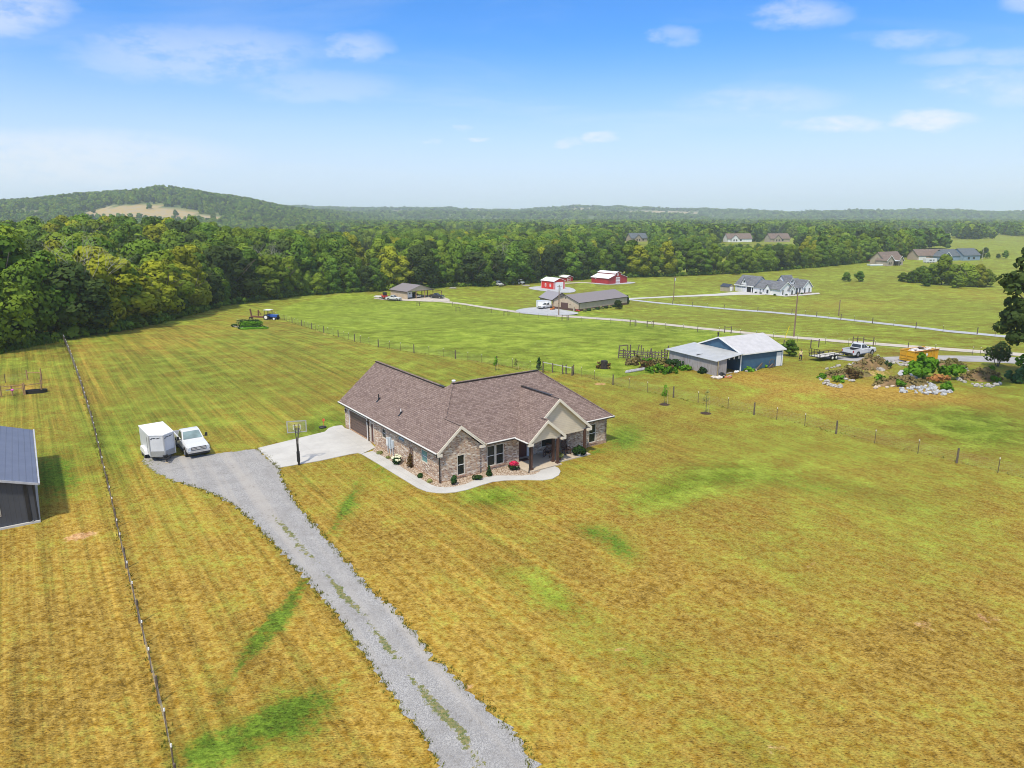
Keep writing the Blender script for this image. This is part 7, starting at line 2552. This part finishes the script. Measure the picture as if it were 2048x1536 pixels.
for s in (1, -1):
    mb = MB(); mb.ball((s * .12, (-.09 if s > 0 else .2), .05), .05, .14, .05, 8, 5); mb.build('shoe', M_blackp, pn)

# ------------------------------------------------------------------ rubble mounds
M_weed = leaf_mat('dry_weeds', (.15, .12, .04), (.33, .26, .12), (.12, .16, .03), .4, .15)
M_earth = mat('brown_earth_mound', (.20, .13, .06), .95, var=.3, scale=1.5, bump=.5, bscale=6, hue=(.13, .14, .03))
M_flowr = leaf_mat('orange_seed_heads', (.38, .16, .05), (.50, .25, .09), (.42, .17, .05), .2, .1)
zr_ = lambda x, y: (1560 + x / 4.197, 640 + y / 4.197)


def mound(label, pix, rx, ry, h, seed, rz=0.0):
    P_ = at(*pix)
    t_ = thing('earth_mound', label, 'mound', P_, rz)
    mb = MB()
    n, rg = 22, 7
    vs = [(0, 0, h)]
    for i in range(1, rg + 1):
        f = i / rg
        for k in range(n):
            a = 2 * math.pi * k / n
            j = 1 + .22 * mnoise.noise(Vector((math.cos(a) * 1.5, math.sin(a) * 1.5, seed)))
            z = h * (1 - f * f) * (1 + .5 * mnoise.noise(Vector((rx * f * math.cos(a), ry * f * math.sin(a), seed + 9)))) - .05 * f
            vs.append((rx * f * j * math.cos(a), ry * f * j * math.sin(a), z))
    fs = [(0, 1 + k, 1 + (k + 1) % n) for k in range(n)]
    for i in range(rg - 1):
        for k in range(n):
            a, b_ = 1 + i * n + k, 1 + i * n + (k + 1) % n
            fs.append((a, a + n, b_ + n, b_))
    mb.mesh(vs, fs, sm=True)
    mb.build('soil', M_earth, t_)
    rw = random.Random(seed)
    L_ = []
    for _ in range(70):
        p = vs[rw.randrange(1, len(vs))]
        L_.append((p[0] * rw.uniform(.8, 1.02), p[1] * rw.uniform(.8, 1.02), p[2] + .08, rw.uniform(.18, .42), rw.uniform(.7, 1.3)))
    me = leaf_mesh('weeds', L_, 2200, .20, seed, M_weed, up=.7, soft=.5)
    o = bpy.data.objects.new('weeds', me)
    COL.objects.link(o)
    o.parent = t_
    return t_


mound('brown weedy earth mound rising right of the utility trailer', zr_(760, 400), 3.2, 1.8, 1.5, 3, .3)
mound('low grassy earth mound at the left end of the rubble', zr_(560, 470), 3.6, 1.6, .8, 4, .2)
mound('low mound of dry weeds behind the grey rocks', zr_(1000, 540), 4.0, 1.5, .8, 5, .1)
mound('brown brushy mound at the right end of the rubble', zr_(1690, 490), 3.4, 1.8, 1.1, 6, .2)
mound('small earth mound behind the bright green bush', zr_(1420, 390), 2.6, 1.2, .7, 8, 0)
tag(ground_patch('gravel_patch', [zr_(*p) for p in [(985, 450), (1010, 420), (1070, 425), (1130, 470), (1190, 490), (1130, 500), (1020, 490)]], M_lane2, .03))


def rocks(label_kind, group, pix_list, r0, r1, seed, m=None):
    rr = random.Random(seed)
    for i, (x, y) in enumerate(pix_list):
        P_ = at(*zr_(x, y))
        mb = MB()
        r = rr.uniform(r0, r1)
        rock_mesh(mb, (0, 0, r * .35), r, seed * 100 + i, fl=.7)
        o = mb.build('boulder', m or M_rock, loc=(P_.x, P_.y, P_.z))
        o.rotation_euler = (rr.uniform(-.3, .3), rr.uniform(-.3, .3), rr.uniform(0, 6))
        tag(o, label_kind, 'rock', group)


M_rockg = mat('blue_grey_limestone', (.40, .41, .42), .9, var=.4, scale=4, bump=.5)
rr = random.Random(3)
gp = []
for k in range(64):
    u = rr.random()
    x = 1015 + u * 410
    top_, bot_ = 585 - 70 * math.exp(-((u - .45) / .25) ** 2), 612 + u * 22
    gp.append((x, rr.uniform(top_, bot_)))
rocks('grey white limestone rock in the heap in front of the bright green bush', 'limestone rocks heaped below the green bush', gp, .16, .38, 21, M_rockg)
rocks('pale rock in the small pile at the left foot of the rubble', 'pale rocks at the left foot of the rubble', [(375, 540), (400, 532), (415, 548), (430, 555), (455, 560), (480, 563), (505, 566), (395, 520), (345, 505), (335, 495)], .18, .38, 22)
rocks('pale broken slab on the left mound', 'pale slabs on the left mound', [(500, 475), (530, 488), (555, 500), (585, 512), (610, 515), (545, 470), (585, 480), (470, 470)], .22, .42, 23)
rocks('pale rock on the brown mound above the slabs', 'pale rocks on the brown mound', [(715, 375), (735, 360), (750, 385), (770, 395), (780, 375), (800, 410), (820, 420), (790, 330), (815, 320), (765, 345), (845, 425), (870, 430), (820, 305), (740, 395)], .2, .45, 24)
rocks('pale rock at the foot of the yellow dumpster', 'pale rocks at the foot of the dumpster', [(930, 350), (950, 370), (985, 365), (1005, 375), (1020, 385), (1045, 370), (1060, 385), (970, 345), (1075, 360), (925, 380)], .2, .4, 25)
rocks('tan plank like slab between the mounds', 'tan slabs between the mounds', [(800, 575), (830, 560), (865, 545), (900, 530), (920, 520), (985, 505), (940, 560), (900, 570)], .2, .4, 26, mat('tan_limestone', (.52, .43, .33), .9, var=.2))
rocks('pale rock in the pile right of the green bush', 'pale rocks right of the green bush', [(1530, 415), (1545, 405), (1560, 415), (1580, 430), (1540, 435), (1500, 505), (1520, 515), (1545, 525)], .18, .38, 27)
rocks('pale rock along the foot of the right mound', 'pale rocks at the right mound', [(1615, 540), (1635, 550), (1655, 545), (1675, 555), (1695, 545), (1645, 560), (1690, 565), (1735, 560), (1760, 565), (1790, 560), (1815, 550), (1840, 545), (1800, 540), (1745, 548)], .18, .4, 28)
rocks('pale rock near the tail of the trailer rubble', 'pale rocks trailing off behind the trailer', [(395, 415), (430, 405), (455, 398), (490, 390), (585, 380), (615, 370), (640, 378), (670, 365)], .16, .32, 29)

# ------------------------------------------------------------------ bushes and trees on the right
q = at(*zr_(1200, 490))
bush('sumac_bush', 'large bright green bush in the rubble in front of the dumpster', 'bush', q, [(0, 0, 1.5, 1.4, .9), (-1.3, .2, 1.1, 1.1, .9), (1.2, -.2, 1.2, 1.2, .9), (.1, .2, 2.3, 1.1, .8), (-.6, -.6, .9, .9, .9), (.9, .3, 2.0, .9, .8)], 1700, .42, M_leafb, 51, trunk_h=1.0)
q = at(*zr_(1420, 500))
bush('sumac_bush', 'smaller bright green bush leaning right of the large one', 'bush', q, [(0, 0, 1.2, .9, .8), (.9, 0, 1.0, .9, .8), (-.7, .1, 1.4, .8, .8)], 800, .40, M_leafb, 52, trunk_h=.8)
q = at(*zr_(1335, 530))
bush('flower_patch', 'patch of orange seeding weeds under the bright green bush', 'plant', q, [(0, 0, .7, .8, .6), (-.9, 0, .6, .6, .6), (.8, .1, .6, .6, .6)], 420, .25, M_flowr, 53, trunk_h=.4)
for k, (x, y, r, lab, m_) in enumerate(((875, 400, .9, 'dark green shrub on the brown mound', M_dkgreen), (610, 490, .9, 'dark brown thistle clump on the left mound', M_brleaf), (480, 520, .7, 'green weed clump at the left end of the rubble', M_leafb), (820, 530, .9, 'green weed clump in the middle of the rubble', M_leafb),
                                        (1380, 590, .8, 'green weed clump right of the grey rock heap', M_leafb), (1010, 560, .6, 'green weed clump left of the grey rock heap', M_leafb), (1755, 440, .7, 'thin green sapling on the right mound', M_leafb), (1815, 520, .5, 'green weed at the far right rocks', M_leafb), (345, 490, .5, 'green weed by the leftmost pale rocks', M_leafb))):
    bush('weed_clump', lab, 'weeds', at(*zr_(x, y)), [(0, 0, r * .6, r, .8), (r * .5, 0, r * .5, r * .7, .8)], 260, .28, m_, 60 + k, trunk_h=.3)


def open_tree(label, P_, h, r, base, nq, size, m, seed, stems=4, name='small_tree', cat='tree', lob=14):
    t_ = thing(name, label, cat, P_)
    L_ = crown_lobes(seed, h, r, base, lob)
    o = bpy.data.objects.new('crown', leaf_mesh('crown', L_, nq, size, seed, m, bottom=base * h))
    COL.objects.link(o)
    o.parent = t_
    mb = MB()
    rr = random.Random(seed)
    for k in range(stems):
        a = k * 6.28 / stems
        limb_mesh(mb, (.08 * math.cos(a), .08 * math.sin(a), -.1), (r * .35 * math.cos(a), r * .35 * math.sin(a), h * (base + .18)), .05 * h / 3, .03 * h / 3, rr, 2)
    mb.build('trunk', M_bark, t_, uv=False)
    return t_


open_tree('small round multi stemmed tree standing alone beside the asphalt drive', at(1995, 733), 3.5, 1.65, .22, 1300, .26, M_leafd, 71, 5)
# big oak at the right edge, its trunk just outside the picture
OK_ = Vector((66.6, 88, 0))
t_ = thing('oak_tree', 'large dark oak reaching in at the right edge', 'tree', OK_)
L_ = []
rr = random.Random(77)
for k in range(34):
    a = rr.uniform(0, 6.28)
    z = rr.uniform(7.5, 20)
    pr = 1.0 if z > 11 else .85
    rad = rr.uniform(2.2, 5.2) * (1 - max(0, z - 13) / 11) * pr
    L_.append((rad * math.cos(a), rad * math.sin(a), z, rr.uniform(1.0, 1.8), .75))
L_ += [(-4.8, -1.0, 9.0, 1.3, .7), (-5.3, .2, 7.8, 1.0, .7), (-4.4, -1.5, 6.8, 1.2, .7), (-5.0, -.5, 12.6, 1.0, .8), (-4.2, 0, 13.9, 1.2, .8), (-3.6, 0, 15.6, 1.2, .8), (-3.0, 0, 17.2, 1.2, .8), (-2.0, 0, 18.8, 1.2, .8)]
o = bpy.data.objects.new('crown', leaf_mesh('crown', L_, 9000, .42, 78, M_leafd)); COL.objects.link(o); o.parent = t_
mb = MB(); limb_mesh(mb, (0, 0, -.2), (.2, 0, 7), .5, .35, rr, 3)
for l_ in L_[-7:]:
    mb.tube((0, 0, l_[2] * .7), (l_[0], l_[1], l_[2]), .16, .05, 6)
mb.build('trunk', M_bark, t_, uv=False)
bush('juniper_bush', 'feathery bluish green bush at the right edge below the oak', 'bush', at(2042, 765), [(0, 0, .9, 1.4, .7), (-1.0, 0, .7, 1.0, .6), (.8, .5, 1.4, 1.2, .8)], 900, .32, leaf_mat('blue_green_needles', (.03, .09, .03), (.08, .17, .06), (.05, .14, .04), .3), 79, trunk_h=.6)
bush('maple_bush', 'light green bush at the right edge above the juniper', 'bush', at(2052, 740), [(0, 0, 1.3, 1.3, .9), (-.8, 0, 1.0, .9, .9)], 500, .34, M_leafb, 80, trunk_h=.8)

# grove in the field, and lone bushes
for k, (px_, py_, h, k_, lab, wd) in enumerate(((1806, 563, 4.5, 0, 'lowest bush at the left end of the big field grove', 1.5), (1822, 565, 5.5, 3, 'low dark bush near the left end of the field grove', 1.4), (1840, 566, 8, 2, 'rounded tree in the left part of the field grove', 1.15), (1862, 567, 9.5, 0, 'tree left of the tallest in the field grove', 1.1), (1883, 570, 14.5, 1, 'tallest pale tree in the middle of the field grove', 1.0),
                                                (1905, 571, 10, 4, 'dense tree right of the tallest in the field grove', 1.15), (1930, 573, 10.5, 2, 'broad tree in the right part of the field grove', 1.15), (1955, 574, 10.5, 7, 'yellow green tree at the right of the field grove', 1.1), (1972, 573, 8, 0, 'last rounded tree at the right end of the field grove', 1.1), (1852, 572, 6, 3, 'dark bush at the front foot of the field grove', 1.3), (1915, 576, 6, 5, 'dark bush at the front right foot of the field grove', 1.4))):
    tree(at(px_, py_) - Vector((0, 0, .08 * h)), h * 1.05, k_, lab, 'trees of the field grove', name='grove_tree', wide=wd * 1.1)
for (px_, py_, h, k_, lab) in ((1692, 563, 4.6, 3, 'dark round bush in the field, the left of a pair'), (1718, 563, 5.0, 0, 'paler loose bush in the field, the right of a pair'), (1452, 547, 7.0, 2, 'lone light bush at the left of the gap behind the farmhouse'), (1472, 549, 5.5, 3, 'round bush just left of the tree row behind the farmhouse'),
                               (1961, 518, 6.0, 6, 'dark bush at the foot of the pale pole on the far field'), (1975, 517, 4.5, 5, 'second dark bush right of the pale pole'), (1996, 517, 3.6, 6, 'small round bush alone on the far field'), (2010, 517, 6.0, 5, 'larger round bush farthest right on the far field'),
                               (1950, 509, 4.5, 6, 'dark bush behind the pale pole, the left one'), (1970, 508, 5.5, 6, 'dark bush behind the pale pole, the right one'), (165, 668, 4.2, 3, 'small pale bush at the woodland foot near the long wire fence'), (1236, 618, 3.0, 6, 'dark bush at the end of the long tan building'), (1578, 712, 2.6, 0, 'green bush at the right end of the blue barn')):
    tree(at(px_, py_), h, k_, lab, None, name='field_bush', cat='bush', wide=1.45)
# dead pale trees in the woods
for (px_, py_, h, lab) in ((163, 668, 15, 'bare bleached dead tree among the left woods'), (530, 592, 15, 'bare dead treetop in the woods behind the garden'), (990, 566, 15, 'pale bare forked tree in the dark row right of the carport barn')):
    t_ = thing('dead_tree', lab, 'dead tree', at(px_, py_))
    mb = MB()
    limb_mesh(mb, (0, 0, -.2), (.5, 0, h * .52), .20, .13, random.Random(h), 4)
    mb.build('trunk', M_dead, t_, uv=False)

# saplings by the fence
M_mulch = mat('dark_mulch', (.05, .028, .018), .95, var=.3, scale=8)
for k, (px_, py_, h, lab, mu, m_) in enumerate(((1329, 809, 2.3, 'young staked tree in a dark mulch ring nearest the house', True, M_leafb), (1411.5, 826.5, 2.7, 'thin young tree in a dark mulch ring nearer the right fence', True, M_ygreen), (991, 741, 1.9, 'leafy sapling behind the house roof, left of three', False, M_leafb), (1032, 739.5, 1.6, 'thin pale sapling behind the house roof, middle of three', False, M_ygreen))):
    P_ = at(px_, py_)
    t_ = thing('sapling', lab, 'young tree', P_)
    o = bpy.data.objects.new('crown', leaf_mesh('crown', [(0, 0, h * .62, h * .14, 1.3), (.1, 0, h * .78, h * .12, 1.3), (-.1, .05, h * .5, h * .13, 1.2), (0, 0, h * .93, h * .08, 1.4)], 210 if m_ is M_leafb else 120, .13, 90 + k, m_)); COL.objects.link(o); o.parent = t_
    mb = MB(); mb.tube((0, 0, -.05), (.02, 0, h * .9), .03, .015, 6); mb.build('trunk', M_bark, t_, uv=False)
    mb = MB(); mb.beam((.35, .1, -.05), (.3, .1, h * .7), .045); mb.build('stake', mat('yellowed_stake', (.5, .42, .2), .8), t_)
    if mu:
        mb = MB(); mb.tube((0, 0, .0), (0, 0, .07), .62, .4, 14); mb.build('mulch_ring', M_mulch, t_)
P_ = at(1077.5, 740)
bush('young_conifer', 'narrow dark young conifer behind the main roof ridge', 'conifer', P_, [(0, 0, .5, .38, 1.1), (0, 0, 1.1, .3, 1.2), (0, 0, 1.6, .2, 1.3)], 330, .14, M_dkgreen, 96, trunk_h=.3)

# ------------------------------------------------------------------ utility poles
M_pole = mat('brown_utility_pole', (.22, .15, .10), .9, var=.25, scale=3, stretch=(4, 4, .3))


def upole(label, pix, top_px, bars=1, box=False, m=M_pole):
    P_ = at(*pix)
    h = (pix[1] - top_px) * mpp(P_) * 1.0
    t_ = thing('utility_pole', label, 'utility pole', P_)
    mb = MB(); mb.tube((0, 0, -.2), (0, 0, h), .17, .12, 8); mb.build('shaft', m, t_, uv=False)
    if bars:
        mb = MB(); mb.beam((-.6, 0, h - .5), (.9, 0, h - .35), .1); mb.build('crossarm', m, t_)
        mb = MB(); mb.tube((.5, 0, h - .35), (.5, 0, h - .15), .06); mb.build('insulator', M_white, t_, uv=False)
    if box:
        mb = MB(); mb.tube((.25, 0, h - 1.6), (.25, 0, h - .7), .22, n=10); mb.build('transformer', M_meter, t_, uv=False)
    return t_


upole('tall brown utility pole by the lane behind the blue barn', (1587.5, 673.5), 585, 0)
upole('shorter brown pole beside the grey farm lane', (1677, 632), 600, 0)
upole('utility pole with a transformer left of the white farmhouse', (1347, 601), 553, 1, True)
upole('utility pole in front of the tan building gable', (1117.5, 630.5), 570, 1, True)
upole('pale utility pole far off on the right field', (1964, 521), 495, 0, m=M_dead)
P_ = at(1570, 677)
mb = MB(); mb.tube((0, 0, 0), (.55, -.2, 2.4), .05, .05, 6)
tag(mb.build('guy_marker', mat('yellow_plastic', (.85, .65, .02), .5), loc=P_), 'leaning yellow guy wire marker left of the tall pole', 'marker')

# ------------------------------------------------------------------ garden plot and tractor
zg = lambda x, y: (440 + x / 14.63, 615 + y / 14.63)
GA, GB, GC = at(*zg(650, 650)), at(*zg(350, 565)), at(*zg(1660, 560))
gd = thing('garden_plot', 'fenced vegetable garden with corn rows behind a low board border', 'garden', GA)
ux, uy = (at(*zg(1400, 620)) - GA), (GB - GA)
ux.z = uy.z = 0
zt_ = lambda p: float(TZ(GA.x + p.x, GA.y + p.y)) - GA.z
mb = MB()
for (a, b_) in ((Vector((0, 0, 0)), uy), (uy, uy + ux), (ux, ux + uy), (ux * .08 + uy * .15, ux * .98 + uy * .15)):
    pa, pb = a.copy(), b_.copy()
    pa.z, pb.z = zt_(pa) + .3, zt_(pb) + .3
    mb.beam(pa, pb, .08, .12)
    for f in (0, .33, .66, 1):
        c = a.lerp(b_, f)
        mb.beam((c.x, c.y, zt_(c) - .1), (c.x, c.y, zt_(c) + .5), .08)
mb.build('board_border', M_dead, gd)
rowm = {}
for k, (f, hgt, nm, m_) in enumerate(((.03, .35, 'squash_row', M_leafb), (.10, .3, 'squash_row', M_dkgreen), (.24, .45, 'bean_row', M_dkgreen), (.38, 1.5, 'corn_row', M_leafb), (.52, 1.7, 'corn_row', M_dkgreen), (.66, 1.8, 'corn_row', M_ygreen), (.80, 1.8, 'corn_row', M_ygreen), (.92, .6, 'bean_row', M_dkgreen))):
    x0_, x1_ = (.0, .85) if 'corn' not in nm else (.12, .80)
    L_ = []
    for j in range(12):
        c = ux * (x0_ + (x1_ - x0_) * (j + .5) / 12) * 1.15 + uy * f
        L_.append((c.x, c.y, zt_(c) + hgt * .5, .55, max(.4, hgt * .9)))
    o = bpy.data.objects.new(nm, leaf_mesh(nm, L_, 520, .34, 400 + k, m_)); COL.objects.link(o); o.parent = gd
TP = at(*zg(1290, 380)) + Vector((.6, 2.5, 0))
TP.z = float(TZ(TP.x, TP.y))
ft = thing('farm_tractor', 'blue tractor with a white canopy and rear implement behind the garden', 'tractor', TP, R(-14))
part('hood', M_bluep, ft, (.1, 2.3, -.42, .42, .75, 1.35))
part('fender', M_bluep, ft, (-.9, .35, -.95, -.6, 1.1, 1.35), (-.9, .35, .6, .95, 1.1, 1.35))
part('grille', M_blackp, ft, (2.301, 2.36, -.38, .38, .7, 1.25))
part('seat', M_black, ft, (-.6, -.1, -.3, .3, .9, 1.55))
mb = MB()
for (x, y) in ((-.9, -.65), (-.9, .65), (.3, -.65), (.3, .65)):
    mb.beam((x, y, 1.3), (x, y, 2.45), .07)
mb.build('roll_bar', M_blackp, ft)
part('canopy', M_white, ft, (-1.1, .6, -.85, .85, 2.45, 2.56))
for x, r, wd_ in ((-.45, .72, .42), (1.75, .45, .3)):
    for s in (-1, 1):
        wheel(ft, x, s * .85, r, wd_, s, rim=M_white)
mb = MB(); mb.tube((1.2, .2, 1.35), (1.2, .2, 2.0), .05); mb.build('exhaust', M_dkmetal, ft)
im = thing('backhoe_implement', 'rusty implement with raised arm attached behind the blue tractor', 'farm implement', TP + Vector((-3.6, .9, 0)), R(-14))
mb = MB(); mb.beam((2.2, 0, .6), (-1.6, 0, .7), .35, .4); mb.beam((-1.4, 0, .5), (-1.7, 0, 2.6), .28); mb.beam((.5, 0, .8), (.6, 0, 2.4), .22); mb.beam((.6, 0, 2.4), (1.2, .1, 1.2), .15); mb.build('arm', mat('rusty_brown_steel', (.16, .07, .05), .8, var=.3), im)
mb = MB(); mb.box(-1.9, -1.3, -.5, .5, .05, .55); mb.build('bucket', M_dkmetal, im)

# ------------------------------------------------------------------ old corral, weeds and stump beside the barn
zb = lambda x, y: (1220 + x / 4.876, 640 + y / 4.876)
CO = at(*zb(90, 370))
cr = thing('old_corral', 'collapsing old board corral with leaning posts left of the blue barn', 'corral', CO)
c1 = at(*zb(560, 390)) - CO
rr = random.Random(31)
for k in range(17):
    p = c1 * (k / 16)
    mb = MB()
    h = rr.choice([1.3, 1.5, 1.7, 2.2]) if k else 2.0
    mb.beam(p + Vector((rr.uniform(-.2, .2), rr.uniform(-.3, .3), -.1)), p + Vector((rr.uniform(-.35, .35) if k else 0, rr.uniform(-.3, .3), h)), rr.uniform(.1, .2))
    mb.build('post', M_oldpost, cr)
for k in range(3):
    mb = MB()
    for j in range(8):
        a, b_ = c1 * (j / 8), c1 * ((j + 1) / 8)
        z = .4 + k * .35 + rr.uniform(-.08, .08)
        mb.beam(a + Vector((0, 0, z)), b_ + Vector((0, 0, z + rr.uniform(-.1, .1))), .05, .16)
    mb.build('rail', mat('grey_corral_boards', (.16, .13, .11), .9, var=.3), cr)
mb = MB(); mb.beam((0, 0, 1.9), (1.3, .2, 2.0), .14); mb.beam((1.3, .2, 0), (1.3, .2, 2.0), .14); mb.build('gate_post', M_oldpost, cr)
for k in range(7):
    p = at(*zb(160 + k * 50, 440 - (k % 3) * 14))
    t_ = thing('leaning_board', 'weathered board leaning among the weeds in front of the corral', 'board', p, rr.uniform(0, 6), 'boards leaning before the corral')
    mb = MB(); mb.beam((0, 0, -.05), (rr.uniform(-.6, .6), rr.uniform(-.5, .5), rr.uniform(.8, 1.4)), .12, .06); mb.build('board', M_oldpost, t_)
a, b_ = at(*zb(150, 520)), at(*zb(330, 490))
t_ = thing('timber_stack', 'pale grey timbers lying on the grass in front of the weeds', 'timber', a)
mb = MB()
for k in range(3):
    o_ = Vector((.1 * k, .28 * k, .12 + .05 * k))
    mb.beam(o_, b_ - a + o_, .22, .12)
mb.build('beam', mat('silvery_timber', (.42, .41, .42), .9, var=.2), t_)
for k, (x, y, r, m_, lab) in enumerate(((430, 510, .9, M_leafb, 'leafy green weed patch left of the rubbish heap'), (560, 520, .8, M_leafb, 'bright weed patch beside the rubbish heap'), (660, 470, 1.0, M_dkgreen, 'tall dark weeds against the grey board wall'), (620, 440, .9, M_dkgreen, 'dark shrub at the back corner of the grey board wall'), (350, 470, .9, M_brleaf, 'rusty brown dock weeds above the pale timbers'),
                                        (560, 490, .6, M_brleaf, 'brown weed clump near the grey boards'), (210, 440, .8, M_weed, 'dry brown weeds at the left of the corral front'), (280, 410, .8, M_weed, 'dry brown weeds below the middle of the corral'), (470, 430, .8, M_weed, 'dry weeds between corral and grey boards'), (380, 420, .7, M_leafb, 'green weeds below the corral rails'), (920, 520, .6, M_dkgreen, 'dark weeds under the grey boards by the prop post'),
                                        (1360, 500, .5, M_leafb, 'low weeds under the middle of the blue wall'), (1480, 465, .4, M_leafb, 'low weeds under the right part of the blue wall'), (730, 490, .6, M_leafb, 'low weeds behind the black tyre'))):
    bush('weed_clump', lab, 'weeds', at(*zb(x, y)), [(0, 0, r * .5, r, .8), (r * .9, .1, r * .45, r * .8, .7), (-r * .8, 0, r * .4, r * .7, .7)], 340, .26, m_, 500 + k, trunk_h=.3)
P_ = at(1208, 737)
t_ = thing('tree_stump', 'dark charred stump standing in the grass behind the fence brace', 'stump', P_)
mb = MB(); mb.tube((0, 0, -.1), (0, 0, 1.15), .6, .5, 11); mb.build('stump_wood', mat('charred_wood', (.035, .028, .025), .95, var=.4, scale=4, bump=.6), t_)
bush('weed_clump', 'dark spiky weeds left of the charred stump', 'weeds', at(1197, 737), [(0, 0, .5, .6, 1.0)], 140, .22, M_brleaf, 540, trunk_h=.4)
bush('weed_clump', 'thin dark weeds right of the charred stump', 'weeds', at(1217, 737), [(0, 0, .4, .5, 1.0)], 90, .2, M_brleaf, 541, trunk_h=.4)

# rough grass where the mower does not reach
M_tuft = leaf_mat('rough_grass', (.07, .10, .012), (.20, .20, .035), (.26, .20, .06), .5, .2)


def tufts(name, pts, size, seed, m):
    rr = np.random.RandomState(seed)
    n = len(pts)
    P_ = np.asarray(pts, float)
    nb = 5
    P_ = np.repeat(P_, nb, 0) + rr.normal(size=(n * nb, 3)) * np.array([.07, .07, 0])
    n = len(P_)
    a = rr.rand(n) * 6.283
    s = size * (.5 + rr.rand(n))
    d = np.stack([np.cos(a), np.sin(a), np.zeros(n)], -1)
    lean = rr.normal(size=(n, 3)) * .35
    lean[:, 2] = 1
    V = np.stack([P_ - d * (s * .16)[:, None], P_ + d * (s * .16)[:, None], P_ + lean * s[:, None]], 1).reshape(-1, 3)
    me = bpy.data.meshes.new(name)
    me.vertices.add(n * 3)
    me.vertices.foreach_set('co', V.ravel())
    me.loops.add(n * 3)
    me.loops.foreach_set('vertex_index', np.arange(n * 3))
    me.polygons.add(n)
    me.polygons.foreach_set('loop_start', np.arange(n) * 3)
    me.update(calc_edges=True)
    at_ = me.attributes.new('tone', 'FLOAT', 'FACE')
    at_.data.foreach_set('value', rr.rand(n).astype(np.float32))
    me.materials.append(m)
    o = bpy.data.objects.new(name, me)
    COL.objects.link(o)
    return tag(o, kind='stuff')


def edge_pts(pix, per_m, spread, seed):
    rr = np.random.RandomState(seed)
    W2 = [at(*p) for p in pix]
    out = []
    for a, b_ in zip(W2[:-1], W2[1:]):
        n = int((b_ - a).length * per_m)
        for _ in range(n):
            q = a.lerp(b_, rr.rand())
            x, y = q.x + rr.normal() * spread, q.y + rr.normal() * spread
            out.append((x, y, float(TZ(x, y))))
    return out


pts = edge_pts(LE[:-3], 9, .12, 1) + edge_pts(RE[1:-3], 9, .12, 2)
pts += edge_pts([(356, 1590), (322, 1420), (266, 1190), (222, 1000), (186, 850), (160, 765), (128, 682)], 5, .12, 3)
pts += edge_pts(FENCE_MID, 2.5, .3, 4)
tufts('rough_grass', pts, .13, 5, M_tuft)
# undergrowth at the foot of the woods
pts = []
rr = np.random.RandomState(8)
for pix in (EDGE_A, EDGE_B, EDGE_C, EDGE_D, EDGE_E, EDGE_F):
    pts += [(p.x, p.y, p.z) for p in along(pix, 2.2)]
FL_ = [leaf_mesh('undergrowth_clump', [(0, 0, .9, 1.3, .8), (1.0, .2, .7, 1.0, .8), (-.9, 0, .6, .9, .8)], 200, .5, 700 + i, M_leaf) for i in range(3)]
pts = np.array(pts)
dn = pts[:, :2] / np.linalg.norm(pts[:, :2], axis=1)[:, None]
pts[:, :2] += dn * rr.uniform(-.5, 2.5, len(pts))[:, None]
pts[:, 2] = TZ(pts[:, 0], pts[:, 1])
mass('undergrowth', pts, .8 + .7 * rr.rand(len(pts)), 3, [proto_obj(m_) for m_ in FL_], 9)
tl_ = [(p.x, p.y, p.z) for p in along([(0, 706), (40, 696), (100, 686), (130, 682)], .5)]
tufts('tall_weeds', [(x + rnd.uniform(-1, 1), y - rnd.uniform(.3, 2.6), float(TZ(x, y))) for (x, y, z) in tl_ for _ in range(5)], .6, 15, leaf_mat('green_tall_weeds', (.09, .16, .02), (.17, .25, .03), (.14, .2, .03), .3))

# ------------------------------------------------------------------ the air
hm = bpy.data.materials.new('haze_air')
hm.use_nodes = True
t = NT(hm.node_tree)
pvn = t.n('ShaderNodeVolumePrincipled')
pvn.inputs['Color'].default_value = (.80, .91, 1.0, 1)
pvn.inputs['Density'].default_value = .00015
pvn.inputs['Anisotropy'].default_value = .0
o = t.n('ShaderNodeOutputMaterial')
t.l(pvn.outputs[0], o.inputs['Volume'])
mb = MB()
mb.box(-9500, 9500, -200, 9000, -30, 175)
ho = mb.build('haze', hm, uv=False)
tag(ho, kind='stuff')
